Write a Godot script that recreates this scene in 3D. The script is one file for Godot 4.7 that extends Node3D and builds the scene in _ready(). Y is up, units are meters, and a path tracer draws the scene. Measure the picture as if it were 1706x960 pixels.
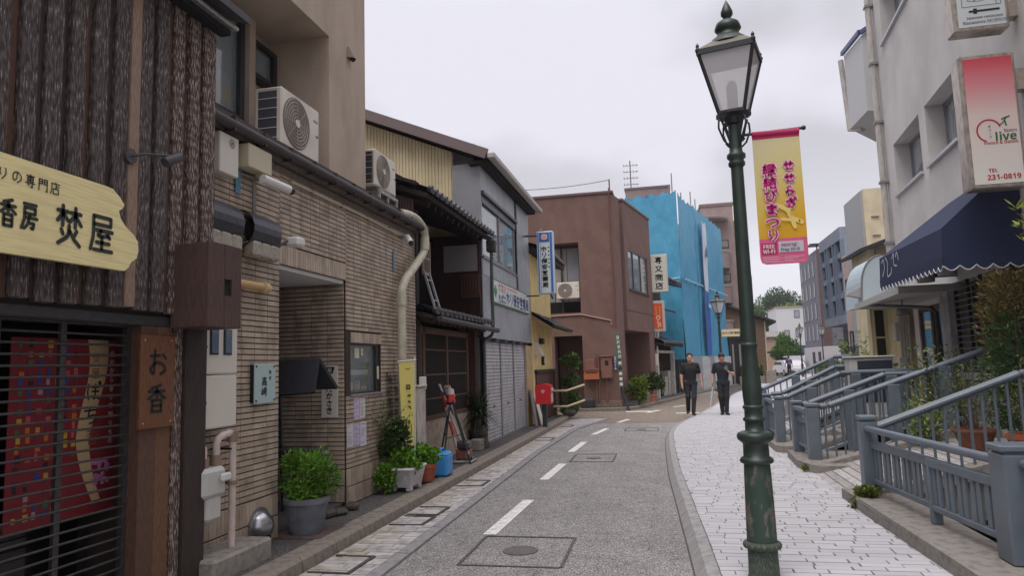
extends Node3D
# A narrow shopping street under an overcast sky. y up, metres; -z runs up the street.

class Sh:
	# collects flat and smooth faces; committed as one ArrayMesh
	var v := PackedVector3Array()
	var n := PackedVector3Array()
	var t := PackedVector2Array()
	var c := PackedColorArray()
	var ix := PackedInt32Array()
	var col := Color.WHITE
	var xf := Transform3D.IDENTITY
	func vert(p: Vector3, nn: Vector3, uv: Vector2) -> int:
		v.push_back(xf * p); n.push_back((xf.basis * nn).normalized()); t.push_back(uv); c.push_back(col)
		return v.size() - 1
	func tri(a: Vector3, b: Vector3, d: Vector3) -> Sh:
		var nn := (b - a).cross(d - a).normalized()
		var i := vert(a, nn, Vector2(0, 1)); vert(b, nn, Vector2(1, 1)); vert(d, nn, Vector2(0, 0))
		ix.append_array([i, i + 2, i + 1])
		return self
	func quad(a: Vector3, b: Vector3, d: Vector3, e: Vector3) -> Sh:   # counter-clockwise seen from the front, from lower left
		var nn := (b - a).cross(e - a)
		if nn.length_squared() < 1e-16: nn = (d - b).cross(e - b)
		nn = nn.normalized()
		var i := vert(a, nn, Vector2(0, 1)); vert(b, nn, Vector2(1, 1)); vert(d, nn, Vector2(1, 0)); vert(e, nn, Vector2(0, 0))
		ix.append_array([i, i + 2, i + 1, i, i + 3, i + 2])
		return self
	func hexa(p: Array) -> Sh:   # bottom 4 counter-clockwise seen from above, then top 4
		quad(p[4], p[5], p[6], p[7]); quad(p[3], p[2], p[1], p[0])
		for k in 4:
			var m := (k + 1) % 4
			quad(p[k], p[m], p[4 + m], p[4 + k])
		return self
	func box(a: Vector3, b: Vector3) -> Sh:
		var l := Vector3(minf(a.x, b.x), minf(a.y, b.y), minf(a.z, b.z))
		var h := Vector3(maxf(a.x, b.x), maxf(a.y, b.y), maxf(a.z, b.z))
		return hexa([Vector3(l.x, l.y, h.z), Vector3(h.x, l.y, h.z), Vector3(h.x, l.y, l.z), Vector3(l.x, l.y, l.z), Vector3(l.x, h.y, h.z), Vector3(h.x, h.y, h.z), Vector3(h.x, h.y, l.z), Vector3(l.x, h.y, l.z)])
	func bev(a: Vector3, b: Vector3, r: float) -> Sh:   # box with chamfered edges
		var m := (a + b) / 2.0
		var h := ((b - a) / 2.0).abs()
		r = minf(r, minf(h.x, minf(h.y, h.z)) * 0.9)
		var i := h - Vector3.ONE * r
		for ax in 3:
			var u := (ax + 1) % 3
			var w := (ax + 2) % 3
			for s in [-1.0, 1.0]:
				var q := []
				for k in [[-1, -1], [1, -1], [1, 1], [-1, 1]]:
					var p := Vector3.ZERO
					p[ax] = h[ax] * s; p[u] = i[u] * k[0]; p[w] = i[w] * k[1]
					q.append(m + p)
				if s > 0: quad(q[0], q[1], q[2], q[3])
				else: quad(q[3], q[2], q[1], q[0])
			for su in [-1.0, 1.0]:
				for sw in [-1.0, 1.0]:   # edge along ax
					var p0 := Vector3.ZERO
					var p1 := Vector3.ZERO
					p0[u] = h[u] * su; p0[w] = i[w] * sw; p1[u] = i[u] * su; p1[w] = h[w] * sw
					var d := Vector3.ZERO
					d[ax] = i[ax]
					edge(m, p0, p1, d)
		for sx in [-1.0, 1.0]:
			for sy in [-1.0, 1.0]:
				for sz in [-1.0, 1.0]:
					var a0 := m + Vector3(h.x * sx, i.y * sy, i.z * sz)
					var a1 := m + Vector3(i.x * sx, h.y * sy, i.z * sz)
					var a2 := m + Vector3(i.x * sx, i.y * sy, h.z * sz)
					if sx * sy * sz > 0: tri(a0, a1, a2)
					else: tri(a0, a2, a1)
		return self
	func edge(m: Vector3, p0: Vector3, p1: Vector3, d: Vector3) -> Sh:
		var o := p0 + p1
		if (p1 - p0).cross(d).dot(o) > 0: return quad(m + p0 - d, m + p1 - d, m + p1 + d, m + p0 + d)
		return quad(m + p1 - d, m + p0 - d, m + p0 + d, m + p1 + d)
	func bar(a: Vector3, b: Vector3, w: float, h: float, up := Vector3.UP, r := 0.0) -> Sh:   # squared bar from a to b
		var d := b - a
		var l := d.length()
		d /= l
		var s := up.cross(d)
		if s.length() < 0.01: s = Vector3.RIGHT.cross(d) if absf(d.x) < 0.9 else Vector3.BACK.cross(d)
		s = s.normalized()
		var keep := xf
		xf = xf * Transform3D(Basis(s, d.cross(s), d), a)
		if r > 0: bev(Vector3(-w / 2, -h / 2, 0), Vector3(w / 2, h / 2, l), r)
		else: box(Vector3(-w / 2, -h / 2, 0), Vector3(w / 2, h / 2, l))
		xf = keep
		return self
	func tube(p: Array, r, k := 10, caps := true) -> Sh:   # r: one radius, or one per point
		var rings := []
		var s := Vector3.ZERO
		for i in p.size():
			var d: Vector3 = ((p[mini(i + 1, p.size() - 1)] - p[maxi(i - 1, 0)]) as Vector3).normalized()
			if i == 0: s = (Vector3.UP if absf(d.y) < 0.9 else Vector3.RIGHT).cross(d).normalized()
			s = (s - d * s.dot(d)).normalized()
			var w := d.cross(s)
			var rr: float = r[i] if r is Array else r
			var ring := []
			for j in k + 1:
				var a := TAU * j / k
				var o := s * cos(a) + w * sin(a)
				ring.append(vert(p[i] + o * rr, o, Vector2(float(j) / k, i)))
			rings.append(ring)
			if caps and (i == 0 or i == p.size() - 1) and rr > 0.002:
				var f := -d if i == 0 else d
				var m := vert(p[i], f, Vector2.ZERO)
				for j in k:
					var a0 := vert(v_at(ring[j]), f, Vector2.ZERO)
					var a1 := vert(v_at(ring[j + 1]), f, Vector2.ZERO)
					if i == 0: ix.append_array([m, a0, a1])
					else: ix.append_array([m, a1, a0])
		for i in p.size() - 1:
			for j in k:
				var a: int = rings[i][j]
				var b: int = rings[i][j + 1]
				var e: int = rings[i + 1][j]
				var f2: int = rings[i + 1][j + 1]
				ix.append_array([a, f2, b, a, e, f2])
		return self
	func v_at(i: int) -> Vector3:
		return xf.affine_inverse() * v[i]
	func lathe(prof: Array, k := 20, at := Vector3.ZERO, sharp := true) -> Sh:   # profile of Vector2(radius, y), upward
		for i in prof.size() - 1:
			var a: Vector2 = prof[i]
			var b: Vector2 = prof[i + 1]
			var d := (b - a).normalized()
			var na := Vector2(d.y, -d.x)
			var nb := na
			if not sharp:
				if i > 0:
					var d0: Vector2 = ((a - prof[i - 1]) as Vector2).normalized()
					na = (na + Vector2(d0.y, -d0.x)).normalized()
				if i < prof.size() - 2:
					var d1: Vector2 = ((prof[i + 2] - b) as Vector2).normalized()
					nb = (nb + Vector2(d1.y, -d1.x)).normalized()
			var base := v.size()
			for j in k + 1:
				var w := TAU * j / k
				var o := Vector3(cos(w), 0, sin(w))
				vert(at + o * a.x + Vector3.UP * a.y, o * na.x + Vector3.UP * na.y, Vector2(float(j) / k, a.y))
				vert(at + o * b.x + Vector3.UP * b.y, o * nb.x + Vector3.UP * nb.y, Vector2(float(j) / k, b.y))
			for j in k:
				var q := base + j * 2
				ix.append_array([q, q + 2, q + 3, q, q + 3, q + 1])
		return self
	func plate(pts: PackedVector2Array, z0: float, z1: float) -> Sh:   # polygon in xy with thickness along z
		var poly := pts.duplicate()
		if Geometry2D.is_polygon_clockwise(poly): poly.reverse()
		var tr := Geometry2D.triangulate_polygon(poly)
		var lo := Vector2(1e9, 1e9)
		var hi := -lo
		for p in poly: lo = lo.min(p); hi = hi.max(p)
		var sz := (hi - lo).max(Vector2(1e-6, 1e-6))
		for side in 2:
			var z := z1 if side == 0 else z0
			var nn := Vector3(0, 0, 1 if side == 0 else -1)
			var base := v.size()
			for p in poly: vert(Vector3(p.x, p.y, z), nn, Vector2((p.x - lo.x) / sz.x, 1.0 - (p.y - lo.y) / sz.y))
			for i in range(0, tr.size(), 3):
				var a := poly[tr[i]]
				var b := poly[tr[i + 1]]
				var d := poly[tr[i + 2]]
				var ccw := (b - a).cross(d - a) > 0
				if ccw == (side == 0): ix.append_array([base + tr[i], base + tr[i + 2], base + tr[i + 1]])
				else: ix.append_array([base + tr[i], base + tr[i + 1], base + tr[i + 2]])
		if absf(z1 - z0) > 1e-5:
			for i in poly.size():
				var a := poly[i]
				var b := poly[(i + 1) % poly.size()]
				quad(Vector3(a.x, a.y, z0), Vector3(b.x, b.y, z0), Vector3(b.x, b.y, z1), Vector3(a.x, a.y, z1))
		return self
	func slab(pts: PackedVector2Array, y0: float, y1: float) -> Sh:   # polygon in (x, z) with thickness along y
		var keep := xf
		xf = xf * Transform3D(Basis(Vector3.RIGHT, Vector3.BACK, Vector3.DOWN), Vector3.ZERO)
		var q := PackedVector2Array()
		for p in pts: q.append(Vector2(p.x, p.y))
		plate(q, -y1, -y0)
		xf = keep
		return self
	func ball(m: Vector3, r: Vector3, k := 12, h := 8) -> Sh:
		var rings := []
		for i in h + 1:
			var th := PI * i / h
			var ring := []
			for j in k + 1:
				var a := TAU * j / k
				var o := Vector3(sin(th) * cos(a), cos(th), sin(th) * sin(a))
				ring.append(vert(m + o * r, o / r, Vector2(float(j) / k, float(i) / h)))
			rings.append(ring)
		for i in h:
			for j in k:
				ix.append_array([rings[i][j], rings[i + 1][j + 1], rings[i][j + 1], rings[i][j], rings[i + 1][j], rings[i + 1][j + 1]])
		return self
	func mesh() -> ArrayMesh:
		var m := ArrayMesh.new()
		var a := []
		a.resize(Mesh.ARRAY_MAX)
		a[Mesh.ARRAY_VERTEX] = v; a[Mesh.ARRAY_NORMAL] = n; a[Mesh.ARRAY_TEX_UV] = t; a[Mesh.ARRAY_COLOR] = c; a[Mesh.ARRAY_INDEX] = ix
		m.add_surface_from_arrays(Mesh.PRIMITIVE_TRIANGLES, a)
		return m

func V(x: float, y: float, z: float) -> Vector3: return Vector3(x, y, z)
var taken := {}
func numbered(called: String, parent: Node) -> String:
	var key := "%d/%s" % [parent.get_instance_id(), called]
	taken[key] = taken.get(key, -1) + 1
	return called if taken[key] == 0 else "%s_%03d" % [called, taken[key]]
func tag(o: Node, label: String, category := "", group := "", kind := "") -> Node:
	if label: o.set_meta("label", label)
	if category: o.set_meta("category", category)
	if group: o.set_meta("group", group)
	if kind: o.set_meta("kind", kind)
	return o
func obj(called: String, s, m: Material, parent: Node = self) -> MeshInstance3D:
	var o := MeshInstance3D.new()
	o.name = numbered(called, parent)
	o.mesh = s.mesh() if s is Sh else s
	o.material_override = m
	parent.add_child(o, true)
	return o
func put(called: String, s, m: Material, parent: Node, at: Transform3D) -> MeshInstance3D:
	var o := obj(called, s, m, parent)
	o.transform = at
	return o
func thing(called: String, label: String, category: String, at := Vector3.ZERO, turn := 0.0, group := "") -> Node3D:
	var o := Node3D.new()
	o.name = numbered(called, self)
	add_child(o, true)
	o.position = at
	o.rotation.y = turn
	tag(o, label, category, group)
	return o
func dup(src: Node3D, at: Vector3, turn: float, label: String, group := "") -> Node3D:
	var base := String(src.name)
	if base.length() > 4 and base[base.length() - 4] == "_" and base.right(3).is_valid_int(): base = base.left(-4)
	var r: Node3D = src.duplicate()
	r.name = numbered(base, self)
	add_child(r, true)
	r.position = at
	r.rotation.y = turn
	tag(r, label, "", group)
	return r
func struct(called: String, s, m: Material) -> MeshInstance3D:
	var o := obj(called, s, m)
	o.set_meta("kind", "structure")
	return o
func T(at: Vector3, turn := 0.0, sc := Vector3.ONE) -> Transform3D:
	return Transform3D(Basis(Vector3.UP, turn).scaled_local(sc), at)

# ---------------------------------------------------------------- materials
var tx := {}
var mt := {}
func noise_tex(key: String, freq: float, kind: int, oct: int, stops: Array, seed_ := 1, px := 512, normal := false) -> Texture2D:
	if tx.has(key): return tx[key]
	var f := FastNoiseLite.new()
	f.noise_type = kind
	f.frequency = freq
	f.seed = seed_
	f.fractal_octaves = oct
	f.fractal_type = FastNoiseLite.FRACTAL_FBM if oct > 1 else FastNoiseLite.FRACTAL_NONE
	if kind == FastNoiseLite.TYPE_CELLULAR: f.cellular_return_type = FastNoiseLite.RETURN_CELL_VALUE
	var nt := NoiseTexture2D.new()
	nt.width = px; nt.height = px; nt.seamless = true; nt.noise = f
	var g := Gradient.new()
	var off := PackedFloat32Array()
	var cl := PackedColorArray()
	for s in stops:
		off.append(s[0])
		cl.append(Color(s[1], s[1], s[1]) if not s[1] is Color else s[1])
	g.offsets = off; g.colors = cl
	nt.color_ramp = g
	tx[key] = nt
	return nt
func tex(kind: String) -> Texture2D:
	match kind:
		"fine": return noise_tex("fine", 0.06, FastNoiseLite.TYPE_SIMPLEX_SMOOTH, 4, [[0.2, 0.82], [0.8, 1.0]], 3)
		"blotch": return noise_tex("blotch", 0.008, FastNoiseLite.TYPE_SIMPLEX_SMOOTH, 4, [[0.2, 0.92], [0.5, 0.965], [0.8, 1.0]], 7)
		"dirt": return noise_tex("dirt", 0.009, FastNoiseLite.TYPE_SIMPLEX_SMOOTH, 4, [[0.2, 0.84], [0.45, 0.95], [0.7, 1.0]], 11)
		"speck": return noise_tex("speck", 0.22, FastNoiseLite.TYPE_CELLULAR, 1, [[0.0, 0.45], [0.4, 0.66], [0.7, 0.84], [0.86, 1.0]], 5)
		"gravel": return noise_tex("gravel", 0.2, FastNoiseLite.TYPE_SIMPLEX_SMOOTH, 2, [[0.2, 0.0], [0.8, 1.0]], 6)
		"grain": return noise_tex("grain", 0.03, FastNoiseLite.TYPE_SIMPLEX_SMOOTH, 5, [[0.2, 0.66], [0.42, 0.86], [0.6, 0.94], [0.8, 1.0]], 13)
		"weather": return noise_tex("weather", 0.02, FastNoiseLite.TYPE_SIMPLEX_SMOOTH, 5, [[0.2, Color(0.2, 0.17, 0.165)], [0.5, Color(0.325, 0.29, 0.28)], [0.7, Color(0.41, 0.385, 0.375)], [0.78, Color(0.46, 0.44, 0.43)], [0.84, Color(0.66, 0.64, 0.63)], [0.95, Color(0.72, 0.7, 0.68)]], 17)
		"weather2": return noise_tex("weather2", 0.02, FastNoiseLite.TYPE_SIMPLEX_SMOOTH, 5, [[0.2, Color(0.22, 0.17, 0.15)], [0.48, Color(0.34, 0.28, 0.26)], [0.6, Color(0.42, 0.37, 0.35)], [0.68, Color(0.6, 0.57, 0.55)], [0.85, Color(0.7, 0.67, 0.65)]], 23)
		"peel": return noise_tex("peel", 0.02, FastNoiseLite.TYPE_SIMPLEX_SMOOTH, 6, [[0.0, Color(0.2, 0.27, 0.24)], [0.5, Color(0.23, 0.305, 0.27)], [0.64, Color(0.24, 0.31, 0.28)], [0.67, Color(0.42, 0.38, 0.36)], [0.74, Color(0.52, 0.5, 0.5)], [0.8, Color(0.4, 0.33, 0.29)]], 29)
	return null
# colour (sRGB), roughness, texture kind and its size in metres (x, y, z), relief in cm
func mat(key: String, col: Color, rough := 0.8, kind := "", size := Vector3.ONE, relief := 0.0, rkind := "gravel", rsize := 0.4, metal := 0.0) -> StandardMaterial3D:
	if mt.has(key): return mt[key]
	var m := StandardMaterial3D.new()
	m.resource_name = key
	m.albedo_color = col
	m.roughness = rough
	m.metallic = metal
	m.uv1_triplanar = true
	m.uv1_world_triplanar = true
	if kind:
		m.albedo_texture = tex(kind)
		m.uv1_scale = Vector3(1.0 / size.x, 1.0 / size.y, 1.0 / size.z)
	if relief != 0.0:
		m.heightmap_enabled = true
		m.heightmap_texture = tex(rkind)
		m.heightmap_scale = relief
		if not kind: m.uv1_scale = Vector3.ONE / rsize
	mt[key] = m
	return m
func glass(key: String, col: Color, alpha: float) -> StandardMaterial3D:
	if mt.has(key): return mt[key]
	var m := StandardMaterial3D.new()
	m.resource_name = key
	m.albedo_color = Color(col.r, col.g, col.b, alpha)
	m.transparency = BaseMaterial3D.TRANSPARENCY_ALPHA
	m.roughness = 0.04
	mt[key] = m
	return m
func S(r: int, g: int, b: int) -> Color: return Color(r / 255.0, g / 255.0, b / 255.0)
func leafmat(key: String, col: Color) -> StandardMaterial3D:
	if mt.has(key): return mt[key]
	var m := StandardMaterial3D.new()
	m.resource_name = key
	m.albedo_color = col
	m.roughness = 0.55
	m.vertex_color_use_as_albedo = true
	m.backlight_enabled = true
	m.backlight = Color(0.3, 0.34, 0.2)
	mt[key] = m
	return m

# ---------------------------------------------------------------- lettering: each sign of a script as strokes on a grid of 100
var G := {
"り": "~2515 2245 3262|~6812 7345 6070 4092", "の": "~5020 4560 2575 1555 2025 5012 8030 8560 5588", "せ": "0842 9236|6812 6650 5858|~3015 3070 4085 8082",
"ら": "~4008 5818|~3028 2860 2462 5550 7865 6085 3590", "ぎ": "1528 7020|1245 7538|~4208 6050 7062|~3065 2582 6088|7805 8515|8800 9510",
"び": "~1025 3522 2050 2580 5085 6855 6520 8045|7808 8518|9003 9612", "ま": "1525 8525|1845 8245|~5008 5268 4585 2582 3068 6075 8090", "つ": "~0840 5025 8535 8562 4582",
"お": "1028 5525|~3208 3070 2585 1272 3550 7055 8275 6088|~7022 8535", "香": "~7008 2518|1228 8828|5015 5052|4830 1252|5230 9052|2858 7258 7295 2895 2858|2876 7276",
"ぽ": "~1812 1250 1888|4028 8228|4048 8248|~6012 6070 5585 4272 6072 8888|~8808 8203 8800 9406 8812 8208", "ち": "1228 8825|~4808 3555 3858 7050 8575 4592",
"金": "5005 0842|5005 9242|2842 7242|2058 8058|5042 5092|3068 3582|7068 6582|0893 9293", "沢": "1012 2220|0635 1842|0890 2260|3815 8515 8540 3840|3815 3855 2592|5842 9092",
"か": "~0832 5528 6050 5285 3878|4208 1588|~7020 8530 9050", "贈": "0810 3510 3565 0865 0810|0828 3528|0846 3546|1068 0290|3068 4088|5005 5815|8505 7815|4520 9220 9252 4552 4520|6820 6852|5060 8560 8592 5092 5060|5075 8575",
"も": "~5008 4060 5585 7885 8865|1830 7530|1550 7250", "専": "1512 8512|2522 7522 7552 2552 2522|2537 7537|5002 5052|0864 9264|6855 6895 5590|2872 3882",
"門": "1208 1292|1208 4208 4242 1242|1225 4225|5808 8808 8895 7892|5808 5842 8842|5825 8825", "店": "5002 5012|1014 9214|1514 1560 0592|5518 5552|5534 8534|3052 8052 8090 3090 3052",
"房": "1508 8508|2020 8020 8040 2040|2020 2060 0592|5042 5052|2554 9254|~4554 4075 2092|4572 7572 7090 6088",
"焚": "0818 4518|2605 2652|2622 0842|2622 4538|5518 9218|7205 7252|7222 5240|7222 9445|2262 2872|7860 7072|~5050 4575 1295|5060 7082 9095",
"屋": "1508 8508 8528 1528|1508 1560 0592|2542 9242|~5042 3556 7854|7048 8258|5056 5092|2873 8073|1892 9292", "井": "1030 9030|0862 9262|3508 3260 1892|6508 6592",
"高": "5002 5012|0814 9214|3022 7022 7038 3038 3022|1248 8848 8890 7888|1248 1292|3260 6860 6880 3280 3260", "崎": "2010 2075|0530 0575 3572 3530|4512 9512|7002 7012|7012 4530|7015 9230|4036 9836|5046 7246 7266 5066 5046|8836 8892 7588",
"味": "0820 3020 3065 0865 0820|4025 9025|3548 9548|6505 6595|6350 3885|6850 9585", "処": "3008 1245|2522 5022 3062 0890|2540 5575 9290|6515 8215 8255 9255|6515 6545 5562",
"旧": "1808 1892|4012 8812 8890 4090 4012|4050 8850", "た": "0828 5525|3508 1290|5545 8542|~5575 6088 9086", "さ": "1530 8525|~4808 6050 7062|~3062 2582 7088", "き": "1522 7815|1242 8235|~4205 6050 7062|~3065 2582 7088",
"が": "~0832 5028 5550 4885 3578|3808 1588|~6525 7835 8555|8005 8815|9002 9812", "ホ": "0828 9228|5005 5092 4088|2845 1272|7245 8872", "リ": "2510 2560|~7508 7555 4592",
"保": "3005 0545|1830 1895|4008 9008 9035 4035 4008|3050 9850|6535 6595|6352 3585|6752 9585", "安": "5002 5014|1030 1016 9016 9030|0848 9248|~4528 2860 7592|~7548 6072 1592",
"堂": "5002 5018|2505 3015|7505 6815|0832 0822 9222 9232|3032 7032 7048 3048 3032|2062 8062|5050 5092|0892 9292",
"薬": "0812 9212|3203 3220|6803 6820|3026 7026 7052 3052 3026|3039 7039|5020 5026|1028 2036|2046 1054|9028 8036|8046 9054|0865 9265|5054 5098|4866 1592|5266 8892",
"局": "1808 8508 8530 1830|1808 1860 0592|1845 8845 8590 7288|3258 6258 6280 3280 3258", "ク": "3805 1045|3522 8522 6560 2592", "ス": "1515 8015 5055 0892|5552 9290",
"ば": "~1812 1250 1888|4030 8530|~6510 6570 5585 4270 6572 9088|8205 8815|9202 9812", "こ": "2022 7522 6030|~2560 2580 8582", "又": "1515 8015|~8015 6055 1090|~2530 5070 9290",
"商": "5002 5012|0814 9214|3518 4028|6518 6028|1230 8830 8892 7890|1230 1293|~4232 4045 2852|5832 6045 7548|3258 6858 6880 3280 3258",
"縁": "2504 0825 2828|3018 0845 3842|2242 2292|1055 0575|3255 3870|5008 8508 8530|5018 8518|4530 9530|~6830 7560 6590 5585|6642 4552|7055 4872|7250 5585|7555 9285|9038 7855",
"結": "2504 0825 2828|3018 0845 3842|2242 2292|1055 0575|3255 3870|4520 9520|7003 7040|5040 9040|5055 8855 8890 5090 5055",
"通": "3010 8510 7022|5815 6820|3528 8528 8575|3528 3575|3543 8543|3558 8558|6028 6072|1010 2022|0538 1838 1572 0588|1575 3590 9590",
"街": "2505 0830|2828 0555|1845 1895|4015 6515|5203 5240|3842 6842|4062 6562|5245 5282|3890 6885|7518 9618|7045 9845|8545 8595 7590",
"オ": "1030 9030|6005 6092 4588|5832 1278", "ー": "5008 5092", "ブ": "1518 8018 6555 2590|8202 8810|9200 9808",
"林": "0822 4522|2605 2695|2625 0865|2825 4555|5222 9522|7205 7295|7025 4870|7425 9680", "坊": "0530 3530|2008 2075|0582 3872|6805 6815|4020 9820|~6020 5560 4092|6045 8845 8590 7088",
"二": "2030 8030|0875 9275", "丁": "1015 9015|5015 5092 3888", "目": "2008 8008 8092 2092 2008|2036 8036|2064 8064",
}
func pt(s: String) -> Vector2: return Vector2(int(s.left(2)) / 100.0 - 0.5, 0.5 - int(s.right(2)) / 100.0)
func stroke(sh: Sh, pts: Array, w: float, z: float) -> void:   # a pen line on the plane z, with round ends
	for i in pts.size():
		var p: Vector2 = pts[i]
		var k := 8
		for j in k:
			var a := TAU * j / k
			var b := TAU * (j + 1) / k
			sh.tri(V(p.x, p.y, z), V(p.x + cos(a) * w / 2, p.y + sin(a) * w / 2, z), V(p.x + cos(b) * w / 2, p.y + sin(b) * w / 2, z))
		if i + 1 < pts.size():
			var q: Vector2 = pts[i + 1]
			var d := (q - p).normalized().orthogonal() * w / 2
			var zz := z + 0.0002
			sh.quad(V(p.x + d.x, p.y + d.y, zz), V(q.x + d.x, q.y + d.y, zz), V(q.x - d.x, q.y - d.y, zz), V(p.x - d.x, p.y - d.y, zz))
func curve(pts: Array, smooth: bool) -> Array:
	if not smooth or pts.size() < 3: return pts
	var out := []
	for i in pts.size() - 1:
		var a: Vector2 = pts[maxi(i - 1, 0)]
		var b: Vector2 = pts[i]
		var c: Vector2 = pts[i + 1]
		var d: Vector2 = pts[mini(i + 2, pts.size() - 1)]
		for k in 5: out.append(b.cubic_interpolate(c, a, d, k / 5.0))
	out.append(pts[-1])
	return out
# writes text in the plane z = 0 facing +z; at: centre of the first letter; step: way to the next
func write(text: String, at: Vector2, size: Vector2, step: Vector2, pen: float, sh: Sh = null, z := 0.003) -> Sh:
	if sh == null: sh = Sh.new()
	var p := at
	for ch in text:
		if G.has(ch):
			for s in (G[ch] as String).split("|"):
				var pts := []
				for q in s.trim_prefix("~").split(" ", false): pts.append(p + pt(q) * size)
				stroke(sh, curve(pts, s.begins_with("~")), pen, z)
		p += step
	return sh
var fonts := {}
func latin(text: String, height: float, bold := true, serif := false) -> TextMesh:
	var key := "%s%s" % [bold, serif]
	if not fonts.has(key):
		var f := SystemFont.new()
		f.font_names = PackedStringArray(["Droid Serif" if serif else "Droid Sans"])
		f.font_weight = 700 if bold else 400
		fonts[key] = f
	var m := TextMesh.new()
	m.text = text
	m.font = fonts[key]
	m.font_size = 48
	m.pixel_size = height / 34.0
	m.depth = 0.002
	return m

# ---------------------------------------------------------------- foliage
func leaf(sh: Sh, p: Vector3, d: Vector3, l: float, w: float, r: RandomNumberGenerator) -> void:
	var s := d.cross(Vector3(r.randf_range(-1, 1), r.randf_range(-0.3, 1), r.randf_range(-1, 1))).normalized()
	var u := s.cross(d).normalized() * w * 0.25
	var m := p + d * l * 0.45
	sh.quad(p, m + s * w * 0.5 + u, p + d * l, m - s * w * 0.5 + u)
# leaves through an ellipsoid, denser towards its skin; lobes make the outline uneven
func bush(sh: Sh, m: Vector3, r: Vector3, count: int, l: float, w: float, seed_: int, up := 0.4, shades := Vector2(0.6, 1.3), lobes := 9) -> void:
	var g := RandomNumberGenerator.new()
	g.seed = seed_
	var lb := []
	for i in lobes:
		var o := Vector3(g.randf_range(-1, 1), g.randf_range(-1, 1), g.randf_range(-1, 1))
		if o.length() > 1: o = o.normalized()
		lb.append([o * 0.62, g.randf_range(0.3, 0.52), g.randf_range(shades.x, shades.y)])
	for i in count:
		var b: Array = lb[g.randi() % lobes]
		var o := Vector3(g.randfn(), g.randfn(), g.randfn()).normalized()
		var q: Vector3 = b[0] + o * b[1] * pow(g.randf(), 0.35)
		var p := m + q * r
		var k: float = b[2] * g.randf_range(0.75, 1.2)
		sh.col = Color(k * g.randf_range(0.85, 1.15), k, k * g.randf_range(0.7, 1.0))
		leaf(sh, p, (o + Vector3(g.randfn() * 0.5, up + g.randfn() * 0.4, g.randfn() * 0.5)).normalized(), l * g.randf_range(0.6, 1.25), w, g)
func sweep(a: Vector3, b: Vector3, sag: float, k := 8) -> Array:
	var out := []
	for i in k + 1:
		var t := float(i) / k
		out.append(a.lerp(b, t) + Vector3.DOWN * sag * 4.0 * t * (1.0 - t))
	return out
const O3 := Vector3.ZERO
func N() -> Sh: return Sh.new()
func P2(x: float, y: float) -> Vector2: return Vector2(x, y)
var RK := [[4.0,0.5],[0.0,0.42],[-3.0,0.34],[-5.34,0.27],[-7.29,0.19],[-10.5,0.06],[-14.4,-0.01],[-16.2,0.01],[-18.2,0.2],[-20.1,0.55],[-22.5,0.98],[-25.0,1.42],[-30.0,2.25],[-40.0,4.3],[-60.0,9.0],[-100.0,20.0]]
func kerb_x(z: float) -> float:
	for i in RK.size() - 1:
		if z <= RK[i][0] and z >= RK[i + 1][0]:
			var t: float = (z - RK[i][0]) / (RK[i + 1][0] - RK[i][0])
			var a: Array = RK[maxi(i - 1,0)]
			var d: Array = RK[mini(i + 2,RK.size() - 1)]
			return cubic_interpolate(RK[i][1],RK[i + 1][1],a[1],d[1],t) if i > 0 else lerpf(RK[i][1],RK[i + 1][1],t)
	return RK[-1][1]
func strip_x(z: float) -> float:
	if z > -13.0: return -2.27 - 0.019 * (-5.4 - z)
	if z > -17.6: return lerpf(-2.42,-2.34,(-13.0 - z) / 4.6)
	return -2.34 + 0.13 * (-17.6 - z) + 0.011 * pow(-17.6 - z,2.0)
func wall_x(z: float) -> float: return 1.88 if z > -14.0 else 1.88 + maxf(0,kerb_x(z) + 1.95 - 1.88)
func build_sky() -> void:
	var w := 768
	var h := 384
	var im := Image.create(w,h,false,Image.FORMAT_RGBF)
	var f := FastNoiseLite.new()
	f.seed = 41; f.frequency = 1.1; f.fractal_octaves = 5; f.noise_type = FastNoiseLite.TYPE_SIMPLEX_SMOOTH
	for y in h:
		var el := PI / 2 - PI * (y + 0.5) / h
		for x in w:
			var az := TAU * x / w
			var d := Vector3(cos(el) * cos(az),sin(el),cos(el) * sin(az))
			var c := Vector3(0.535,0.53,0.585)
			if el > 0.0:
				var q := d / (d.y + 0.35)
				var k := f.get_noise_3d(q.x * 1.3,q.y * 0.4,q.z * 1.3)
				k = smoothstep(-0.2,0.35,k)
				c = c * lerpf(1.1,0.8,k * smoothstep(0.0,0.35,d.y)) + Vector3(0.05,0.06,0.04) * (1.0 - smoothstep(0.0,0.3,d.y))
				c *= 1.0 + 1.0 * smoothstep(0.45, 1.0, d.y)
			else: c = Vector3(0.2,0.19,0.18)
			im.set_pixel(x,y,Color(c.x,c.y,c.z))
	var sm := PanoramaSkyMaterial.new()
	sm.panorama = ImageTexture.create_from_image(im)
	sm.energy_multiplier = 1.0
	var e := Environment.new()
	e.background_mode = Environment.BG_SKY
	e.sky = Sky.new()
	e.sky.sky_material = sm
	e.tonemap_mode = Environment.TONE_MAPPER_LINEAR
	e.tonemap_exposure = 1.42
	e.sdfgi_enabled = true; e.ssao_enabled = true; e.ssil_enabled = true
	e.fog_enabled = true
	e.fog_density = 0.0006
	e.fog_light_color = Color(0.84,0.84,0.89)
	var we := WorldEnvironment.new()
	we.name = "surroundings"
	we.environment = e
	add_child(we)
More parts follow.
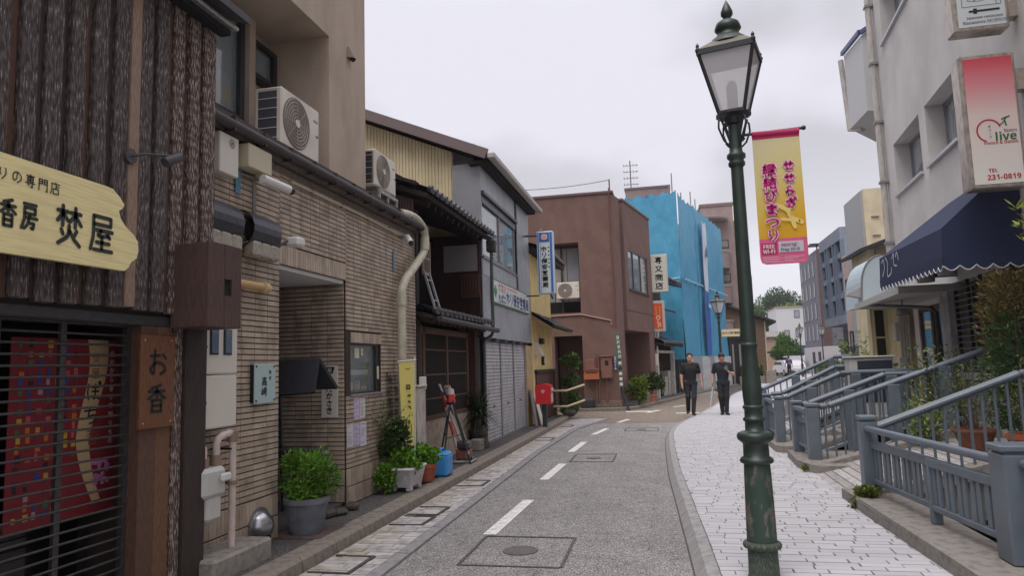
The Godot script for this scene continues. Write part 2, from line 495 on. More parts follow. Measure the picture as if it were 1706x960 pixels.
func _ready() -> void:
	var cam := Camera3D.new()
	cam.name = "camera"
	cam.position = V(0,1.6,0)
	cam.rotation_order = EULER_ORDER_YXZ
	cam.rotation_degrees = V(6.35,12.3,-1.75)
	cam.fov = 44.28
	cam.far = 2000.0
	add_child(cam)
	build_sky()
	var sun := DirectionalLight3D.new()
	sun.name = "veiled_sun"
	sun.light_energy = 0.5
	sun.light_angular_distance = 40.0
	sun.light_color = Color(1.0,0.975,0.94)
	sun.shadow_enabled = true
	sun.rotation_degrees = V(-66,-18,0)
	add_child(sun)
	build_ground()
	build_left()
	build_crossing()
	build_right()
	build_far()
	build_street_things()
	build_people()
func band(fa: Callable,fb: Callable,z0: float,z1: float,step: float,ya: float,yb: float) -> Sh:
	var s := N()
	var z := z0
	while z > z1 + 0.001:
		var w := maxf(z - step,z1)
		s.quad(V(fa.call(z),ya,z),V(fb.call(z),yb,z),V(fb.call(w),yb,w),V(fa.call(w),ya,w))
		z = w
	return s
func build_ground() -> void:
	var soil := mat("soil",S(120,114,106),0.95,"blotch",V(9,9,9))
	struct("ground",N().box(V(-700,-1.6,300),V(700,-1.45,-900)),soil)
	var asphalt := mat("asphalt",S(200,195,194),0.88,"speck",V(0.85,0.85,0.85),0.5,"gravel")
	asphalt.detail_enabled = true
	asphalt.detail_blend_mode = BaseMaterial3D.BLEND_MODE_MUL
	asphalt.detail_uv_layer = BaseMaterial3D.DETAIL_UV_2
	asphalt.detail_albedo = tex("blotch")
	asphalt.uv2_triplanar = true
	asphalt.uv2_world_triplanar = true
	asphalt.uv2_scale = V(0.29,0.29,0.29)
	var road := N()
	road.slab(PackedVector2Array([P2(-60,12),P2(0.3,12),P2(0.3,0),P2(0.1,-7),P2(-0.08,-16),P2(0.5,-20.5),P2(2.2,-30),P2(9,-60),P2(20,-100),P2(60,-200),P2(-60,-200)]),-0.3,0.0)
	struct("road",road,asphalt)
	var tan_m := mat("asphalt_tan",S(168,153,138),0.9,"speck",V(1.6,1.6,1.6))
	struct("crossing_surface",band(func(z): return -14.0 if z < -21.0 else lerpf(-2.6,-1.7,(-18.6 - z) / 2.4),func(z): return kerb_x(z) - 0.19,-19.6,-36.0,0.7,0.004,0.004),tan_m)
	var paint := mat("road_paint",S(232,230,226),0.7,"dirt",V(0.5,0.5,0.5))
	var dashes := [[-1.78,-6.8,-1.74,-8.57],[-1.82,-10.07,-1.79,-11.68],[-1.87,-13.25,-1.82,-14.92],[-1.8,-16.44,-1.61,-17.96],[-1.46,-19.75,-1.23,-20.83],[-0.8,-23.45,-0.42,-24.58],[0.04,-26.14,0.47,-27.01],[-1.78,-3.6,-1.77,-5.3]]
	for d in dashes:
		var a := V(d[0],0.006,d[1])
		var b := V(d[2],0.006,d[3])
		var side := (b - a).cross(Vector3.UP).normalized() * 0.066
		var o := obj("lane_marking",N().quad(a - side,a + side,b + side,b - side),paint)
		o.set_meta("kind","structure")
	for d in [[-1.5,-24.2,-0.7,-23.9],[0.1,-23.1,0.9,-22.9]]:
		var o := obj("lane_marking",N().box(V(d[0],0.005,d[1]),V(d[2],0.009,d[3] + 0.02)),paint)
		o.set_meta("kind","structure")
	var seam := mat("seam",S(122,115,112),0.95,"speck",V(0.7,0.7,0.7))
	var iron := mat("iron_lid",S(112,102,102),0.6,"dirt",V(0.3,0.3,0.3),0.2)
	for p in [[-1.36,-6.25,0.43,0.98,0.11,"square asphalt patch with a round iron lid nearest the camera"],[-1.36,-12.4,0.36,1.0,0.09,"square patch with small lid halfway up the lane beyond the second dash"],[-0.75,-17.6,0.4,0.7,0.08,"small patched lid in the lane just before the bend"]]:
		var t := thing("manhole_cover",p[5],"manhole cover",V(p[0],0,p[1]))
		var s := N()
		for k in [[-1,1,1,1],[1,1,1,-1],[1,-1,-1,-1],[-1,-1,-1,1]]:
			var a := V(k[0] * p[2],0.006,k[1] * p[3] * 0.5)
			var b := V(k[2] * p[2] * 0.97,0.006,k[3] * p[3] * 0.5)
			s.bar(a,b,0.026,0.005)
		obj("seam",s,seam,t)
		obj("lid",N().lathe([P2(0.0,0.0),P2(p[4] * 1.4,0.0),P2(p[4] * 1.4,0.009),P2(p[4] * 1.2,0.011),P2(p[4] * 1.15,0.008),P2(0,0.009)],20),iron,t)
	var joint := mat("paving_joint",S(112,108,110),0.95,"dirt",V(0.8,0.8,0.8))
	var gp := band(func(_z): return -3.06,func(z): return strip_x(z) - 0.12,3.0,-21.4,0.6,0.006,0.006)
	var gut := struct("gutter_paving",gp,joint)
	var brick_l := []
	for k in 5: brick_l.append(mat("paver_grey_%d" % k,[S(186,180,178),S(176,170,168),S(192,187,187),S(182,173,161),S(170,160,147)][k],0.8,"dirt",V(0.9,0.9,0.9)))
	lay(gut,func(_z): return -2.93,func(z): return strip_x(z) - 0.125,-2.0,-21.0,0.0955,0.25,brick_l,0.008,0.022,-9.6,31)
	var strip_m := mat("strip_concrete",S(146,143,145),0.85,"dirt",V(0.7,0.7,0.7))
	var strip := struct("kerb_strip",band(func(z): return strip_x(z) - 0.12,func(z): return strip_x(z),3.0,-21.4,0.6,0.003,0.003),joint)
	var z := 2.0
	while z > -21.0:
		var w := z - 0.98
		var s := N()
		s.hexa([V(strip_x(z) - 0.118,0.0,z),V(strip_x(z) - 0.003,0.0,z),V(strip_x(w) - 0.003,0.0,w),V(strip_x(w) - 0.118,0.0,w),V(strip_x(z) - 0.116,0.026,z),V(strip_x(z) - 0.005,0.022,z),V(strip_x(w) - 0.005,0.022,w),V(strip_x(w) - 0.116,0.026,w)])
		obj("slab",s,strip_m,strip)
		z -= 1.0
	var trap := mat("drain_frame",S(78,72,70),0.7,"dirt",V(0.3,0.3,0.3))
	for d in [[-5.35,0.5],[-7.05,0.42],[-7.55,0.42],[-9.4,0.45],[-15.1,0.5],[-18.3,0.5]]:
		var o := obj("drain_cover",N().bar(V(-2.9,0.026,d[0]),V(-2.55,0.026,d[0]),0.022,0.012).bar(V(-2.55,0.026,d[0] + 0.01),V(-2.55,0.026,d[0] - d[1]),0.035,0.014).bar(V(-2.55,0.026,d[0] - d[1]),V(-2.9,0.026,d[0] - d[1]),0.022,0.012),trap,gut)
	var kerb_m := mat("kerb_old",S(140,130,120),0.9,"dirt",V(0.55,0.55,0.55),0.2)
	var kerb := struct("kerb",N().box(V(-3.14,-0.2,3.0),V(-2.97,0.06,-21.6)),mat("kerb_core",S(84,78,74),0.95))
	z = 2.4
	while z > -21.4:
		var b := N()
		b.xf = Transform3D(Basis.IDENTITY,V(0,0,z))
		b.hexa([V(-3.17,-0.1,0),V(-2.925,-0.1,0),V(-2.925,-0.1,-0.59),V(-3.17,-0.1,-0.59),V(-3.17,0.125,0),V(-3.0,0.125,0),V(-3.0,0.125,-0.59),V(-3.17,0.125,-0.59)])
		b.hexa([V(-3.0,0.1,0),V(-2.955,-0.05,0),V(-2.955,-0.05,-0.59),V(-3.0,0.1,-0.59),V(-3.001,0.1249,0),V(-2.972,0.098,0),V(-2.972,0.098,-0.59),V(-3.001,0.1249,-0.59)])
		obj("kerb_stone",b,kerb_m,kerb)
		z -= 0.6
	var foot := mat("footway",S(112,106,104),0.92,"speck",V(0.9,0.9,0.9),0.3)
	struct("footway",N().box(V(-9.0,-0.2,3.0),V(-3.165,0.118,-21.4)),foot)
	var pav := struct("pavement",N(),joint) if false else null
	var ps := band(func(zz): return kerb_x(zz) - 0.02,func(zz): return wall_x(zz) + 0.3,3.0,-100.0,0.6,0.085,0.085)
	var far_pave := mat("paving_far",S(183,181,187),0.85)
	pav = struct("pavement",ps,joint)
	var light := []
	for k in 6: light.append(mat("paver_light_%d" % k,[S(183,182,186),S(180,178,183),S(186,185,189),S(176,175,180),S(181,179,182),S(184,183,189)][k],0.75))
	lay(pav,func(zz): return kerb_x(zz) + 0.005,func(zz): return wall_x(zz) + 0.12,-3.0,-24.0,0.0955,0.27,light,0.086,0.1,-8.9,77)
	struct("pavement",band(func(zz): return kerb_x(zz) + 0.005,func(zz): return wall_x(zz) + 0.25,-24.0,-100.0,0.8,0.1,0.1),far_pave)
	var kb := struct("kerb",band(func(zz): return kerb_x(zz) - 0.17,func(zz): return kerb_x(zz),3.0,-60.0,0.5,0.0,0.05),mat("kerb_core",S(84,78,74)))
	var kl := mat("kerb_new",S(160,157,158),0.85,"dirt",V(0.6,0.6,0.6),0.15)
	z = 2.0
	while z > -45.0:
		var w := z - 0.592
		var s := N()
		for q in [[-0.175,-0.02,-0.085,0.088],[-0.086,0.088,-0.001,0.104]]:
			s.hexa([V(kerb_x(z) + q[0],-0.1,z),V(kerb_x(z) + q[2],-0.1,z),V(kerb_x(w) + q[2],-0.1,w),V(kerb_x(w) + q[0],-0.1,w),V(kerb_x(z) + q[0],q[1],z),V(kerb_x(z) + q[2],q[3],z),V(kerb_x(w) + q[2],q[3],w),V(kerb_x(w) + q[0],q[1],w)])
		obj("kerb_stone",s,kl,kb)
		z -= 0.6
func lay(parent: Node,fa: Callable,fb: Callable,z0: float,z1: float,row: float,long: float,mats: Array,y0: float,y1: float,z_near: float,seed_: int) -> void:
	var g := RandomNumberGenerator.new()
	g.seed = seed_
	var variants := []
	for k in 3:
		var s := N()
		var j := 0.004 + 0.0015 * k
		s.hexa([V(-0.5 + j * 3.4,0,0.5 - 0.036),V(0.5 - j * 3.4,0,0.5 - 0.036),V(0.5 - j * 3.4,0,-0.5 + 0.036),V(-0.5 + j * 3.4,0,-0.5 + 0.036),V(-0.5 + j * 4.2,1,0.5 - 0.046),V(0.5 - j * 4.2,1,0.5 - 0.046),V(0.5 - j * 4.2,1,-0.5 + 0.046),V(-0.5 + j * 4.2,1,-0.5 + 0.046)])
		variants.append(s.mesh())
	var far := []
	var singles := 0
	var z := z0
	while z > z1:
		var a: float = fa.call(z)
		var b: float = fb.call(z)
		var x := a - g.randf() * long
		while x < b - 0.02:
			var l := long * (g.randf_range(0.82,1.2))
			var p := maxf(x,a)
			var q := minf(x + l,b)
			x += l
			if q - p < 0.03: continue
			var tr := Transform3D(Basis.from_scale(V(q - p,(y1 - y0) + g.randf_range(-0.0025,0.002),row)),V((p + q) / 2,y0,z - row / 2))
			if z > z_near and z < -4.9 and singles < 296:
				singles += 1
				var o := obj("brick",variants[g.randi() % 3],mats[g.randi() % mats.size() if mats.size() > 5 else (3 + g.randi() % 2 if g.randf() > (tr.origin.x + 2.95) * 3.2 else g.randi() % 3)],parent)
				o.transform = tr
			else: far.append(tr)
		z -= row
	for k in mats.size():
		var mm := MultiMesh.new()
		mm.transform_format = MultiMesh.TRANSFORM_3D
		mm.mesh = variants[k % 3]
		var mine := []
		for i in far.size():
			if mats.size() > 5:
				if (i * 7 + i / 5) % mats.size() == k: mine.append(far[i])
			elif (3 + i % 2 if (i * 37 % 100) / 100.0 > (far[i].origin.x + 2.95) * 3.2 else i % 3) == k: mine.append(far[i])
		mm.instance_count = mine.size()
		for i in mine.size(): mm.set_instance_transform(i,mine[i])
		var mi := MultiMeshInstance3D.new()
		mi.name = numbered("further_bricks",parent)
		mi.multimesh = mm
		mi.material_override = mats[k]
		parent.add_child(mi,true)
		mi.set_meta("kind","stuff")
func facing(px: float, py: float, pz: float) -> Transform3D:
	return Transform3D(Basis(Vector3.UP,PI / 2),V(px,py,pz))
func build_left() -> void:
	build_wooden_house()
	build_tiled_shop()
	build_tan_building()
	build_machiya()
	build_pharmacy()
	build_corner_house()
func build_wooden_house() -> void:
	var g := RandomNumberGenerator.new()
	g.seed = 4
	var old := mat("plank_weathered",S(255,250,250),0.85,"weather",V(0.15,1.0,0.15),0.1,"grain")
	var white := mat("plank_flaking",S(255,250,245),0.85,"weather2",V(0.15,0.8,0.15),0.1,"grain")
	var dark := mat("batten_dark",S(70,58,54),0.85,"grain",V(0.08,1.4,0.08),0.12,"grain")
	var pale := mat("batten_new",S(168,142,122),0.8,"grain",V(0.06,1.6,0.06),0.1,"grain")
	var brown := mat("board_brown",S(104,74,58),0.75,"grain",V(0.1,1.6,0.1),0.1,"grain")
	var black := mat("void_dark",S(26,25,26),0.9)
	var h := thing("wooden_house","old timber house of dark weathered board and batten with a steel grille shopfront","house")
	obj("wall",N().box(V(-3.42,2.02,2.0),V(-9.0,4.3,-4.7)).box(V(-3.9,0.1,2.0),V(-9,2.02,-4.7)),mat("wood_core",S(48,40,38),0.9),h)
	var z := 1.9
	var k := 0
	while z > -4.66:
		var w := 0.113 + g.randf_range(-0.008,0.008)
		var out := -3.35 + g.randf_range(-0.006,0.006)
		var m := old
		var lo := 2.03 + g.randf_range(0,0.015)
		if z < -4.05: m = white if g.randf() < 0.8 else old
		obj("plank",N().bev(V(out - 0.05,lo,z),V(out,4.31,maxf(z - w,-4.7)),0.006),m,h)
		z -= w
		var b := 0.056 + g.randf_range(-0.008,0.008)
		if z - b > -4.68:
			var new_one := k == 33
			obj("batten",N().bev(V(-3.42,lo + 0.01,z - 0.004),V(out - 0.028 if not new_one else out + 0.012,4.3,z - b + 0.004 - (0.03 if new_one else 0.0)),0.004),pale if new_one else (brown if g.randf() < 0.3 else dark),h)
			if new_one: z -= 0.03
		z -= b
		k += 1
	obj("corner_board",N().bev(V(-3.6,2.03,-4.66),V(-3.345,4.31,-4.72),0.006),white,h)
	var zinc := mat("zinc",S(168,166,164),0.45,"dirt",V(0.4,0.4,0.4),0.0,"gravel",0.4,0.6)
	var roof := obj("roof",N().hexa([V(-9,6.4,2),V(-3.1,4.36,2),V(-3.1,4.36,-4.8),V(-9,6.4,-4.8),V(-9,6.48,2),V(-3.1,4.42,2),V(-3.1,4.42,-4.8),V(-9,6.48,-4.8)]),mat("roof_iron",S(70,68,70),0.6),h)
	obj("flashing",N().bev(V(-3.32,4.315,2),V(-3.2,4.35,-4.8),0.01),zinc,roof)
	obj("fascia",N().box(V(-3.34,4.27,2),V(-3.25,4.312,-4.76)),black,roof)
	obj("beam",N().bev(V(-3.7,1.95,2),V(-3.4,2.02,-4.4),0.008),mat("beam_grey",S(66,66,68),0.7,"grain",V(1.4,0.1,1.4)),h)
	var shut := mat("grille_steel",S(84,80,80),0.5,"dirt",V(0.3,0.3,0.3),0.0,"gravel",0.4,0.5)
	var gr := obj("grille",N().box(V(-3.52,0.1,-3.1),V(-3.5,1.98,-3.13)).box(V(-3.525,0.1,-3.52),V(-3.5,1.98,-3.56)).box(V(-3.525,0.1,-4.03),V(-3.49,1.98,-4.07)).box(V(-3.52,0.1,-1.6),V(-3.5,1.98,-1.63)),shut,h)
	var bar := N().tube([V(0,0,1.9),V(0,0,-4.05)],0.0075,8).mesh()
	for i in 29: put("bar",bar,shut,gr,T(V(-3.495,0.14 + i * 0.0645,0)))
	obj("window",N().box(V(-3.86,0.1,2),V(-3.84,1.97,-4.05)),glass("window_dark",S(20,22,22),0.75),h)
	obj("sill",N().box(V(-3.84,0.1,2),V(-3.45,0.2,-4.05)),black,h)
	obj("panel_board",N().bev(V(-3.5,0.1,-4.07),V(-3.41,1.95,-4.22),0.004),brown,h)
	obj("panel_board",N().bev(V(-3.5,0.1,-4.224),V(-3.414,1.95,-4.37),0.004),mat("board_tan",S(126,88,62),0.7,"grain",V(0.08,1.3,0.08),0.1,"grain"),h)
	obj("post",N().bev(V(-3.5,0.1,-4.38),V(-3.4,2.0,-4.47),0.008),white,h)
	obj("post",N().bev(V(-3.56,0.1,-4.475),V(-3.37,2.0,-4.71),0.012),mat("post_dark",S(58,46,42),0.8,"dirt",V(0.15,0.9,0.15),0.12,"grain"),h)
	var p := thing("poster","red poster of incense sachets hanging behind the steel grille","poster",V(-3.7,1.3,-3.8),PI / 2)
	var red := mat("poster_red",S(132,38,46),0.6)
	var sh := N().box(V(-0.42,-0.56,-0.006),V(0.42,0.56,0))
	obj("sheet",sh,red,p)
	var cream := mat("poster_cream",S(196,170,128),0.7)
	var rib := N()
	for i in 20:
		var y0 := 0.56 - i * 0.052
		var c0 := 0.17 + 0.06 * sin(i * 0.28 + 0.9) + maxf(0.0,i - 12.0) * 0.007
		var c1 := 0.17 + 0.06 * sin((i + 1) * 0.28 + 0.9) + maxf(0.0,i - 11.0) * 0.007
		var w0 := 0.085 - i * 0.0025
		rib.quad(V(c1 - w0 + 0.0025,y0 - 0.052,0.002),V(c1 + w0 - 0.0025,y0 - 0.052,0.002),V(c0 + w0,y0,0.002),V(c0 - w0,y0,0.002))
	obj("ribbon",rib,cream,p)
	obj("lettering",write("焚屋",P2(0.2,0.44),P2(0.07,0.07),P2(0,-0.1),0.006,null,0.004),mat("ink_red",S(150,80,56),0.7),p)
	obj("lettering",write("ぽち",P2(0.19,0.22),P2(0.13,0.13),P2(-0.02,-0.15),0.012,null,0.004),mat("ink_black",S(24,22,24),0.6),p)
	obj("lettering",write("香",P2(0.19,-0.06),P2(0.12,0.12),Vector2.ZERO,0.008,null,0.004),mt["ink_red"],p)
	obj("lettering",write("金沢から香りの贈りもの",P2(0.34,0.47),P2(0.042,0.042),P2(0,-0.058),0.0055,null,0.004),mat("ink_white",S(206,190,180),0.7),p)
	var tones := [S(44,70,140),S(196,160,56),S(70,110,70),S(190,90,90),S(36,36,60),S(170,140,160),S(200,110,50),S(120,44,60)]
	var sach := []
	for i in 8: sach.append(N())
	for cx in 7:
		for cy in 19:
			if g.randf() < 0.12: continue
			var x0 := -0.37 + cx * 0.066 + g.randf_range(-0.006,0.006)
			var y0 := 0.5 - cy * 0.056
			if cx > 4 and cy > 12: continue
			(sach[g.randi() % 8] as Sh).box(V(x0,y0,0.001),V(x0 + 0.036 * g.randf_range(0.6,1.0),y0 + 0.05 * g.randf_range(0.5,1.0),0.004))
	for i in 8: obj("picture",sach[i],mat("sachet_%d" % i,tones[i],0.6),p).set_meta("kind","stuff")
	var blossom := N()
	for i in 26: blossom.ball(V(0.26 + g.randf_range(-0.06,0.07),-0.3 + g.randf_range(-0.09,0.07),0.003),V(0.017,0.017,0.002),8,4)
	obj("picture",blossom,mat("blossom",S(196,120,170),0.6),p)
	var plan := PackedVector2Array()
	var o := [[-1.5,2.765],[-3.51,2.745],[-3.57,2.74],[-3.63,2.7],[-3.665,2.66],[-3.65,2.635],[-3.622,2.615],[-3.64,2.57],[-3.68,2.53],[-3.75,2.49],[-3.785,2.455],[-3.795,2.4],[-3.78,2.345],[-3.735,2.315],[-3.715,2.28],[-3.685,2.255],[-3.24,2.25],[-2.4,2.24],[-1.5,2.235]]
	for q in o: plan.append(P2(-q[0] - 2.9,q[1] - 2.5))
	var sg := thing("shop_sign","pale yellow wooden signboard with carved dark characters on the plank wall","sign",V(-3.255,2.5,-2.9),PI / 2)
	obj("board",N().plate(plan,0.0,0.035),mat("cypress",S(244,228,168),0.6,"blotch",V(1.8,0.07,1.8)),sg)
	var ink := mat("ink_green",S(44,50,46),0.6)
	obj("lettering",write("香りの専門店",P2(-0.13,0.148),P2(0.066,0.072),P2(0.078,-0.0015),0.0065,null,0.038),ink,sg)
	for i in 2: obj("character",write(["香","房"][i],P2(-0.015 + i * 0.125,-0.045),P2(0.105,0.155),Vector2.ZERO,0.018,null,0.038),ink,sg)
	for i in 2: obj("character",write(["焚","屋"][i],P2(0.36 + i * 0.235,-0.045 - i * 0.005),P2(0.185,0.235),Vector2.ZERO,0.024,null,0.038),ink,sg)
	for s in [-3.2,-2.0]: obj("bracket",N().box(V(-s - 2.9,0.1,-0.11),V(-s - 2.86,0.14,0.0)),ink,sg)
	var pl := thing("shop_plaque","brown wooden plaque with two brushed characters screwed beside the grille","sign",V(-3.405,1.575,-4.2),PI / 2)
	obj("board",N().bev(V(-0.165,-0.31,0),V(0.165,0.31,0.022),0.003),mat("plaque_wood",S(126,80,50),0.6,"grain",V(0.1,1.2,0.1),0.1,"grain"),pl)
	for i in 2: obj("character",write(["お","香"][i],P2(-0.01 * i,0.125 - 0.235 * i),P2(0.2,0.2),Vector2.ZERO,0.021,null,0.025),mt["ink_black"],pl)
	for q in [[-1,-1],[1,-1],[-1,1],[1,1]]: obj("screw",N().ball(V(q[0] * 0.13,q[1] * 0.275,0.022),V(0.009,0.009,0.005),8,4),mat("brass",S(190,150,96),0.4,"",Vector3.ONE,0.0,"gravel",0.4,0.7),pl)
	var lamp := thing("spotlight","small grey spotlight on a thin arm fixed to the dark planks","lamp",V(-3.35,3.03,-3.83))
	var grey := mat("lamp_grey",S(78,76,80),0.5,"dirt",V(0.2,0.2,0.2))
	obj("base",N().tube([V(0,0,0),V(0.03,0,0)],0.05,16),grey,lamp)
	obj("arm",N().tube([V(0.03,0,0),V(0.12,0.01,-0.02),V(0.19,0.04,-0.2)],0.009,8),grey,lamp)
	obj("head",N().tube([V(0.17,-0.02,-0.13),V(0.2,0.045,-0.24),V(0.2,0.05,-0.25)],[0.034,0.034,0.02],14),grey,lamp)
	var bx := thing("meter_cover","brown timber box with a small window on the corner of the wooden house","box",V(-3.08,2.24,-4.48))
	var wood := mat("box_wood",S(86,64,58),0.75,"dirt",V(0.12,0.7,0.12),0.1,"grain")
	obj("body",N().bev(V(-0.3,-0.3,0.18),V(-0.02,0.29,-0.2),0.004),wood,bx)
	obj("front",N().bev(V(-0.02,-0.3,0.185),V(0,0.3,0.0),0.003).bev(V(-0.02,-0.3,-0.092),V(0,0.3,-0.205),0.003).box(V(-0.02,0.05,0),V(0,0.3,-0.092)).box(V(-0.02,-0.3,0),V(0,-0.07,-0.092)),wood,bx)
	obj("window",N().box(V(-0.03,-0.07,0),V(-0.019,0.05,-0.092)),black,bx)
var tile_sites := []
func tiles(o: Vector3,a: Vector3,u: Vector3,n: Vector3,w: float,h: float,cw: float,ch: float,gw: float,gh: float,holes := []) -> void:
	var y := 0.0
	while y < h - 0.01:
		var hh := minf(ch,h - y)
		var x := 0.0
		while x < w - 0.006:
			var ww := minf(cw,w - x)
			var r := Rect2(x + 0.004,y + 0.004,ww - 0.008,hh - 0.008)
			var hit := false
			for q in holes:
				if (q as Rect2).intersects(r): hit = true
			if not hit and ww > gw * 1.5:
				var m := o + a * (x + ww / 2) + u * (y + hh / 2)
				tile_sites.append([m,Basis(a * (ww - gw),u * (hh - gh),n)])
			x += cw
		y += ch
func build_tiled_shop() -> void:
	var h := thing("tiled_shop","low restaurant building faced in beige strip tiles with a recessed entrance","building")
	var core := mat("tile_joint",S(58,48,42),0.95)
	var X := -3.582
	var c := N()
	c.box(V(X,0.0,-4.2),V(-4.7,3.6,-6.04))
	c.box(V(X,2.64,-6.04),V(-4.7,3.6,-7.47))
	c.box(V(X,0.0,-7.47),V(-4.7,1.34,-9.75)).box(V(X,1.93,-7.47),V(-4.7,3.6,-9.75)).box(V(X,1.34,-7.47),V(-4.7,1.93,-7.6)).box(V(X,1.34,-8.47),V(-4.7,1.93,-9.75))
	c.box(V(-4.6,0.0,-6.04),V(-4.9,2.64,-7.47))
	obj("wall",c,core,h)
	obj("band",N().box(V(-3.574,3.52,-4.2),V(-3.9,3.6,-9.76)),mat("render_grey",S(120,108,98),0.9,"dirt",V(0.8,0.8,0.8)),h)
	obj("ceiling",N().box(V(-3.6,2.6,-6.05),V(-4.6,2.64,-7.46)),mat("ceiling_white",S(206,204,202),0.8),h)
	obj("doorstep",N().bev(V(-3.62,0.1,-6.05),V(-4.6,0.16,-7.46),0.01),mat("stone_dark",S(96,92,90),0.9,"speck",V(0.5,0.5,0.5)),h)
	obj("door",N().box(V(-4.6,0.16,-6.3),V(-4.56,2.1,-7.3)),mat("door_dark",S(44,34,30),0.7,"grain",V(0.1,1,0.1)),h)
	var N := Vector3.RIGHT
	var A := Vector3.FORWARD
	var U := Vector3.UP
	tiles(V(X,0.12,-4.24),A,U,N,1.8,0.4,0.05,0.2,0.004,0.008)
	tiles(V(X,0.12,-7.47),A,U,N,2.28,0.4,0.05,0.2,0.004,0.008)
	tiles(V(X,0.525,-4.24),A,U,N,1.8,3.0,0.2,0.05,0.0035,0.0085)
	tiles(V(X,0.525,-7.47),A,U,N,2.28,3.0,0.2,0.05,0.0035,0.0085,[Rect2(0.13,0.815,0.87,0.72)])
	tiles(V(X,1.93,-7.6),A,U,N,0.87,0.13,0.05,0.13,0.004,0.006)
	tiles(V(X,2.64,-6.04),A,U,N,1.43,0.2,0.05,0.2,0.004,0.008)
	tiles(V(X,2.845,-6.04),A,U,N,1.43,0.68,0.2,0.05,0.0035,0.0085)
	tiles(V(X - 0.01,0.16,-7.458),Vector3.LEFT,U,Vector3.BACK,1.0,0.36,0.05,0.18,0.004,0.008)
	tiles(V(X - 0.01,0.525,-7.458),Vector3.LEFT,U,Vector3.BACK,1.0,2.07,0.2,0.05,0.0035,0.0085)
	tiles(V(-4.59,0.16,-6.05),A,U,N,0.25,2.45,0.2,0.05,0.0035,0.0085)
	var s := N()
	s.hexa([V(-0.5,-0.5,0),V(0.5,-0.5,0),V(0.5,0.5,0),V(-0.5,0.5,0),V(-0.5,-0.5,0.01),V(0.5,-0.5,0.01),V(0.5,0.5,0.01),V(-0.5,0.5,0.01)]) if false else null
	var tile := N()
	tile.quad(V(-0.49,-0.47,0.012),V(0.49,-0.47,0.012),V(0.49,0.47,0.012),V(-0.49,0.47,0.012))
	for q in [[-1,-1,1,-1],[1,-1,1,1],[1,1,-1,1],[-1,1,-1,-1]]:
		tile.quad(V(q[0] * 0.5,q[1] * 0.5,0),V(q[2] * 0.5,q[3] * 0.5,0),V(q[2] * 0.49,q[3] * 0.47,0.012),V(q[0] * 0.49,q[1] * 0.47,0.012))
	var tm := tile.mesh()
	var mats := []
	var tones := [S(184,166,147),S(177,159,141),S(189,172,153),S(172,154,136)]
	for k in 4: mats.append(mat("wall_tile_%d" % k,tones[k],0.55,"dirt",V(1.1,1.9,1.1)))
	var eye := V(0,1.6,0)
	var order := range(tile_sites.size())
	order.sort_custom(func(a,b): return tile_sites[a][1].x.length() * tile_sites[a][1].y.length() / (tile_sites[a][0] - eye).length_squared() * (1.0 if tile_sites[a][0].z < -5.0 else 0.2) > tile_sites[b][1].x.length() * tile_sites[b][1].y.length() / (tile_sites[b][0] - eye).length_squared() * (1.0 if tile_sites[b][0].z < -5.0 else 0.2))
	var rest := [[],[],[],[]]
	var g := RandomNumberGenerator.new()
	g.seed = 12
	for i in order.size():
		var q: Array = tile_sites[order[i]]
		var k := g.randi() % 4
		var tr := Transform3D(q[1],q[0])
		if i < 298: put("tile",tm,mats[k],h,tr)
		else: rest[k].append(tr)
	for k in 4:
		var mm := MultiMesh.new()
		mm.transform_format = MultiMesh.TRANSFORM_3D
		mm.mesh = tm
		mm.instance_count = rest[k].size()
		for i in rest[k].size(): mm.set_instance_transform(i,rest[k][i])
		var mi := MultiMeshInstance3D.new()
		mi.name = numbered("further_tiles",h)
		mi.multimesh = mm
		mi.material_override = mats[k]
		h.add_child(mi,true)
		mi.set_meta("kind","stuff")
	var gm := mat("gutter_brown",S(62,54,54),0.6,"dirt",V(0.5,0.5,0.5))
	var gut := obj("gutter",N().tube([V(-3.435,3.67,-4.3),V(-3.435,3.67,-9.9)],0.046,12).box(V(-3.6,3.7,-4.3),V(-3.44,3.76,-9.9)),gm,h)
	for i in 12: obj("bracket",N().box(V(-3.4,3.615,-4.6 - i * 0.46),V(-3.53,3.74,-4.62 - i * 0.46)),gm,gut)
	obj("ledge",N().box(V(-3.5,3.62,-4.3),V(-4.9,3.77,-9.85)),mat("render_grey",S(120,108,98)),h)
	var w := obj("window",N().box(V(-3.6,1.34,-7.6),V(-3.66,1.36,-8.47)).box(V(-3.6,1.91,-7.6),V(-3.66,1.93,-8.47)).box(V(-3.6,1.36,-7.6),V(-3.66,1.91,-7.63)).box(V(-3.6,1.36,-8.36),V(-3.66,1.91,-8.47)),mat("frame_black",S(34,34,38),0.4),h)
	obj("pane",N().box(V(-3.63,1.36,-7.63),V(-3.635,1.91,-8.36)),glass("pane",S(200,215,210),0.12),w)
	obj("interior",N().box(V(-3.9,1.3,-7.6),V(-3.92,1.95,-8.4)).box(V(-3.92,1.32,-7.6),V(-3.64,1.34,-8.4)),mat("display_dark",S(58,66,52),0.9),w)
	obj("shelf",N().box(V(-3.88,1.56,-7.66),V(-3.68,1.62,-8.3)),mat("tray_steel",S(150,156,162),0.4),w)
	var food := N()
	for i in 9: food.bev(V(-3.86 + (i % 3) * 0.06,1.38,-7.7 - i * 0.065),V(-3.8 + (i % 3) * 0.06,1.42 + (i % 4) * 0.025,-7.75 - i * 0.065),0.01)
	obj("dish",food,mat("dish_tan",S(168,150,122),0.7),w)
	obj("card",N().box(V(-3.628,1.76,-7.8),V(-3.626,1.88,-7.93)).box(V(-3.628,1.79,-7.98),V(-3.626,1.88,-8.04)).box(V(-3.595,1.5,-8.38),V(-3.593,1.66,-8.44)),mat("card_cream",S(206,204,176),0.8),w)
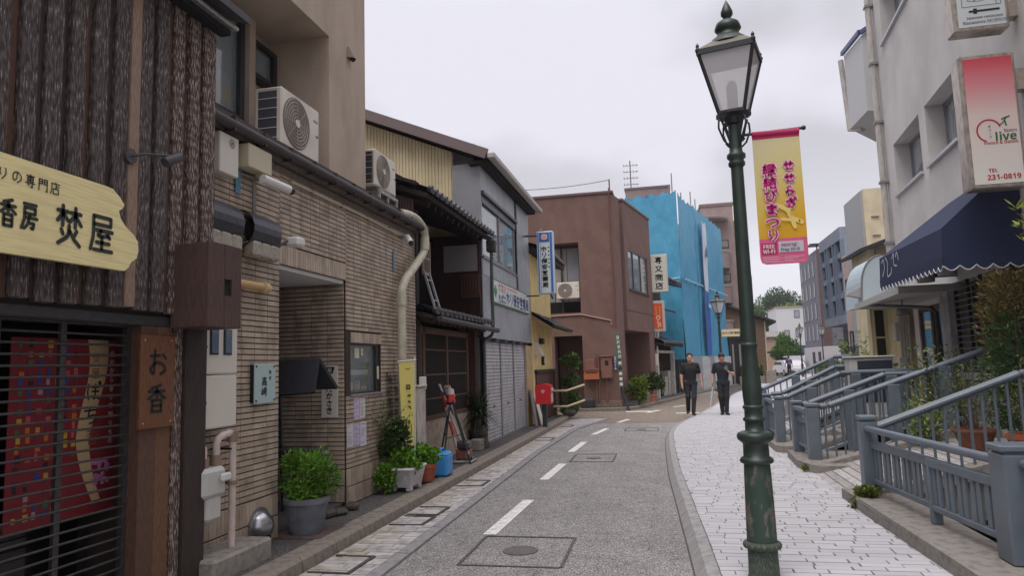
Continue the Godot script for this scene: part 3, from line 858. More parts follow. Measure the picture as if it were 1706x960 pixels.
	obj("ledge",N().bev(V(-3.62,1.315,-7.58),V(-3.55,1.34,-8.5),0.004),mat("sill_metal",S(128,124,122),0.4),w)
	var cream := mat("box_cream",S(212,206,194),0.5)
	var e := thing("meter_cabinet","tall cream meter cabinet with two small dark windows beside the timber post","cabinet",V(-3.57,1.2,-4.92))
	obj("body",N().bev(V(0,0.0,0.24),V(0.17,0.405,-0.21),0.012),cream,e)
	var dr := obj("door",N().bev(V(0,0.412,0.24),V(0.172,0.82,-0.21),0.012),cream,e)
	for zz in [0.1,-0.07]:
		var wf := obj("window",N().bev(V(0.17,0.56,zz + 0.052),V(0.182,0.76,zz - 0.052),0.004),mt["frame_black"],dr)
	obj("pane",N().box(V(0.183,0.575,0.14),V(0.186,0.75,0.06)).box(V(0.183,0.575,-0.03),V(0.186,0.75,-0.11)),glass("meter_pane",S(120,140,160),0.5),dr)
	for yy in [0.2,0.62]: obj("lock",N().tube([V(0.17,yy,0.2),V(0.186,yy,0.2)],0.011,10),mat("lock_grey",S(120,116,110),0.4),e)
	var f := thing("meter_box","flat cream box with circled mark high on the tiles under the gutter","box",V(-3.57,3.42,-5.1))
	obj("body",N().bev(V(0,-0.17,0.14),V(0.1,0.17,-0.12),0.008),cream,f)
	var mk := N()
	var ring := []
	for i in 21: ring.append(P2(cos(TAU * i / 20),sin(TAU * i / 20)) * 0.034 + P2(0.02,0.1))
	stroke(mk,ring,0.006,0.003)
	write("井",P2(0.02,0.1),P2(0.04,0.04),Vector2.ZERO,0.005,mk)
	put("mark",mk,mat("ink_grey",S(70,70,76),0.6),f,facing(0.1,0,0))
	var bx := thing("junction_box","square beige junction box above a white camera under the gutter","box",V(-3.57,3.48,-5.5))
	obj("body",N().bev(V(0.02,-0.1,0.19),V(0.14,0.11,-0.17),0.008),mat("box_beige",S(194,184,158),0.6),bx)
	obj("conduit",N().tube([V(0.03,-0.1,-0.06),V(0.03,-0.62,-0.06)],0.017,8).tube([V(0.0,-0.14,0.2),V(0.04,-0.13,-0.1)],0.012,8),mat("conduit_grey",S(130,122,114),0.6),bx)
	for q in [[V(-3.4,3.31,-5.55),"white tube security camera hanging under the beige junction box",V(0.07,-0.03,-0.3)],[V(-3.45,3.42,-9.15),"small round security camera at the far end of the tiled wall",V(0.08,-0.1,0.08)]]:
		var cm := thing("security_camera",q[1],"camera",q[0])
		var d: Vector3 = q[2]
		obj("mount",N().tube([V(-0.15,0.03,0),V(0,0,0)],0.016,8),mt["conduit_grey"],cm)
		obj("body",N().tube([-d * 0.2,d * 0.85],0.042,14),mat("camera_white",S(212,210,206),0.4),cm)
		obj("lens",N().tube([d * 0.85,d * 1.0],0.036,14),mat("lens_black",S(28,28,34),0.2),cm)
	var cond := thing("wall_conduit","thin beige conduit running along the tiles under the gutter","pipe",V(-3.545,3.48,-6.2))
	obj("pipe",N().tube([V(0,0,0),V(0,0,-1.6),V(0,-0.02,-2.9)],0.014,8),mt["box_beige"],cond)
	for i in 4: obj("clip",N().box(V(-0.02,-0.02,-0.4 - i * 0.7),V(0.012,0.02,-0.43 - i * 0.7)),mt["conduit_grey"],cond)
	var lab := [["blue reflective strip hanging beside the beige junction box",V(-3.56,3.29,-5.34),0.036,0.13],["narrow blue strip near the far end of the tiled wall",V(-3.56,3.07,-8.9),0.03,0.14]]
	for q in lab:
		var s2 := N().box(V(0,-q[3],q[2]),V(0.006,q[3],-q[2]))
		for i in 8: s2.box(V(0.006,-q[3] + i * q[3] / 4,q[2]),V(0.009,-q[3] + i * q[3] / 4 + 0.012,-q[2]))
		var o := obj("reflective_strip",s2,mat("strip_blue",S(84,132,160),0.4))
		o.position = q[1]
		tag(o,q[0],"strip","")
	var hood_m := mat("hood_dark",S(66,66,74),0.35,"dirt",V(0.4,0.4,0.4),0.0,"gravel",0.4,0.4)
	var base_m := mat("hood_base",S(170,162,148),0.5,"dirt",V(0.2,0.2,0.2),0.0,"gravel",0.4,0.3)
	for q in [[-5.0,"nearer of two dark barrel hoods on the tiles, partly behind the planks"],[-5.58,"dark barrel exhaust hood next to the white flood lamp"]]:
		var x := thing("exhaust_hood",q[1],"vent",V(-3.56,2.86,q[0]),0.0,"exhaust hoods on the tiled wall")
		var s3 := N()
		for i in 10:
			var a := PI * 0.5 - PI * i / 9.0
			var b := PI * 0.5 - PI * (i + 1) / 9.0
			if i == 9: break
			for rr in [0.165,0.16]:
				var p0 := V(cos(a) * rr * 0.95,sin(a) * rr,0)
				var p1 := V(cos(b) * rr * 0.95,sin(b) * rr,0)
				s3.quad(p0 + V(0,0,-0.22),p1 + V(0,0,-0.22),p1 + V(0,0,0.22),p0 + V(0,0,0.22))
		obj("hood",s3,hood_m,x)
		obj("duct",N().tube([V(0,0,0),V(0.06,0,0)],0.13,18),mat("void_dark",S(26,25,26)),x)
		var bb := N()
		for i in 3: bb.bev(V(0.03,-0.25,0.2 - i * 0.14),V(0.15,-0.11,0.07 - i * 0.14),0.02)
		obj("tray",bb,base_m,x)
	var fl := thing("flood_lamp","white LED flood lamp on a bent arm right of the exhaust hoods","lamp",V(-3.56,2.8,-5.85))
	obj("arm",N().tube([V(0,-0.05,0.12),V(0.09,-0.06,0.05),V(0.14,0.02,-0.05),V(0.16,0.05,-0.1)],0.012,8),grey_m(),fl)
	obj("head",N().bev(V(0.12,-0.02,-0.06),V(0.26,0.07,-0.2),0.02),mt["camera_white"],fl)
	obj("socket_box",N().bev(V(0,0.06,0.12),V(0.06,0.22,-0.02),0.01),cream,fl)
	var tp := thing("drain_pipe_stub","tan plastic pipe end crossing the tiles behind the timber box","pipe",V(-3.5,2.37,-5.3))
	obj("pipe",N().tube([V(0.06,-0.02,0.7),V(0.02,0,-0.3)],0.038,14),mat("pipe_tan",S(190,154,104),0.4),tp)
	obj("socket",N().tube([V(0.02,0,-0.3),V(0.0,0,-0.42)],[0.05,0.044],14).tube([V(0.0,0,-0.42),V(-0.06,0,-0.47)],0.04,12),mat("pipe_tan2",S(202,178,128),0.45),tp)
	var gm2 := thing("gas_meter","grey gas meter with two bent pipes below the cream cabinet","gas meter",V(-3.4,0.72,-4.8))
	var gg := mat("meter_grey",S(190,190,184),0.4)
	obj("body",N().bev(V(-0.1,-0.02,0.14),V(0.06,0.2,-0.13),0.03),gg,gm2)
	obj("case",N().bev(V(-0.1,-0.2,0.08),V(0.045,0.0,-0.1),0.03),gg,gm2)
	obj("dial",N().bev(V(0.06,0.09,-0.02),V(0.1,0.15,-0.13),0.012),mat("camera_white",S(212,210,206)),gm2)
	var pm := mat("pipe_pinkish",S(212,194,184),0.5,"blotch",V(0.6,0.6,0.6))
	obj("pipe",N().tube([V(-0.02,0.2,-0.1),V(-0.02,0.36,-0.1),V(-0.015,0.4,-0.115),V(-0.01,0.42,-0.16),V(-0.005,0.43,-0.24),V(0,0.42,-0.275),V(0,0.38,-0.28),V(0,0.1,-0.28),V(0,-0.5,-0.28)],0.028,12),pm,gm2)
	obj("pipe",N().tube([V(-0.02,0.2,0.06),V(-0.02,0.34,0.06),V(-0.03,0.38,0.1),V(-0.06,0.39,0.16)],0.03,12),pm,gm2)
	for q in [[-0.02,0.2,0.28,-0.1],[-0.02,0.2,0.27,0.06],[0.0,0.36,0.44,-0.28],[0.0,0.03,0.06,-0.28]]: obj("collar",N().tube([V(q[0],q[1],q[3]),V(q[0],q[2],q[3])],0.043,12),mat("collar",S(140,118,102),0.5),gm2)
	obj("strap",N().box(V(-0.17,0.04,-0.245),V(0.01,0.055,-0.32)).box(V(-0.17,0.3,-0.245),V(0.01,0.315,-0.32)),mt["frame_black"],gm2)
	var ft := N().bev(V(-0.3,0,0.35),V(0.13,0.18,-0.42),0.02)
	var fo := obj("concrete_footing",ft,mat("concrete",S(160,153,144),0.9,"dirt",V(0.5,0.5,0.5),0.4))
	fo.position = V(-3.38,0.1,-5.0)
	tag(fo,"low concrete block on the footway below the gas meter pipes","concrete block")
	var vt := thing("dome_vent","round silver dome vent low on the tiles near the potted shrub","vent",V(-3.57,0.29,-5.72))
	var steel := mat("steel",S(190,190,194),0.28,"fine",V(0.4,0.4,0.4),0.0,"gravel",0.4,0.9)
	var dome := N()
	for i in 12:
		for j in 8:
			var f0 := PI * i / 12.0
			var f1 := PI * (i + 1) / 12.0
			var e0 := PI * 0.62 * j / 8.0
			var e1 := PI * 0.62 * (j + 1) / 8.0
			var P := func(ff: float,ee: float): return V(sin(ff) * sin(ee + 0.45) * 0.15 * 1.0,cos(ee + 0.0) * 0.13,cos(ff) * 0.13 * (0.25 + 0.75 * sin(ee * 0.75 + 0.35)))
			dome.quad(P.call(f0,e1),P.call(f1,e1),P.call(f1,e0),P.call(f0,e0)) if false else dome.quad(P.call(f1,e1),P.call(f0,e1),P.call(f0,e0),P.call(f1,e0))
	obj("hood",N().ball(V(0.0,0.0,0.0),V(0.135,0.135,0.135),20,12),steel,vt)
	obj("flange",N().tube([V(-0.005,0,0),V(0.02,0,0)],0.16,24),steel,vt)
	obj("mouth",N().tube([V(0.05,-0.1,0.02),V(0.09,-0.122,0.02)],[0.07,0.06],14),mt["void_dark"],vt)
	var pq := thing("name_plate","pale glass name plate on stand-offs with two brushed characters on the tiles","sign",V(-3.57,1.52,-5.74),PI / 2)
	obj("back",N().box(V(-0.165,-0.165,0),V(-0.14,0.165,0.03)),mt["void_dark"],pq)
	obj("plate",N().bev(V(-0.16,-0.175,0.03),V(0.175,0.175,0.042),0.003),mat("plate_mint",S(170,192,192),0.15),pq)
	obj("lettering",write("高崎",P2(-0.01,0.015),P2(0.085,0.085),P2(-0.005,-0.09),0.01,null,0.045),mat("ink_blue",S(40,52,62),0.5),pq)
	obj("lettering",write("味処",P2(0.08,0.1),P2(0.036,0.04),P2(0,-0.055),0.005,null,0.045),mt["ink_blue"],pq)
	for q in [[-0.14,0.15],[0.15,0.15],[-0.14,-0.15],[0.15,-0.15]]: obj("screw",N().tube([V(q[0],q[1],0.04),V(q[0],q[1],0.048)],0.009,10),mt["lens_black"],pq)
	var os := thing("name_board","narrow white board with black vertical characters inside the entrance recess","sign",V(-3.76,1.385,-7.445))
	obj("board",N().bev(V(-0.1,-0.29,0),V(0.1,0.29,0.016),0.003),mat("board_white",S(206,200,190),0.6),os)
	obj("emblem",N().plate(PackedVector2Array([P2(-0.055,0.2),P2(0.04,0.2),P2(0.065,0.275),P2(-0.035,0.275)]),0.016,0.018),mt["ink_black"],os)
	obj("lettering",write("旧",P2(0.004,0.238),P2(0.05,0.05),Vector2.ZERO,0.007,null,0.021),mat("ink_pale",S(220,214,204),0.6),os)
	obj("lettering",write("味処",P2(0.0,0.15),P2(0.036,0.036),P2(0,-0.05),0.0045,null,0.019),mt["ink_black"],os)
	obj("lettering",write("たかさき",P2(0,0.03),P2(0.085,0.08),P2(0,-0.082),0.011,null,0.019),mt["ink_black"],os)
	var notes := [["pale violet notice taped below the display window",-7.72,1.17,0.07,0.12,S(198,182,208)],["white notice with picture right of the violet notice",-7.88,1.17,0.075,0.115,S(206,202,200)],["pale grey notice at the wall corner below the others",-7.55,0.88,0.08,0.125,S(200,196,196)],["violet patterned notice in the lower row of notices",-7.72,0.88,0.075,0.12,S(190,178,206)],["larger white sheet at the right of the lower notices",-7.9,0.87,0.085,0.14,S(204,202,208)]]
	var r := RandomNumberGenerator.new()
	r.seed = 3
	for q in notes:
		var t := thing("notice",q[0],"notice",V(-3.568,q[2],q[1]),PI / 2,"paper notices under the display window")
		obj("paper",N().box(V(-q[3],-q[4],0.0),V(q[3],q[4],0.003)),mat("paper_%d" % int(q[1] * -100 + q[2] * 10),q[5],0.8),t)
		var ls := N()
		for i in 9:
			if r.randf() < 0.75: ls.box(V(-q[3] * 0.75,q[4] * (0.8 - i * 0.19),0.003),V(q[3] * r.randf_range(-0.2,0.75),q[4] * (0.8 - i * 0.19) + 0.007,0.004))
		obj("print",ls,mat("print_violet",S(136,116,150),0.8),t)
	var st := thing("menu_stand","black menu stand with a little gabled roof in the tiled entrance","stand",V(-3.78,0.12,-6.85))
	var blk := mat("iron_black",S(58,60,66),0.5,"dirt",V(0.3,0.3,0.3))
	obj("roof",N().hexa([V(-0.34,1.24,0.17),V(0.24,1.27,0.17),V(0.2,1.6,0.0),V(-0.34,1.6,0.0),V(-0.34,1.26,0.19),V(0.25,1.29,0.19),V(0.21,1.63,0.0),V(-0.34,1.63,0.0)]).hexa([V(-0.34,1.6,0.0),V(0.2,1.6,0.0),V(0.3,1.3,-0.2),V(-0.34,1.3,-0.2),V(-0.34,1.63,0.0),V(0.21,1.63,0.0),V(0.32,1.32,-0.2),V(-0.34,1.32,-0.2)]),blk,st)
	for q in [[-0.28,0.1],[-0.28,-0.12]]: obj("leg",N().bar(V(q[0],0.04,q[1]),V(q[0],1.3,q[1] * 0.3),0.03,0.03),blk,st)
	obj("shelf",N().box(V(-0.34,0.66,0.12),V(0.22,0.7,-0.14)),blk,st)
	var art := thing("iron_lettering","black wrought iron characters fixed to the tiles beside the pale drainpipe","sign",V(-3.565,1.25,-8.82),PI / 2)
	var rr := RandomNumberGenerator.new()
	rr.seed = 8
	for q in [-0.2,0.2]: obj("pin",N().box(V(q,0.3,-0.01),V(q + 0.02,0.32,0.012)),blk,art)
	obj("lettering",write("味処高崎",P2(-0.13,0.24),P2(0.2,0.15),P2(0,-0.155),0.018,null,0.012),blk,art)
	obj("lettering",write("たかさき",P2(0.12,0.24),P2(0.2,0.15),P2(0,-0.155),0.018,null,0.012),blk,art)
func grey_m() -> StandardMaterial3D: return mat("lamp_grey",S(78,76,80),0.5,"dirt",V(0.2,0.2,0.2))
func ac_unit(called: String,label: String,at: Vector3,turn: float,w: float,h: float,d: float,fan := true) -> Node3D:
	var t := thing(called,label,"air conditioner",at,turn)
	var shell := mat("ac_cream",S(216,208,196),0.45,"blotch",V(2,2,2))
	obj("casing",N().bev(V(-w / 2,0.03,-d),V(w / 2,h,0),0.018),shell,t)
	obj("foot",N().box(V(-w / 2 + 0.08,0,-d),V(-w / 2 + 0.13,0.03,0.02)),mat("ac_foot",S(120,118,114),0.6),t)
	obj("foot",N().box(V(w / 2 - 0.13,0,-d),V(w / 2 - 0.08,0.03,0.02)),mt["ac_foot"],t)
	var cx := -w * 0.13
	var rad := h * 0.4
	var grill := N()
	for i in 7:
		var k: float = rad * (i + 1) / 7.0
		var ring := []
		for j in 25: ring.append(V(cx + cos(TAU * j / 24) * k,h * 0.52 + sin(TAU * j / 24) * k,0.012))
		grill.tube(ring,0.0035,5,false)
	for j in 8: grill.tube([V(cx,h * 0.52,0.012),V(cx + cos(TAU * j / 8) * rad,h * 0.52 + sin(TAU * j / 8) * rad,0.012)],0.003,5,false)
	var gg := obj("fan_guard",grill,mat("ac_guard",S(176,168,158),0.5),t)
	obj("surround",N().tube([V(cx,h * 0.52,0.0),V(cx,h * 0.52,0.006)],rad * 1.06,28),mat("ac_recess",S(126,116,108),0.6),t)
	obj("hub",N().tube([V(cx,h * 0.52,0.006),V(cx,h * 0.52,0.02)],rad * 0.17,16),shell,t)
	obj("badge",N().box(V(w * 0.33,h * 0.75,0),V(w * 0.45,h * 0.79,0.003)),mat("badge_green",S(120,150,140),0.5),t)
	obj("label",N().box(V(w * 0.4,h * 0.5,0),V(w * 0.46,h * 0.53,0.003)),mat("badge_dark",S(56,54,54),0.5),t)
	obj("coil",N().box(V(-w / 2 - 0.004,0.08,-d * 0.85),V(-w / 2 + 0.002,h * 0.93,-d * 0.18)),mat("coil_dark",S(66,68,76),0.5),t)
	var wires := N()
	for i in 6: wires.box(V(-w / 2 - 0.01,0.1 + i * h * 0.16,-d * 0.88),V(-w / 2 - 0.004,0.106 + i * h * 0.16,-d * 0.15))
	obj("coil_guard",wires,shell,t)
	return t
func build_tan_building() -> void:
	var h := thing("concrete_building","tan rendered building with dark framed windows above the tiled shop","building")
	var tan_m := mat("render_tan",S(182,165,149),0.88,"blotch",V(2.2,5.0,2.2),0.2)
	obj("wall",N().box(V(-3.6,3.77,-7.12),V(-9.0,10.5,-8.1)).box(V(-3.6,5.42,-2.0),V(-9.0,10.5,-7.12)).box(V(-4.36,3.77,-2.0),V(-9.0,4.28,-7.12)).box(V(-4.36,4.28,-6.48),V(-9,4.86,-7.12)).box(V(-4.36,4.28,-2.0),V(-9,5.42,-5.05)).box(V(-4.36,5.26,-6.48),V(-9,5.42,-7.12)),tan_m,h)
	obj("return",N().box(V(-4.2,3.77,-6.49),V(-4.36,5.42,-6.93)).box(V(-4.2,3.77,-7.54),V(-4.36,5.42,-7.119)) if false else N().box(V(-4.2,3.77,-2.0),V(-4.36,4.22,-7.12)).box(V(-4.2,4.22,-6.49),V(-4.36,5.42,-6.6)).box(V(-4.2,4.22,-4.0),V(-4.36,5.42,-5.35)),tan_m,h)
	var fr := mat("frame_dark",S(44,42,44),0.4)
	for q in [[-5.4,-6.46,4.24,5.4],[-6.62,-7.1,4.84,5.26]]:
		var w := N()
		var x0 := -4.24
		w.box(V(x0,q[2],q[0]),V(x0 - 0.08,q[2] + 0.05,q[1])).box(V(x0,q[3] - 0.05,q[0]),V(x0 - 0.08,q[3],q[1])).box(V(x0,q[2] + 0.05,q[0]),V(x0 - 0.08,q[3] - 0.05,q[0] - 0.05)).box(V(x0,q[2] + 0.05,q[1] + 0.07),V(x0 - 0.08,q[3] - 0.05,q[1]))
		var o := obj("window",w,fr,h)
		obj("pane",N().box(V(x0 - 0.05,q[2] + 0.05,q[0] - 0.05),V(x0 - 0.055,q[3] - 0.05,q[1] + 0.07)),glass("pane_grey",S(150,165,172),0.35),o)
		obj("curtain",N().box(V(x0 - 0.12,q[2],q[0]),V(x0 - 0.13,q[3],q[1])),mat("curtain_grey",S(168,176,180),0.9),o)
		if q[2] < 4.5:
			obj("film",N().plate(PackedVector2Array([P2(0,0),P2(0.9,0),P2(0.9,0.16),P2(0,0.3)]),0,0.002),mat("film_yellow",S(206,170,60),0.6),o).transform = facing(x0 - 0.1,q[2] + 0.16,q[0] - 0.08)
			obj("film",N().plate(PackedVector2Array([P2(0,0),P2(0.25,0.3),P2(0.45,0.34),P2(0.7,0.1),P2(0.6,0.1),P2(0.42,0.24),P2(0.3,0.2),P2(0.12,0)]),0,0.002),mat("film_red",S(180,110,90),0.6),o).transform = facing(x0 - 0.1,q[2] + 0.4,q[0] - 0.22)
	var vc := thing("wall_vent","small pointed vent cap on the tan wall near the roof edge","vent",V(-3.6,5.42,-7.62))
	obj("cap",N().hexa([V(0,-0.05,0.06),V(0.09,-0.06,0.03),V(0.09,-0.06,-0.03),V(0,-0.05,-0.06),V(0,0.09,0.04),V(0.02,0.08,0.02),V(0.02,0.08,-0.02),V(0,0.09,-0.04)]),mat("vent_tan",S(128,110,98),0.6),vc)
	obj("mouth",N().tube([V(0.05,-0.05,0),V(0.07,-0.08,0)],0.03,10),mt["void_dark"],vc)
	ac_unit("air_conditioner","large cream air conditioner on the ledge below the tan building windows",V(-3.56,3.79,-6.43),PI / 2,0.76,0.62,0.3)
	var a2 := ac_unit("air_conditioner","cream air conditioner on a metal stand above the shop drainpipe",V(-3.56,3.94,-8.66),PI / 2,0.7,0.52,0.27)
	obj("stand",N().bar(V(-0.3,-0.03,-0.3),V(0.34,-0.03,-0.3),0.03,0.04).bar(V(-0.3,-0.03,0.02),V(0.34,-0.03,0.02),0.03,0.04).bar(V(-0.28,-0.2,0.02),V(-0.28,-0.03,0.02),0.03,0.03).bar(V(0.3,-0.2,0.02),V(0.3,-0.03,0.02),0.03,0.03).bar(V(0.0,-0.2,0.02),V(0.0,-0.03,0.02),0.03,0.03).bar(V(-0.28,-0.17,0.02),V(0.3,-0.17,0.02),0.02,0.02),mat("zinc",S(168,166,164)),a2)
	var ss := N()
	for i in 18: ss.box(V(-0.36,0.07 + i * 0.0235,-0.25),V(-0.352,0.078 + i * 0.0235,-0.03))
	obj("louvre",ss,mt["badge_dark"],a2)
	var d := thing("downpipe","fat pale drainpipe swan-necking from the gutter to the footway","pipe",V(-3.46,0.1,-9.0))
	var pp := mat("pipe_pale",S(196,190,168),0.5,"dirt",V(0.5,0.9,0.5))
	var path := []
	var ctl := [V(0,3.62,0.1),V(0.01,3.66,-0.25),V(0.02,3.64,-0.55),V(0.02,3.55,-0.78),V(0.02,3.38,-0.85),V(0.01,3.2,-0.78),V(0,2.95,-0.42),V(0,2.75,-0.1),V(0,2.6,0.05),V(0,2.4,0.09),V(0,1.2,0.09),V(0,0,0.09)]
	for i in ctl.size() - 1:
		for k in 4:
			path.append((ctl[i] as Vector3).cubic_interpolate(ctl[i + 1],ctl[maxi(i - 1,0)],ctl[mini(i + 2,ctl.size() - 1)],k / 4.0))
	path.append(ctl[-1])
	obj("pipe",N().tube(path,0.058,16),pp,d)
	obj("collar",N().tube([V(0,2.36,0.09),V(0,2.5,0.09)],0.068,16).tube([V(0.02,3.44,-0.83),V(0.02,3.25,-0.81)],0.066,16),pp,d)
func roll_tile_row(sh: Sh,a: Vector3,b: Vector3,fall: Vector3,n: int,rad: float) -> void:
	pass
func tiled_roof(parent: Node,e0: Vector3,e1: Vector3,up: Vector3,rows: int,cols: int,m: Array,seed_: int) -> void:
	var g := RandomNumberGenerator.new()
	g.seed = seed_
	var along := (e1 - e0) / cols
	var back := up / rows
	var w := along.length()
	var l := back.length() * 1.18
	var s := N()
	var prev := Vector2.ZERO
	for i in 9:
		var t := i / 8.0
		var p := P2((t - 0.5) * w,(0.5 + 0.5 * cos(t * TAU)) * w * 0.2)
		if i > 0:
			s.quad(V(prev.x,prev.y,0),V(p.x,p.y,0),V(p.x,p.y + 0.0,-l),V(prev.x,prev.y,-l))
			s.quad(V(prev.x,prev.y - 0.022,0),V(p.x,p.y - 0.022,0),V(p.x,p.y,0),V(prev.x,prev.y,0))
		prev = p
	var mesh := s.mesh()
	var cap := N().tube([V(0,0.02,0.012),V(0,0.02,-0.05)],w * 0.24,10).mesh()
	var ax := along.normalized()
	var az := -back.normalized()
	var ay := az.cross(ax)
	for r in rows:
		for c in cols:
			var tilt := Basis(ax,deg_to_rad(3.2))
			var p := e0 + along * (c + 0.5) + back * r + ay * (0.02 + g.randf_range(-0.004,0.004))
			put("roof_tile",mesh,m[g.randi() % m.size()],parent,Transform3D(tilt * Basis(ax,ay,az),p))
			if r == 0: put("eave_tile",cap,m[0],parent,Transform3D(Basis(ax,ay,az),e0 + along * c + ay * 0.035))
func build_machiya() -> void:
	var h := thing("townhouse","old dark wooden townhouse with tiled eaves and latticed windows","house")
	var dark := mat("wood_black",S(52,42,38),0.85,"grain",V(0.1,1.2,0.1),0.1,"grain")
	var brown := mat("wood_red",S(98,66,52),0.8,"grain",V(0.1,1.2,0.1),0.1,"grain")
	var tm := [mat("clay_a",S(58,56,60),0.35,"dirt",V(0.5,0.5,0.5)),mat("clay_b",S(70,66,68),0.4,"dirt",V(0.5,0.5,0.5)),mat("clay_c",S(48,47,50),0.35,"dirt",V(0.5,0.5,0.5))]
	var z0 := -9.95
	var z1 := -13.3
	obj("wall",N().box(V(-4.02,0.1,z0),V(-8.0,2.5,z1)).box(V(-4.6,2.5,z0),V(-8.0,4.6,z1)).box(V(-3.62,0.1,z0 + 0.02),V(-8.0,4.0,z0 - 0.1)),mat("wood_core",S(48,40,38)),h)
	obj("plinth",N().box(V(-3.74,0.1,-10.4),V(-4.0,0.8,-13.28)),mat("plaster_beige",S(178,160,142),0.9,"dirt",V(0.9,0.9,0.9)),h)
	obj("sill",N().bev(V(-3.72,0.8,-10.4),V(-4.0,0.87,-13.28),0.01),brown,h)
	var lat := obj("lattice",N().bev(V(-3.73,0.87,-10.5),V(-3.82,2.25,-10.6),0.006).bev(V(-3.73,0.87,-11.7),V(-3.82,2.25,-11.78),0.006).bev(V(-3.73,0.87,-12.95),V(-3.82,2.25,-13.05),0.006).bev(V(-3.73,2.17,-10.4),V(-3.82,2.27,-13.28),0.006),mat("wood_tan",S(116,86,68),0.8,"grain",V(0.1,1.2,0.1),0.2,"grain"),h)
	for yy in [1.12,1.5,1.9]: obj("rail",N().box(V(-3.745,yy,-10.6),V(-3.775,yy + 0.025,-12.95)),mt["wood_tan"],lat)
	for i in 50: put("lattice_bar",N().box(V(-0.02,0.87,0.011),V(0.012,2.2,-0.011)) if i == 0 else lat.get_child(3).mesh,dark,lat,T(V(-3.765,0,-10.66 - i * 0.046 + (0.03 if i > 24 else 0.0))))
	obj("window",N().box(V(-3.9,0.87,-10.4),V(-3.91,2.2,-13.28)),glass("window_smoke",S(60,56,52),0.6),h)
	obj("door_post",N().bev(V(-3.66,0.1,-9.97),V(-3.8,2.4,-10.12),0.008).bev(V(-3.72,0.1,-10.3),V(-3.85,2.3,-10.42),0.008),brown,h)
	obj("end_post",N().bev(V(-3.62,0.1,-13.12),V(-3.8,2.4,-13.3),0.01),mat("wood_red2",S(84,52,42),0.8,"grain",V(0.1,1.2,0.1),0.1,"grain"),h)
	obj("door",N().box(V(-3.8,0.1,-10.1),V(-3.84,2.2,-10.34)),mat("door_grey",S(150,140,132),0.8),h)
	var le := obj("lower_eave",N().hexa([V(-4.6,2.66,z0 + 0.1),V(-3.36,2.33,z0 + 0.1),V(-3.36,2.33,z1 - 0.1),V(-4.6,2.66,z1 - 0.1),V(-4.6,2.74,z0 + 0.1),V(-3.34,2.39,z0 + 0.1),V(-3.34,2.39,z1 - 0.1),V(-4.6,2.74,z1 - 0.1)]),dark,h)
	tiled_roof(le,V(-3.3,2.4,z0 + 0.08),V(-3.3,2.4,z1 - 0.12),V(-1.28,0.37,0),5,15,tm,2)
	obj("gutter",N().tube([V(-3.24,2.33,z0 + 0.1),V(-3.24,2.31,z1 - 0.15)],0.045,10),mat("gutter_brown",S(62,54,54)),le)
	for i in 12: obj("rafter",N().bar(V(-3.4,2.3,z0 - 0.1 - i * 0.28),V(-4.0,2.46,z0 - 0.1 - i * 0.28),0.04,0.06),brown,le)
	var ue := obj("roof",N().hexa([V(-8,5.75,z0 + 0.25),V(-3.36,4.12,z0 + 0.25),V(-3.36,4.12,z1 - 0.36),V(-8,5.75,z1 - 0.36),V(-8,5.83,z0 + 0.25),V(-3.34,4.18,z0 + 0.25),V(-3.34,4.18,z1 - 0.36),V(-8,5.83,z1 - 0.36)]),dark,h)
	tiled_roof(ue,V(-3.3,4.18,z0 + 0.24),V(-3.3,4.18,z1 - 0.36),V(-2.3,0.81,0),8,17,tm,5)
	for i in 11: obj("rafter",N().bar(V(-3.42,4.07,z0 - 0.05 - i * 0.31),V(-4.6,4.5,z0 - 0.05 - i * 0.31),0.05,0.08),dark,ue)
	obj("ridge_board",N().bar(V(-3.5,4.33,z0 + 0.26),V(-5.2,4.93,z0 + 0.3),0.16,0.05).bar(V(-3.8,4.48,z0 + 0.05),V(-4.4,4.83,z0 + 0.2),0.1,0.04),dark,ue)
	var chk := N()
	for i in 12: chk.bev(V(-3.64 - i * 0.045,3.74,z0 + 0.06),V(-3.675 - i * 0.045,4.16 + i * 0.016,z0 + 0.03),0.008)
	obj("cladding",chk,mat("corrugated_plum",S(104,84,84),0.6,"dirt",V(0.4,0.8,0.4)),h)
	obj("wing_wall",N().box(V(-3.52,2.6,z1 + 0.06),V(-4.6,4.2,z1)),mat("wall_red_dark",S(62,34,32),0.85,"dirt",V(0.4,0.8,0.4)),h)
	obj("blind",N().box(V(-3.56,3.48,z1 + 0.09),V(-4.24,4.0,z1 + 0.07)),mat("blind_grey",S(158,154,152),0.8,"fine",V(0.5,0.5,0.5)),h)
	var rl := obj("railing",N().bar(V(-3.48,3.38,z1 + 0.2),V(-3.85,3.38,z1 + 0.2),0.03,0.05),brown,h)
	obj("lower_rail",N().bar(V(-3.48,2.98,z1 + 0.2),V(-3.85,2.98,z1 + 0.2),0.03,0.05),brown,rl)
	for i in 7: obj("baluster",N().box(V(-3.5 - i * 0.055,2.98,z1 + 0.215),V(-3.53 - i * 0.055,3.38,z1 + 0.19)),brown,rl)
	obj("upper_wall",N().box(V(-4.25,2.7,-10.0),V(-4.6,4.35,-10.9)),mat("wall_mud",S(96,84,76),0.9,"dirt",V(0.6,0.6,0.6)),h)
	var sho := obj("shutter",N().bev(V(-3.6,3.05,-10.2),V(-3.63,3.1,-10.55),0.004).bev(V(-3.6,3.55,-10.2),V(-3.63,3.6,-10.55),0.004).bev(V(-3.6,3.05,-10.2),V(-3.63,3.6,-10.23),0.004).bev(V(-3.6,3.05,-10.52),V(-3.63,3.6,-10.55),0.004).box(V(-3.605,3.3,-10.2),V(-3.625,3.33,-10.55)),mat("wood_pale",S(150,136,122),0.8),h)
	for i in 3: obj("slat",N().box(V(-3.607,3.08,-10.28 - i * 0.08),V(-3.622,3.58,-10.295 - i * 0.08)),mt["wood_pale"],sho)
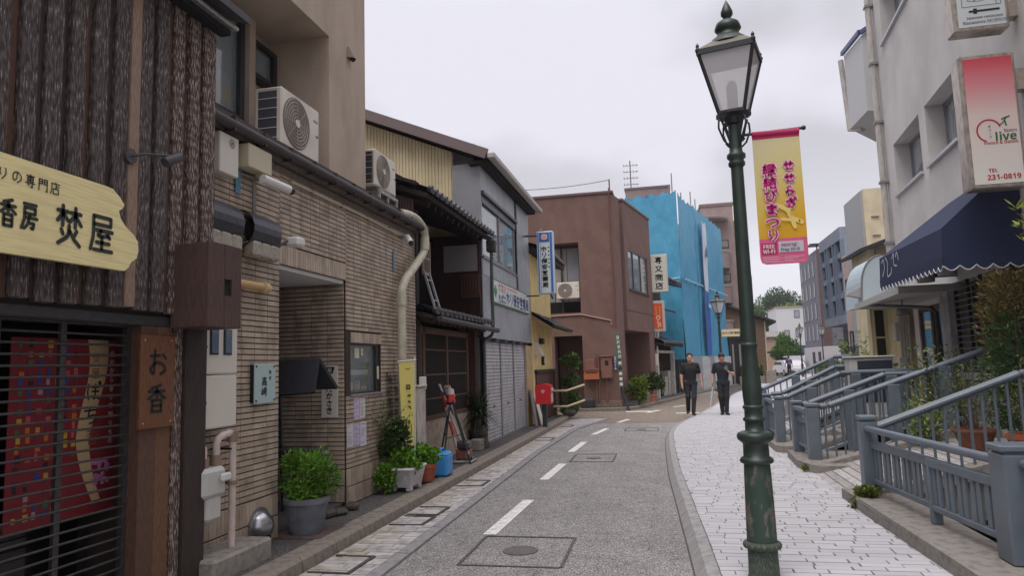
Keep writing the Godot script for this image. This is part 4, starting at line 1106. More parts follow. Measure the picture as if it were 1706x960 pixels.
	var ld := thing("ladder","short grey ladder leaning on the lower eave of the dark townhouse","ladder",V(-3.45,2.55,-10.25))
	for s2 in [0.0,-0.24]: obj("rail",N().bar(V(0,0,s2),V(-0.16,0.55,s2),0.035,0.03),mat("alu",S(150,150,152),0.4),ld)
	obj("rung",N().bar(V(-0.03,0.1,0),V(-0.03,0.1,-0.24),0.02,0.02).bar(V(-0.12,0.42,0),V(-0.12,0.42,-0.24),0.02,0.02),mt["alu"],ld)
	var dp := thing("rain_pipe","thin dark rain pipe at the far end of the townhouse eaves","pipe",V(-3.32,0,-13.42))
	obj("funnel",N().bev(V(-0.09,3.86,0.08),V(0.09,4.1,-0.08),0.02),mt["gutter_brown"],dp)
	obj("pipe",N().tube([V(0,3.88,0),V(0,3.7,-0.0),V(0,3.55,0.02),V(0,2.3,0.02),V(-0.04,2.22,0.0),V(-0.18,2.14,0.0),V(-0.2,2.05,0),V(-0.2,0.2,0),V(-0.17,0.13,0.05)],0.033,10),mat("pipe_bronze",S(76,82,80),0.4),dp)
func build_pharmacy() -> void:
	var h := thing("pharmacy_building","two-storey pharmacy clad in grey metal siding with three roller shutters below","building")
	var z0 := -13.42
	var z1 := -18.3
	var core := mat("siding_core",S(124,126,130),0.6)
	obj("wall",N().box(V(-3.64,2.18,z0 - 0.22),V(-8.5,5.6,z1)).box(V(-3.53,2.18,z1 + 0.3),V(-3.64,5.6,z1)).box(V(-3.62,0.1,z0),V(-8.5,2.18,z1)).hexa([V(-8.5,5.6,z0 - 0.24),V(-3.7,5.6,z0 - 0.24),V(-3.7,5.6,z1),V(-8.5,5.6,z1),V(-8.5,7.9,z0 - 0.24),V(-3.7,5.86,z0 - 0.24),V(-3.7,5.86,z1),V(-8.5,7.9,z1)]),core,h)
	var metal := mat("siding_grey",S(176,178,184),0.45,"blotch",V(2.5,2.5,2.5),0.0,"gravel",0.4,0.25)
	for q in [[z0,-15.0],[-15.006,-16.6],[-16.606,z1]]:
		var w0: float = q[0]
		var w1: float = q[1]
		if q[1] == -15.0 or q[1] == -16.6:
			obj("siding_panel",N().box(V(-3.53,5.06,w0),V(-3.505,5.66,w1)),metal,h)
		else: obj("siding_panel",N().box(V(-3.53,3.44,w0 - 0.24),V(-3.505,5.66,w1)),metal,h)
	obj("siding_panel",N().box(V(-3.53,3.44,z0),V(-3.505,3.8,-16.6)),metal,h)
	obj("siding_panel",N().box(V(-3.53,3.8,z0),V(-3.505,5.06,-13.47)),metal,h)
	var rib := N().hexa([V(0,0,0),V(0.022,0,0),V(0.022,0,-4.88),V(0,0,-4.88),V(0,0.03,0),V(0.01,0.036,0),V(0.01,0.036,-4.88),V(0,0.03,-4.88)]).mesh()
	for i in 33: put("siding_rib",rib,metal,h,T(V(-3.53,2.2 + i * 0.0375,z0)))
	var side := N()
	var srib := N().hexa([V(-0.5,0,0),V(0.08,0,0),V(0.08,0,-0.02),V(-0.5,0,-0.02),V(-0.5,0.034,0.006),V(0.08,0.034,0.006),V(0.08,0.034,-0.02),V(-0.5,0.034,-0.02)]).mesh()
	for i in 36: put("siding_rib",srib,metal,h,T(V(-3.58,4.3 + i * 0.0385,z0 + 0.02)))
	var cr := mat("siding_cream",S(224,208,170),0.6,"blotch",V(2.0,4.0,2.0))
	var n := 62
	for i in n:
		var x := -4.12 - i * 0.07
		var top := 5.86 + (-3.75 - x) * 0.425
		obj("cladding_rib",N().hexa([V(x - 0.058,3.9,z0 - 0.052),V(x - 0.006,3.9,z0 - 0.052),V(x,3.9,z0 - 0.1),V(x - 0.064,3.9,z0 - 0.1),V(x - 0.058,top,z0 - 0.052),V(x - 0.006,top - 0.02,z0 - 0.052),V(x,top,z0 - 0.1),V(x - 0.064,top,z0 - 0.1)]),cr,h)
	obj("cladding_back",N().hexa([V(-8.5,3.8,z0 - 0.07),V(-4.1,3.8,z0 - 0.07),V(-4.1,3.8,z0 - 0.2),V(-8.5,3.8,z0 - 0.2),V(-8.5,7.86,z0 - 0.065),V(-4.1,5.98,z0 - 0.065),V(-4.1,5.98,z0 - 0.2),V(-8.5,7.86,z0 - 0.2)]),cr,h)
	var rf := obj("roof",N().hexa([V(-9,8.12,z0 + 0.22),V(-3.28,5.7,z0 + 0.22),V(-3.28,5.7,z1 - 0.15),V(-9,8.12,z1 - 0.15),V(-9,8.24,z0 + 0.22),V(-3.24,5.8,z0 + 0.22),V(-3.24,5.8,z1 - 0.15),V(-9,8.24,z1 - 0.15)]),mat("roof_brown",S(92,80,80),0.5,"dirt",V(0.8,0.8,0.8)),h)
	obj("verge",N().bar(V(-3.3,5.78,z0 + 0.26),V(-9,8.2,z0 + 0.26),0.06,0.2),mat("verge_brown",S(112,98,98),0.5),rf)
	obj("eave_gutter",N().bev(V(-3.28,5.68,z0 + 0.3),V(-3.13,5.8,z1 - 0.2),0.02),mat("gutter_pale",S(176,168,162),0.5),rf)
	obj("soffit",N().box(V(-3.3,5.62,z0 + 0.2),V(-3.7,5.69,z1)),mat("void_dark",S(26,25,26)),rf)
	for i in 3: obj("snow_guard",N().hexa([V(-0.08,0,0.1),V(0.08,-0.07,0.1),V(0.08,-0.07,-0.1),V(-0.08,0,-0.1),V(-0.05,0.13,0.08),V(0.06,0.06,0.08),V(0.06,0.06,-0.08),V(-0.05,0.13,-0.08)]),mat("guard_grey",S(120,118,120),0.5),rf).position = V(-3.55 - i * 1.45,5.93 + i * 0.61,z0 + 0.05)
	var fr := mat("frame_alu",S(132,134,138),0.4)
	var w := obj("window",N().box(V(-3.52,3.8,-13.47),V(-3.58,3.86,-16.6)).box(V(-3.52,5.0,-13.47),V(-3.58,5.06,-16.6)).box(V(-3.52,3.86,-13.47),V(-3.58,5.0,-13.53)).box(V(-3.52,3.86,-16.54),V(-3.58,5.0,-16.6)).box(V(-3.525,3.86,-14.99),V(-3.57,5.0,-15.06)),fr,h)
	obj("hood",N().box(V(-3.53,5.06,-13.4),V(-3.44,5.12,-16.66)).box(V(-3.53,4.9,-13.45),V(-3.5,5.06,-16.62)),mat("hood_dark",S(66,66,74)),w)
	obj("pane",N().box(V(-3.55,3.86,-13.53),V(-3.555,5.0,-14.99)).box(V(-3.545,3.86,-15.06),V(-3.55,5.0,-16.54)),glass("pane_sky",S(170,182,188),0.35),w)
	obj("curtain",N().box(V(-3.62,3.86,-13.53),V(-3.63,5.0,-16.54)),mat("curtain_pale",S(150,156,158),0.9),w)
	obj("sill",N().bev(V(-3.54,3.76,-13.42),V(-3.47,3.8,-16.66),0.006),fr,w)
	var sm := mat("shutter_grey",S(188,186,188),0.5,"dirt",V(1.2,2.0,1.2),0.0,"gravel",0.4,0.2)
	var cuts := [-13.5,-14.82,-16.1,-17.42]
	for k in 3:
		var a: float = cuts[k] - 0.03
		var b: float = cuts[k + 1] + 0.03
		var sh := obj("roller_shutter",N().box(V(-3.56,0.1,a),V(-3.57,2.14,b)),sm,h)
		var slat := N().hexa([V(0,0,a),V(0.026,0.006,a),V(0.026,0.006,b),V(0,0,b),V(0,0.07,a),V(0.012,0.068,a),V(0.012,0.068,b),V(0,0.07,b)]).mesh()
		for i in 28: put("slat",slat,sm,sh,T(V(-3.56,0.16 + i * 0.0705,0)))
		obj("bottom_bar",N().bev(V(-3.57,0.11,a),V(-3.53,0.17,b),0.006),fr,sh)
		obj("handle",N().box(V(-3.535,0.8,(a + b) / 2 + 0.07),V(-3.52,0.83,(a + b) / 2 - 0.07)),mat("badge_dark",S(56,54,54)),sh)
	for k in 4: obj("guide_rail",N().bev(V(-3.57,0.1,cuts[k] + 0.035),V(-3.515,2.18,cuts[k] - 0.035),0.006),fr,h)
	obj("lintel",N().box(V(-3.6,2.12,z0),V(-3.5,2.2,z1)),mat("hood_dark",S(66,66,74)),h)
	obj("pillar",N().box(V(-3.66,0.1,-17.46),V(-3.5,2.2,-18.3)),mat("pillar_tan",S(186,160,118),0.85,"blotch",V(1.0,2.0,1.0)),h)
	for k in 5: obj("bracket",N().box(V(-3.52,2.12,-14.0 - k * 0.8),V(-3.42,2.19,-14.12 - k * 0.8)),mat("badge_dark",S(56,54,54)),h)
	var s := thing("shop_sign","long white sign with blue characters over the pharmacy shutters","sign",V(-3.49,3.18,-15.95),PI / 2)
	obj("frame",N().bev(V(-1.92,-0.26,-0.02),V(1.92,0.26,0.02),0.008),mat("sign_green",S(92,122,102),0.5),s)
	obj("face",N().box(V(-1.89,-0.225,0.02),V(1.89,0.225,0.024)),mat("sign_white",S(214,220,218),0.4),s)
	obj("cross",N().box(V(-1.8,-0.06,0.024),V(-1.55,0.06,0.027)).box(V(-1.73,-0.12,0.0241),V(-1.62,0.12,0.0268)),mat("cross_green",S(50,140,80),0.5),s)
	obj("lettering",write("クスリ",P2(-1.3,0.11),P2(0.22,0.19),P2(0.24,0),0.035,null,0.027),mat("letter_red",S(206,88,96),0.5),s)
	obj("lettering",write("たばこ",P2(-1.3,-0.12),P2(0.22,0.19),P2(0.24,0),0.033,null,0.027),mat("letter_blue",S(62,84,128),0.5),s)
	obj("lettering",write("ホリ保安堂薬局",P2(-0.52,-0.06),P2(0.33,0.3),P2(0.365,0),0.045,null,0.027),mt["letter_blue"],s)
	obj("stripe",N().box(V(-0.6,0.14,0.024),V(0.5,0.19,0.026)),mat("stripe_pink",S(222,150,158),0.5),s)
	var b := thing("projecting_sign","tall blue and white box sign projecting from the grey pharmacy","sign",V(-2.93,4.2,-17.5))
	obj("case",N().bev(V(-0.21,-0.8,-0.2),V(0.21,0.8,0.0),0.015),mat("sign_case",S(196,208,222),0.4),b)
	obj("face",N().box(V(-0.19,-0.78,0.0),V(0.19,0.78,0.005)),mt["sign_white"],b)
	obj("stripe",N().box(V(-0.185,-0.77,0.005),V(-0.155,0.77,0.009)).box(V(0.125,-0.77,0.005),V(0.185,0.77,0.009)).box(V(-0.125,-0.77,0.005),V(-0.115,0.77,0.008)),mat("sign_blue",S(66,112,190),0.4),b)
	obj("emblem",N().box(V(-0.14,0.52,0.006),V(0.115,0.76,0.011)),mat("sign_blue2",S(58,92,168),0.4),b)
	obj("emblem_cross",N().box(V(-0.085,0.6,0.011),V(0.065,0.7,0.015)).box(V(-0.065,0.58,0.011),V(0.045,0.72,0.0145)),mat("emblem_pink",S(226,206,204),0.4),b)
	var ring2 := N()
	stroke(ring2,[P2(-0.045,0.615),P2(0.025,0.615),P2(0.025,0.685),P2(-0.045,0.685),P2(-0.045,0.615)],0.013,0.017)
	stroke(ring2,[P2(-0.03,0.63),P2(-0.01,0.66),P2(0.015,0.63)],0.012,0.017)
	obj("emblem_mark",ring2,mat("emblem_orange",S(206,130,96),0.4),b)
	obj("lettering",write("ホリ保安堂薬局",P2(-0.03,0.34),P2(0.15,0.13),P2(0.002,-0.153),0.023,null,0.009),mt["ink_black"],b)
	var small := N()
	for i in 6: small.box(V(0.075,0.36 - i * 0.1,0.005),V(0.11,0.395 - i * 0.1,0.008))
	obj("small_print",small,mt["ink_black"],b)
	obj("arm",N().bar(V(-0.2,-0.83,-0.1),V(-0.65,-0.83,-0.1),0.03,0.03).bar(V(-0.2,0.7,-0.1),V(-0.65,0.72,-0.1),0.03,0.03).bar(V(0.1,-0.82,-0.08),V(0.14,-0.93,-0.08),0.06,0.04),mt["ink_black"],b)
func build_corner_house() -> void:
	var h := thing("corner_house","small yellow plastered house with a short tiled canopy at the lane corner","house")
	var ye := mat("plaster_yellow",S(224,198,138),0.88,"blotch",V(1.5,2.5,1.5))
	obj("wall",N().box(V(-3.5,0.1,-18.32),V(-8.0,4.6,-21.5)),ye,h)
	obj("door_panel",N().bev(V(-3.46,0.12,-18.6),V(-3.52,1.42,-21.3),0.01),mat("wood_cedar",S(92,52,40),0.7,"grain",V(0.12,1.2,0.12)),h)
	obj("door_head",N().bev(V(-3.42,1.4,-18.5),V(-3.54,1.5,-21.45),0.01),mat("wood_black",S(52,42,38)),h)
	obj("corner_post",N().bev(V(-3.4,0.1,-21.35),V(-3.56,1.5,-21.54),0.01),mat("wood_tan",S(116,86,68)),h)
	var e := obj("canopy",N().hexa([V(-3.5,2.85,-18.32),V(-2.95,2.5,-18.32),V(-2.95,2.5,-21.9),V(-3.5,2.85,-21.9),V(-3.5,2.95,-18.32),V(-2.93,2.58,-18.32),V(-2.93,2.58,-21.9),V(-3.5,2.95,-21.9)]),mat("canopy_wood",S(150,128,92),0.8),h)
	var tm := [mt["clay_a"],mt["clay_b"],mt["clay_c"]]
	tiled_roof(e,V(-2.9,2.6,-18.32),V(-2.9,2.6,-21.9),V(-0.62,0.36,0),3,15,tm,9)
	var rf := obj("roof",N().hexa([V(-8,5.9,-18.3),V(-3.1,4.55,-18.3),V(-3.1,4.55,-21.9),V(-8,5.9,-21.9),V(-8,6.0,-18.3),V(-3.08,4.65,-18.3),V(-3.08,4.65,-21.9),V(-8,6.0,-21.9)]),mat("wood_black",S(52,42,38)),h)
	tiled_roof(rf,V(-3.05,4.66,-18.3),V(-3.05,4.66,-21.9),V(-1.6,0.44,0),4,14,tm,10)
	obj("wall_lamp",N().bev(V(-3.5,1.62,-19.6),V(-3.42,1.86,-19.75),0.01),mat("ink_black",S(24,22,24)),h)
	obj("sticker",N().box(V(-3.499,1.66,-19.64),V(-3.415,1.82,-19.71)),mat("sign_white",S(214,220,218)),h)
	obj("cable_box",N().bev(V(-3.5,2.2,-19.3),V(-3.38,2.36,-19.6),0.02),mt["ink_black"],h)
	var v := obj("vent_hood",N().hexa([V(-3.5,1.9,-18.6),V(-3.3,1.9,-18.62),V(-3.3,1.9,-18.95),V(-3.5,1.9,-18.97),V(-3.5,2.25,-18.6),V(-3.46,2.25,-18.62),V(-3.46,2.25,-18.95),V(-3.5,2.25,-18.97)]),mat("board_white",S(206,200,190)),h)
func turned(deg: float,at: Vector3) -> Transform3D: return Transform3D(Basis(Vector3.UP,deg_to_rad(deg)),at)
func build_crossing() -> void:
	var F := turned(-12.0,V(-1.73,0,-25.2))
	var h := thing("corner_building","two-storey brown plastered corner building with an oriel over a recessed shopfront","building")
	var br := mat("plaster_brown",S(122,94,86),0.9,"blotch",V(2.6,3.2,2.6),0.3)
	var z := -25.2
	var w := N()
	w.box(V(-3.0,0.3,z),V(-1.75,7.72,z - 0.7)).box(V(-9.5,6.0,z),V(-3.0,7.72,z - 0.7)).box(V(-9.5,2.63,z),V(-3.0,3.45,z - 0.7)).box(V(-9.5,0.12,z),V(-4.0,2.63,z - 0.7)).box(V(-9.5,3.45,z),V(-4.95,6.0,z - 0.7))
	w.box(V(-9.5,3.4,z - 0.7),V(-2.4,7.72,z - 6.5))
	w.xf = F
	w.box(V(-0.9,0.0,-0.75),V(-5.0,7.6,-5.3))
	w.box(V(-0.02,0.3,-0.02),V(-0.92,7.71,-0.95))
	obj("wall",w,br,h)
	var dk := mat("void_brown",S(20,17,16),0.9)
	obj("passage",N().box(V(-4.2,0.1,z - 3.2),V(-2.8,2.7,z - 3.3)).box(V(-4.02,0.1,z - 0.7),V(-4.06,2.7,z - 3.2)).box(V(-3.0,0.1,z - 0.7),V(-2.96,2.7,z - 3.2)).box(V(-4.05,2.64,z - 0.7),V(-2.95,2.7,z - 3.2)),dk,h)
	var cap := mat("cap_metal",S(104,84,78),0.5)
	obj("parapet_cap",N().box(V(-9.5,7.72,z + 0.05),V(-1.68,7.8,z - 0.75)),cap,h)
	var ow := N()
	ow.xf = F
	ow.box(V(0.06,2.82,-1.15),V(-1.2,7.66,-1.62)).box(V(0.06,2.82,-1.62),V(-1.2,4.36,-4.62)).box(V(0.06,5.92,-1.62),V(-1.2,7.66,-4.62)).box(V(0.06,2.82,-4.62),V(-1.2,7.66,-5.28))
	var orl := obj("oriel",ow,br,h)
	var o2 := N()
	o2.xf = F
	o2.box(V(0.1,7.66,-1.1),V(-1.25,7.74,-5.33))
	obj("oriel_cap",o2,cap,orl)
	o2 = N()
	o2.xf = F
	o2.box(V(0.075,3.56,-1.14),V(0.05,3.6,-5.29))
	obj("string_course",o2,cap,orl)
	o2 = N()
	o2.xf = F
	o2.box(V(0.05,0.12,-4.45),V(-0.92,2.82,-5.28))
	obj("pier",o2,br,h)
	o2 = N()
	o2.xf = F
	o2.box(V(-0.72,0.12,-2.7),V(-0.9,2.82,-2.85))
	obj("pilaster",o2,br,h)
	var fr := mat("frame_bronze",S(66,56,52),0.4)
	o2 = N()
	o2.xf = F
	o2.box(V(0.05,4.36,-1.62),V(-0.03,4.42,-4.62)).box(V(0.05,5.86,-1.62),V(-0.03,5.92,-4.62)).box(V(0.05,4.42,-1.62),V(-0.03,5.86,-1.68)).box(V(0.05,4.42,-4.56),V(-0.03,5.86,-4.62)).box(V(0.05,4.42,-2.35),V(-0.03,5.86,-2.42)).box(V(0.05,4.42,-3.5),V(-0.03,5.86,-3.54)).box(V(0.12,4.32,-1.58),V(0.05,4.36,-4.66))
	var wi := obj("window",o2,fr,orl)
	o2 = N()
	o2.xf = F
	o2.box(V(0.01,4.42,-1.68),V(0.005,5.86,-4.56))
	obj("pane",o2,glass("pane_sky",S(170,182,188),0.35),wi)
	o2 = N()
	o2.xf = F
	for i in 3: o2.box(V(-0.06,4.42,[-1.7,-2.45,-3.55][i]),V(-0.07,5.86,[-2.2,-3.46,-4.54][i]))
	obj("curtain",o2,mat("curtain_white",S(176,172,166),0.9),wi)
	var bay := obj("window",N().box(V(-4.95,3.45,z - 0.5),V(-3.0,3.5,z - 0.68)).box(V(-3.75,3.5,z - 0.5),V(-3.68,5.98,z - 0.6)),fr,h)
	for i in 4: obj("curtain",N().bev(V(-4.9 + i * 0.46,3.9 if i < 3 else 3.9,z - 0.62 + 0.02 * (i % 2)),V(-4.46 + i * 0.46,5.9,z - 0.66),0.01),mat("curtain_%d" % (i % 2),[S(168,164,158),S(140,142,146)][i % 2],0.9),bay)
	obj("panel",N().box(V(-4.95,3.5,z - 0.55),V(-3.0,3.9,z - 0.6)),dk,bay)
	ac_unit("air_conditioner","white air conditioner in the upper window bay of the brown building",V(-3.44,3.95,z - 0.02),0.0,0.82,0.62,0.3)
	var sv := mat("brown_metal",S(128,88,76),0.6)
	var cd := obj("conduit",N().tube([V(-4.1,3.36,z + 0.03),V(-3.0,3.38,z + 0.03),V(-1.95,3.12,z + 0.03),V(-1.95,2.95,z + 0.03)],0.025,8),mat("conduit_tan",S(164,130,116),0.6),h)
	obj("cable",N().tube([V(-1.82,7.9,z + 0.04),V(-1.84,6.2,z + 0.04),V(-1.8,4.5,z + 0.04),V(-1.82,2.9,z + 0.04)],0.022,8),mat("cable_brown",S(110,70,60),0.6),h)
	obj("mast",N().tube([V(-1.8,7.7,z - 0.1),V(-1.8,8.25,z - 0.1)],0.025,8),cap,h)
	obj("meter_cover",N().bev(V(-2.36,1.1,z + 0.16),V(-1.98,1.85,z),0.015).bev(V(-2.4,1.85,z + 0.2),V(-1.96,1.9,z),0.01),sv,h)
	obj("meter_glass",N().box(V(-2.22,1.55,z + 0.165),V(-2.1,1.72,z + 0.16)),mt["ink_black"],h)
	obj("panel_box",N().bev(V(-2.92,1.42,z + 0.1),V(-2.58,1.78,z),0.01),sv,h)
	for x in [-2.55,-2.46,-2.2]: obj("pipe",N().tube([V(x,0.3,z + 0.05),V(x,1.95 if x < -2.3 else 1.1,z + 0.05)],0.028,8),sv,h)
	obj("base_stone",N().bev(V(-3.02,0.1,z + 0.03),V(-1.7,0.32,z - 0.7),0.01),mat("base_grey",S(132,112,100),0.9,"dirt",V(0.6,0.6,0.6)),h)
	var pb := thing("letterbox","orange-brown wooden letterbox with a pitched lid on the brown wall","mailbox",V(-2.7,1.27,z + 0.02))
	obj("body",N().bev(V(-0.27,-0.2,0),V(0.27,0.14,0.22),0.01),mat("box_orange",S(176,102,66),0.6),pb)
	obj("lid",N().plate(PackedVector2Array([P2(-0.31,0.13),P2(0.31,0.13),P2(0,0.26)]),0,0.26),sv,pb)
	obj("slot",N().box(V(-0.2,0.02,0.22),V(0.2,0.05,0.225)),mt["ink_black"],pb)
	var ap := thing("address_plate","narrow blue address plate with white characters at the brown corner","sign",V(-1.87,1.62,z + 0.01))
	obj("plate",N().bev(V(-0.065,-0.26,0),V(0.065,0.26,0.012),0.003),mat("plate_navy",S(44,60,104),0.4),ap)
	obj("lettering",write("香林坊二丁目",P2(0,0.2),P2(0.08,0.07),P2(0,-0.08),0.011,null,0.014),mt["ink_pale"],ap)
	var bk := obj("door_block",N().bev(V(-3.1,0.08,z + 0.5),V(-2.62,0.42,z + 0.02),0.06),mat("rubber_dark",S(52,50,52),0.8))
	tag(bk,"dark mounting block on the step left of the brown wall pipes","block")
	var po := thing("sign_pole","leaning thin pole covered in stickers at the brown building corner","pole",V(-1.5,0,-24.6))
	obj("shaft",N().tube([V(0.08,0.0,0.1),V(0.0,0.25,0),V(-0.13,0.6,0),V(-0.15,0.7,0),V(-0.19,2.6,0)],0.045,10),mat("pole_black",S(44,48,48),0.5),po)
	obj("sleeve",N().tube([V(-0.152,0.8,0),V(-0.172,1.72,0)],0.05,10),mat("sticker_teal",S(66,104,100),0.6),po)
	obj("board",N().bev(V(-0.28,1.75,0.04),V(-0.12,2.65,0.06),0.005),mt["sticker_teal"],po)
	obj("lettering",write("金沢香林坊",P2(-0.2,2.5),P2(0.11,0.13),P2(0.01,-0.165),0.016,null,0.065),mt["ink_pale"],po)
	for i in 5: obj("sticker",N().tube([V(-0.155 - i * 0.004,0.85 + i * 0.18,0),V(-0.157 - i * 0.004,0.95 + i * 0.18,0)],0.053,10),[mt["ink_pale"],mat("ink_black",S(24,22,24))][1 if i == 3 else 0],po)
	var kb := struct("lane_kerb",N().slab(PackedVector2Array([P2(-9,-24.55),P2(-2.2,-24.55),P2(-1.55,-24.7),P2(-1.3,-25.2),P2(0.1,-31.2),P2(1.2,-36.4),P2(4.0,-46.8),P2(7,-56),P2(-2,-58),P2(-9,-40)]),-0.1,0.1),mat("footway",S(112,106,104)))
	struct("lane_kerb",N().bar(V(-9,0.055,-24.5),V(-2.2,0.055,-24.5),0.14,0.11,Vector3.UP,0.01).bar(V(-2.2,0.056,-24.5),V(-1.5,0.056,-24.68),0.14,0.11,Vector3.UP,0.01).bar(V(-1.5,0.057,-24.68),V(-1.24,0.057,-25.2),0.14,0.11,Vector3.UP,0.01).bar(V(-1.24,0.058,-25.2),V(0.16,0.058,-31.2),0.14,0.11,Vector3.UP,0.01).bar(V(0.16,0.059,-31.2),V(1.26,0.059,-36.4),0.14,0.11,Vector3.UP,0.01).bar(V(1.26,0.058,-36.4),V(4.06,0.058,-46.8),0.14,0.11,Vector3.UP,0.01),mat("kerb_old",S(140,130,120)))
	var sh := thing("shop_house","narrow old shop with a white framed entrance beside the brown building","house")
	var a := N()
	a.xf = F
	a.box(V(-0.55,2.4,-5.4),V(-5,5.2,-9.6)).box(V(-1.6,0.1,-5.4),V(-5,2.4,-9.6)).box(V(-0.1,0.1,-5.32),V(-1.6,2.4,-5.6)).box(V(-0.15,0.1,-9.3),V(-1.6,2.4,-9.6))
	obj("wall",a,mat("siding_plum",S(116,90,84),0.7,"dirt",V(0.5,1.5,0.5)),sh)
	a = N()
	a.xf = F
	a.bev(V(0.02,0.1,-5.62),V(-0.16,2.1,-5.72),0.01).bev(V(0.02,0.1,-9.14),V(-0.16,2.1,-9.28),0.01).bev(V(0.03,2.0,-5.6),V(-0.16,2.12,-9.3),0.01)
	obj("entrance_frame",a,mat("frame_white",S(204,200,192),0.6,"dirt",V(0.8,0.8,0.8)),sh)
	a = N()
	a.xf = F
	a.box(V(-1.5,0.1,-5.7),V(-1.56,2.1,-9.2)).box(V(-0.16,0.1,-8.6),V(-1.5,1.2,-9.14)).box(V(-0.2,0.1,-7.7),V(-0.3,0.95,-8.6))
	obj("inner_wall",a,mat("wall_offwhite",S(186,180,168),0.85,"dirt",V(0.8,0.8,0.8)),sh)
	a = N()
	a.xf = F
	for i in 7: a.box(V(-1.44,1.0,-6.0 - i * 0.16),V(-1.48,1.8,-6.03 - i * 0.16))
	for i in 5: a.box(V(-1.439,1.0 + i * 0.19,-5.95),V(-1.475,1.03 + i * 0.19,-7.05))
	var lt := obj("lattice",a,mat("frame_dark",S(44,42,44)),sh)
	lt.set_meta("kind","stuff")
	a = N()
	a.xf = F
	a.hexa([V(-0.6,2.62,-5.35),V(0.4,2.28,-5.35),V(0.4,2.28,-9.5),V(-0.6,2.62,-9.5),V(-0.6,2.7,-5.35),V(0.42,2.36,-5.35),V(0.42,2.36,-9.5),V(-0.6,2.7,-9.5)])
	var ev := obj("lower_eave",a,mat("wood_black",S(52,42,38)),sh)
	var tm := [mt["clay_a"],mt["clay_b"],mt["clay_c"]]
	tiled_roof(ev,F * V(0.44,2.38,-5.35),F * V(0.44,2.38,-9.5),F.basis * V(-1.05,0.35,0),4,14,tm,14)
	for q in [[3.9,4.05,0.1],[5.1,5.45,0.45]]:
		a = N()
		a.xf = F
		a.hexa([V(-1.2,q[0] + 0.45,-6.1),V(q[2],q[0],-6.1),V(q[2],q[0],-9.7),V(-1.2,q[0] + 0.45,-9.7),V(-1.2,q[0] + 0.53,-6.1),V(q[2] + 0.02,q[0] + 0.08,-6.1),V(q[2] + 0.02,q[0] + 0.08,-9.7),V(-1.2,q[0] + 0.53,-9.7)])
		var e3 := obj("eave",a,mat("roof_dark",S(58,54,56),0.6,"dirt",V(0.4,0.4,0.4)),sh)
		if q[0] > 5.0: tiled_roof(e3,F * V(q[2] + 0.04,q[0] + 0.1,-6.1),F * V(q[2] + 0.04,q[0] + 0.1,-9.7),F.basis * V(-1.2,0.4,0),4,14,tm,15)
	a = N()
	a.xf = F
	a.tube([V(0.1,0.1,-5.5),V(0.1,2.3,-5.5)],0.04,8).tube([V(0.0,0.1,-5.36),V(0.0,1.9,-5.36),V(-0.05,2.3,-5.36)],0.05,8)
	obj("pipe",a,mat("frame_white",S(204,200,192)),sh)
	a = N()
	a.xf = F
	a.bev(V(0.12,1.45,-5.42),V(-0.1,1.95,-5.6),0.02)
	obj("meter_box",a,mat("box_cream",S(206,200,188)),sh)
	ac_unit("air_conditioner","small air conditioner on the tiled eave of the narrow old shop",F * V(-0.05,2.62,-6.3),deg_to_rad(78),0.72,0.5,0.26)
	bicycle("dark bicycle parked in the white framed shop entrance",F * V(-0.45,0.1,-7.0),deg_to_rad(60),mat("bike_dark",S(36,36,40),0.4))
	var s1 := thing("box_sign","white upright box sign with four black characters on the narrow shop","sign",V(-0.26,5.4,-30.8))
	obj("case",N().bev(V(-0.33,-0.82,-0.22),V(0.37,0.82,0.0),0.02),mat("case_cream",S(196,192,178),0.5),s1)
	obj("face",N().box(V(-0.31,-0.8,0.0),V(0.31,0.8,0.006)),mat("sign_offwhite",S(214,212,200),0.4),s1)
	for i in 4: obj("character",write(["専","又","商","店"][i],P2(0,0.55 - i * 0.37),P2(0.34,0.3),Vector2.ZERO,0.042,null,0.008),mt["ink_black"],s1)
	obj("arm",N().bar(V(-0.3,0.6,-0.12),V(-0.9,0.6,-0.12),0.05,0.05).bar(V(-0.3,-0.6,-0.12),V(-0.9,-0.6,-0.12),0.05,0.05),mat("steel_dark",S(70,68,68),0.5),s1)
	var s2 := thing("box_sign","orange upright box sign with brushed white marks under the white shop sign","sign",V(-0.38,3.54,-30.5))
	obj("case",N().bev(V(-0.2,-0.65,-0.2),V(0.28,0.65,0.0),0.015),mat("case_cream",S(196,192,178)),s2)
	obj("face",N().box(V(-0.18,-0.54,0.0),V(0.18,0.54,0.006)),mat("sign_orange",S(222,84,40),0.4),s2)
	var sq := N()
	for q in [[[-0.02,0.02],[-0.08,-0.08],[0.02,-0.14],[0.06,-0.04],[-0.02,0.02]],[[0.0,-0.16],[-0.04,-0.26],[0.05,-0.3]],[[-0.02,-0.32],[0.02,-0.42],[-0.05,-0.46]],[[0.06,-0.28],[0.09,-0.44]]]:
		var ps := []
		for u in q: ps.append(P2(u[0],u[1]))
		stroke(sq,curve(ps,true),0.035,0.008)
	obj("mark",sq,mat("ink_cream",S(236,214,196),0.5),s2)
	var sy := N()
	for i in 4: stroke(sy,[P2(-0.1,0.42 - i * 0.11),P2(-0.05,0.36 - i * 0.11)],0.03,0.008); stroke(sy,[P2(0.07,0.4 - i * 0.12),P2(0.09,0.34 - i * 0.12)],0.03,0.008)
	obj("small_mark",sy,mat("ink_yellow",S(238,190,90),0.5),s2)
	var B := turned(-14.7,V(0.75,0,-35.5))
	var bl := thing("scaffolded_building","building wrapped in bright blue scaffold sheeting with white hoarding below","building")
	var sheet := mat("sheet_blue",S(84,172,210),0.55,"fine",V(2.0,2.0,2.0))
	sheet.backlight_enabled = true
	sheet.backlight = Color(0.10,0.2,0.26)
	var a1 := N()
	a1.xf = B
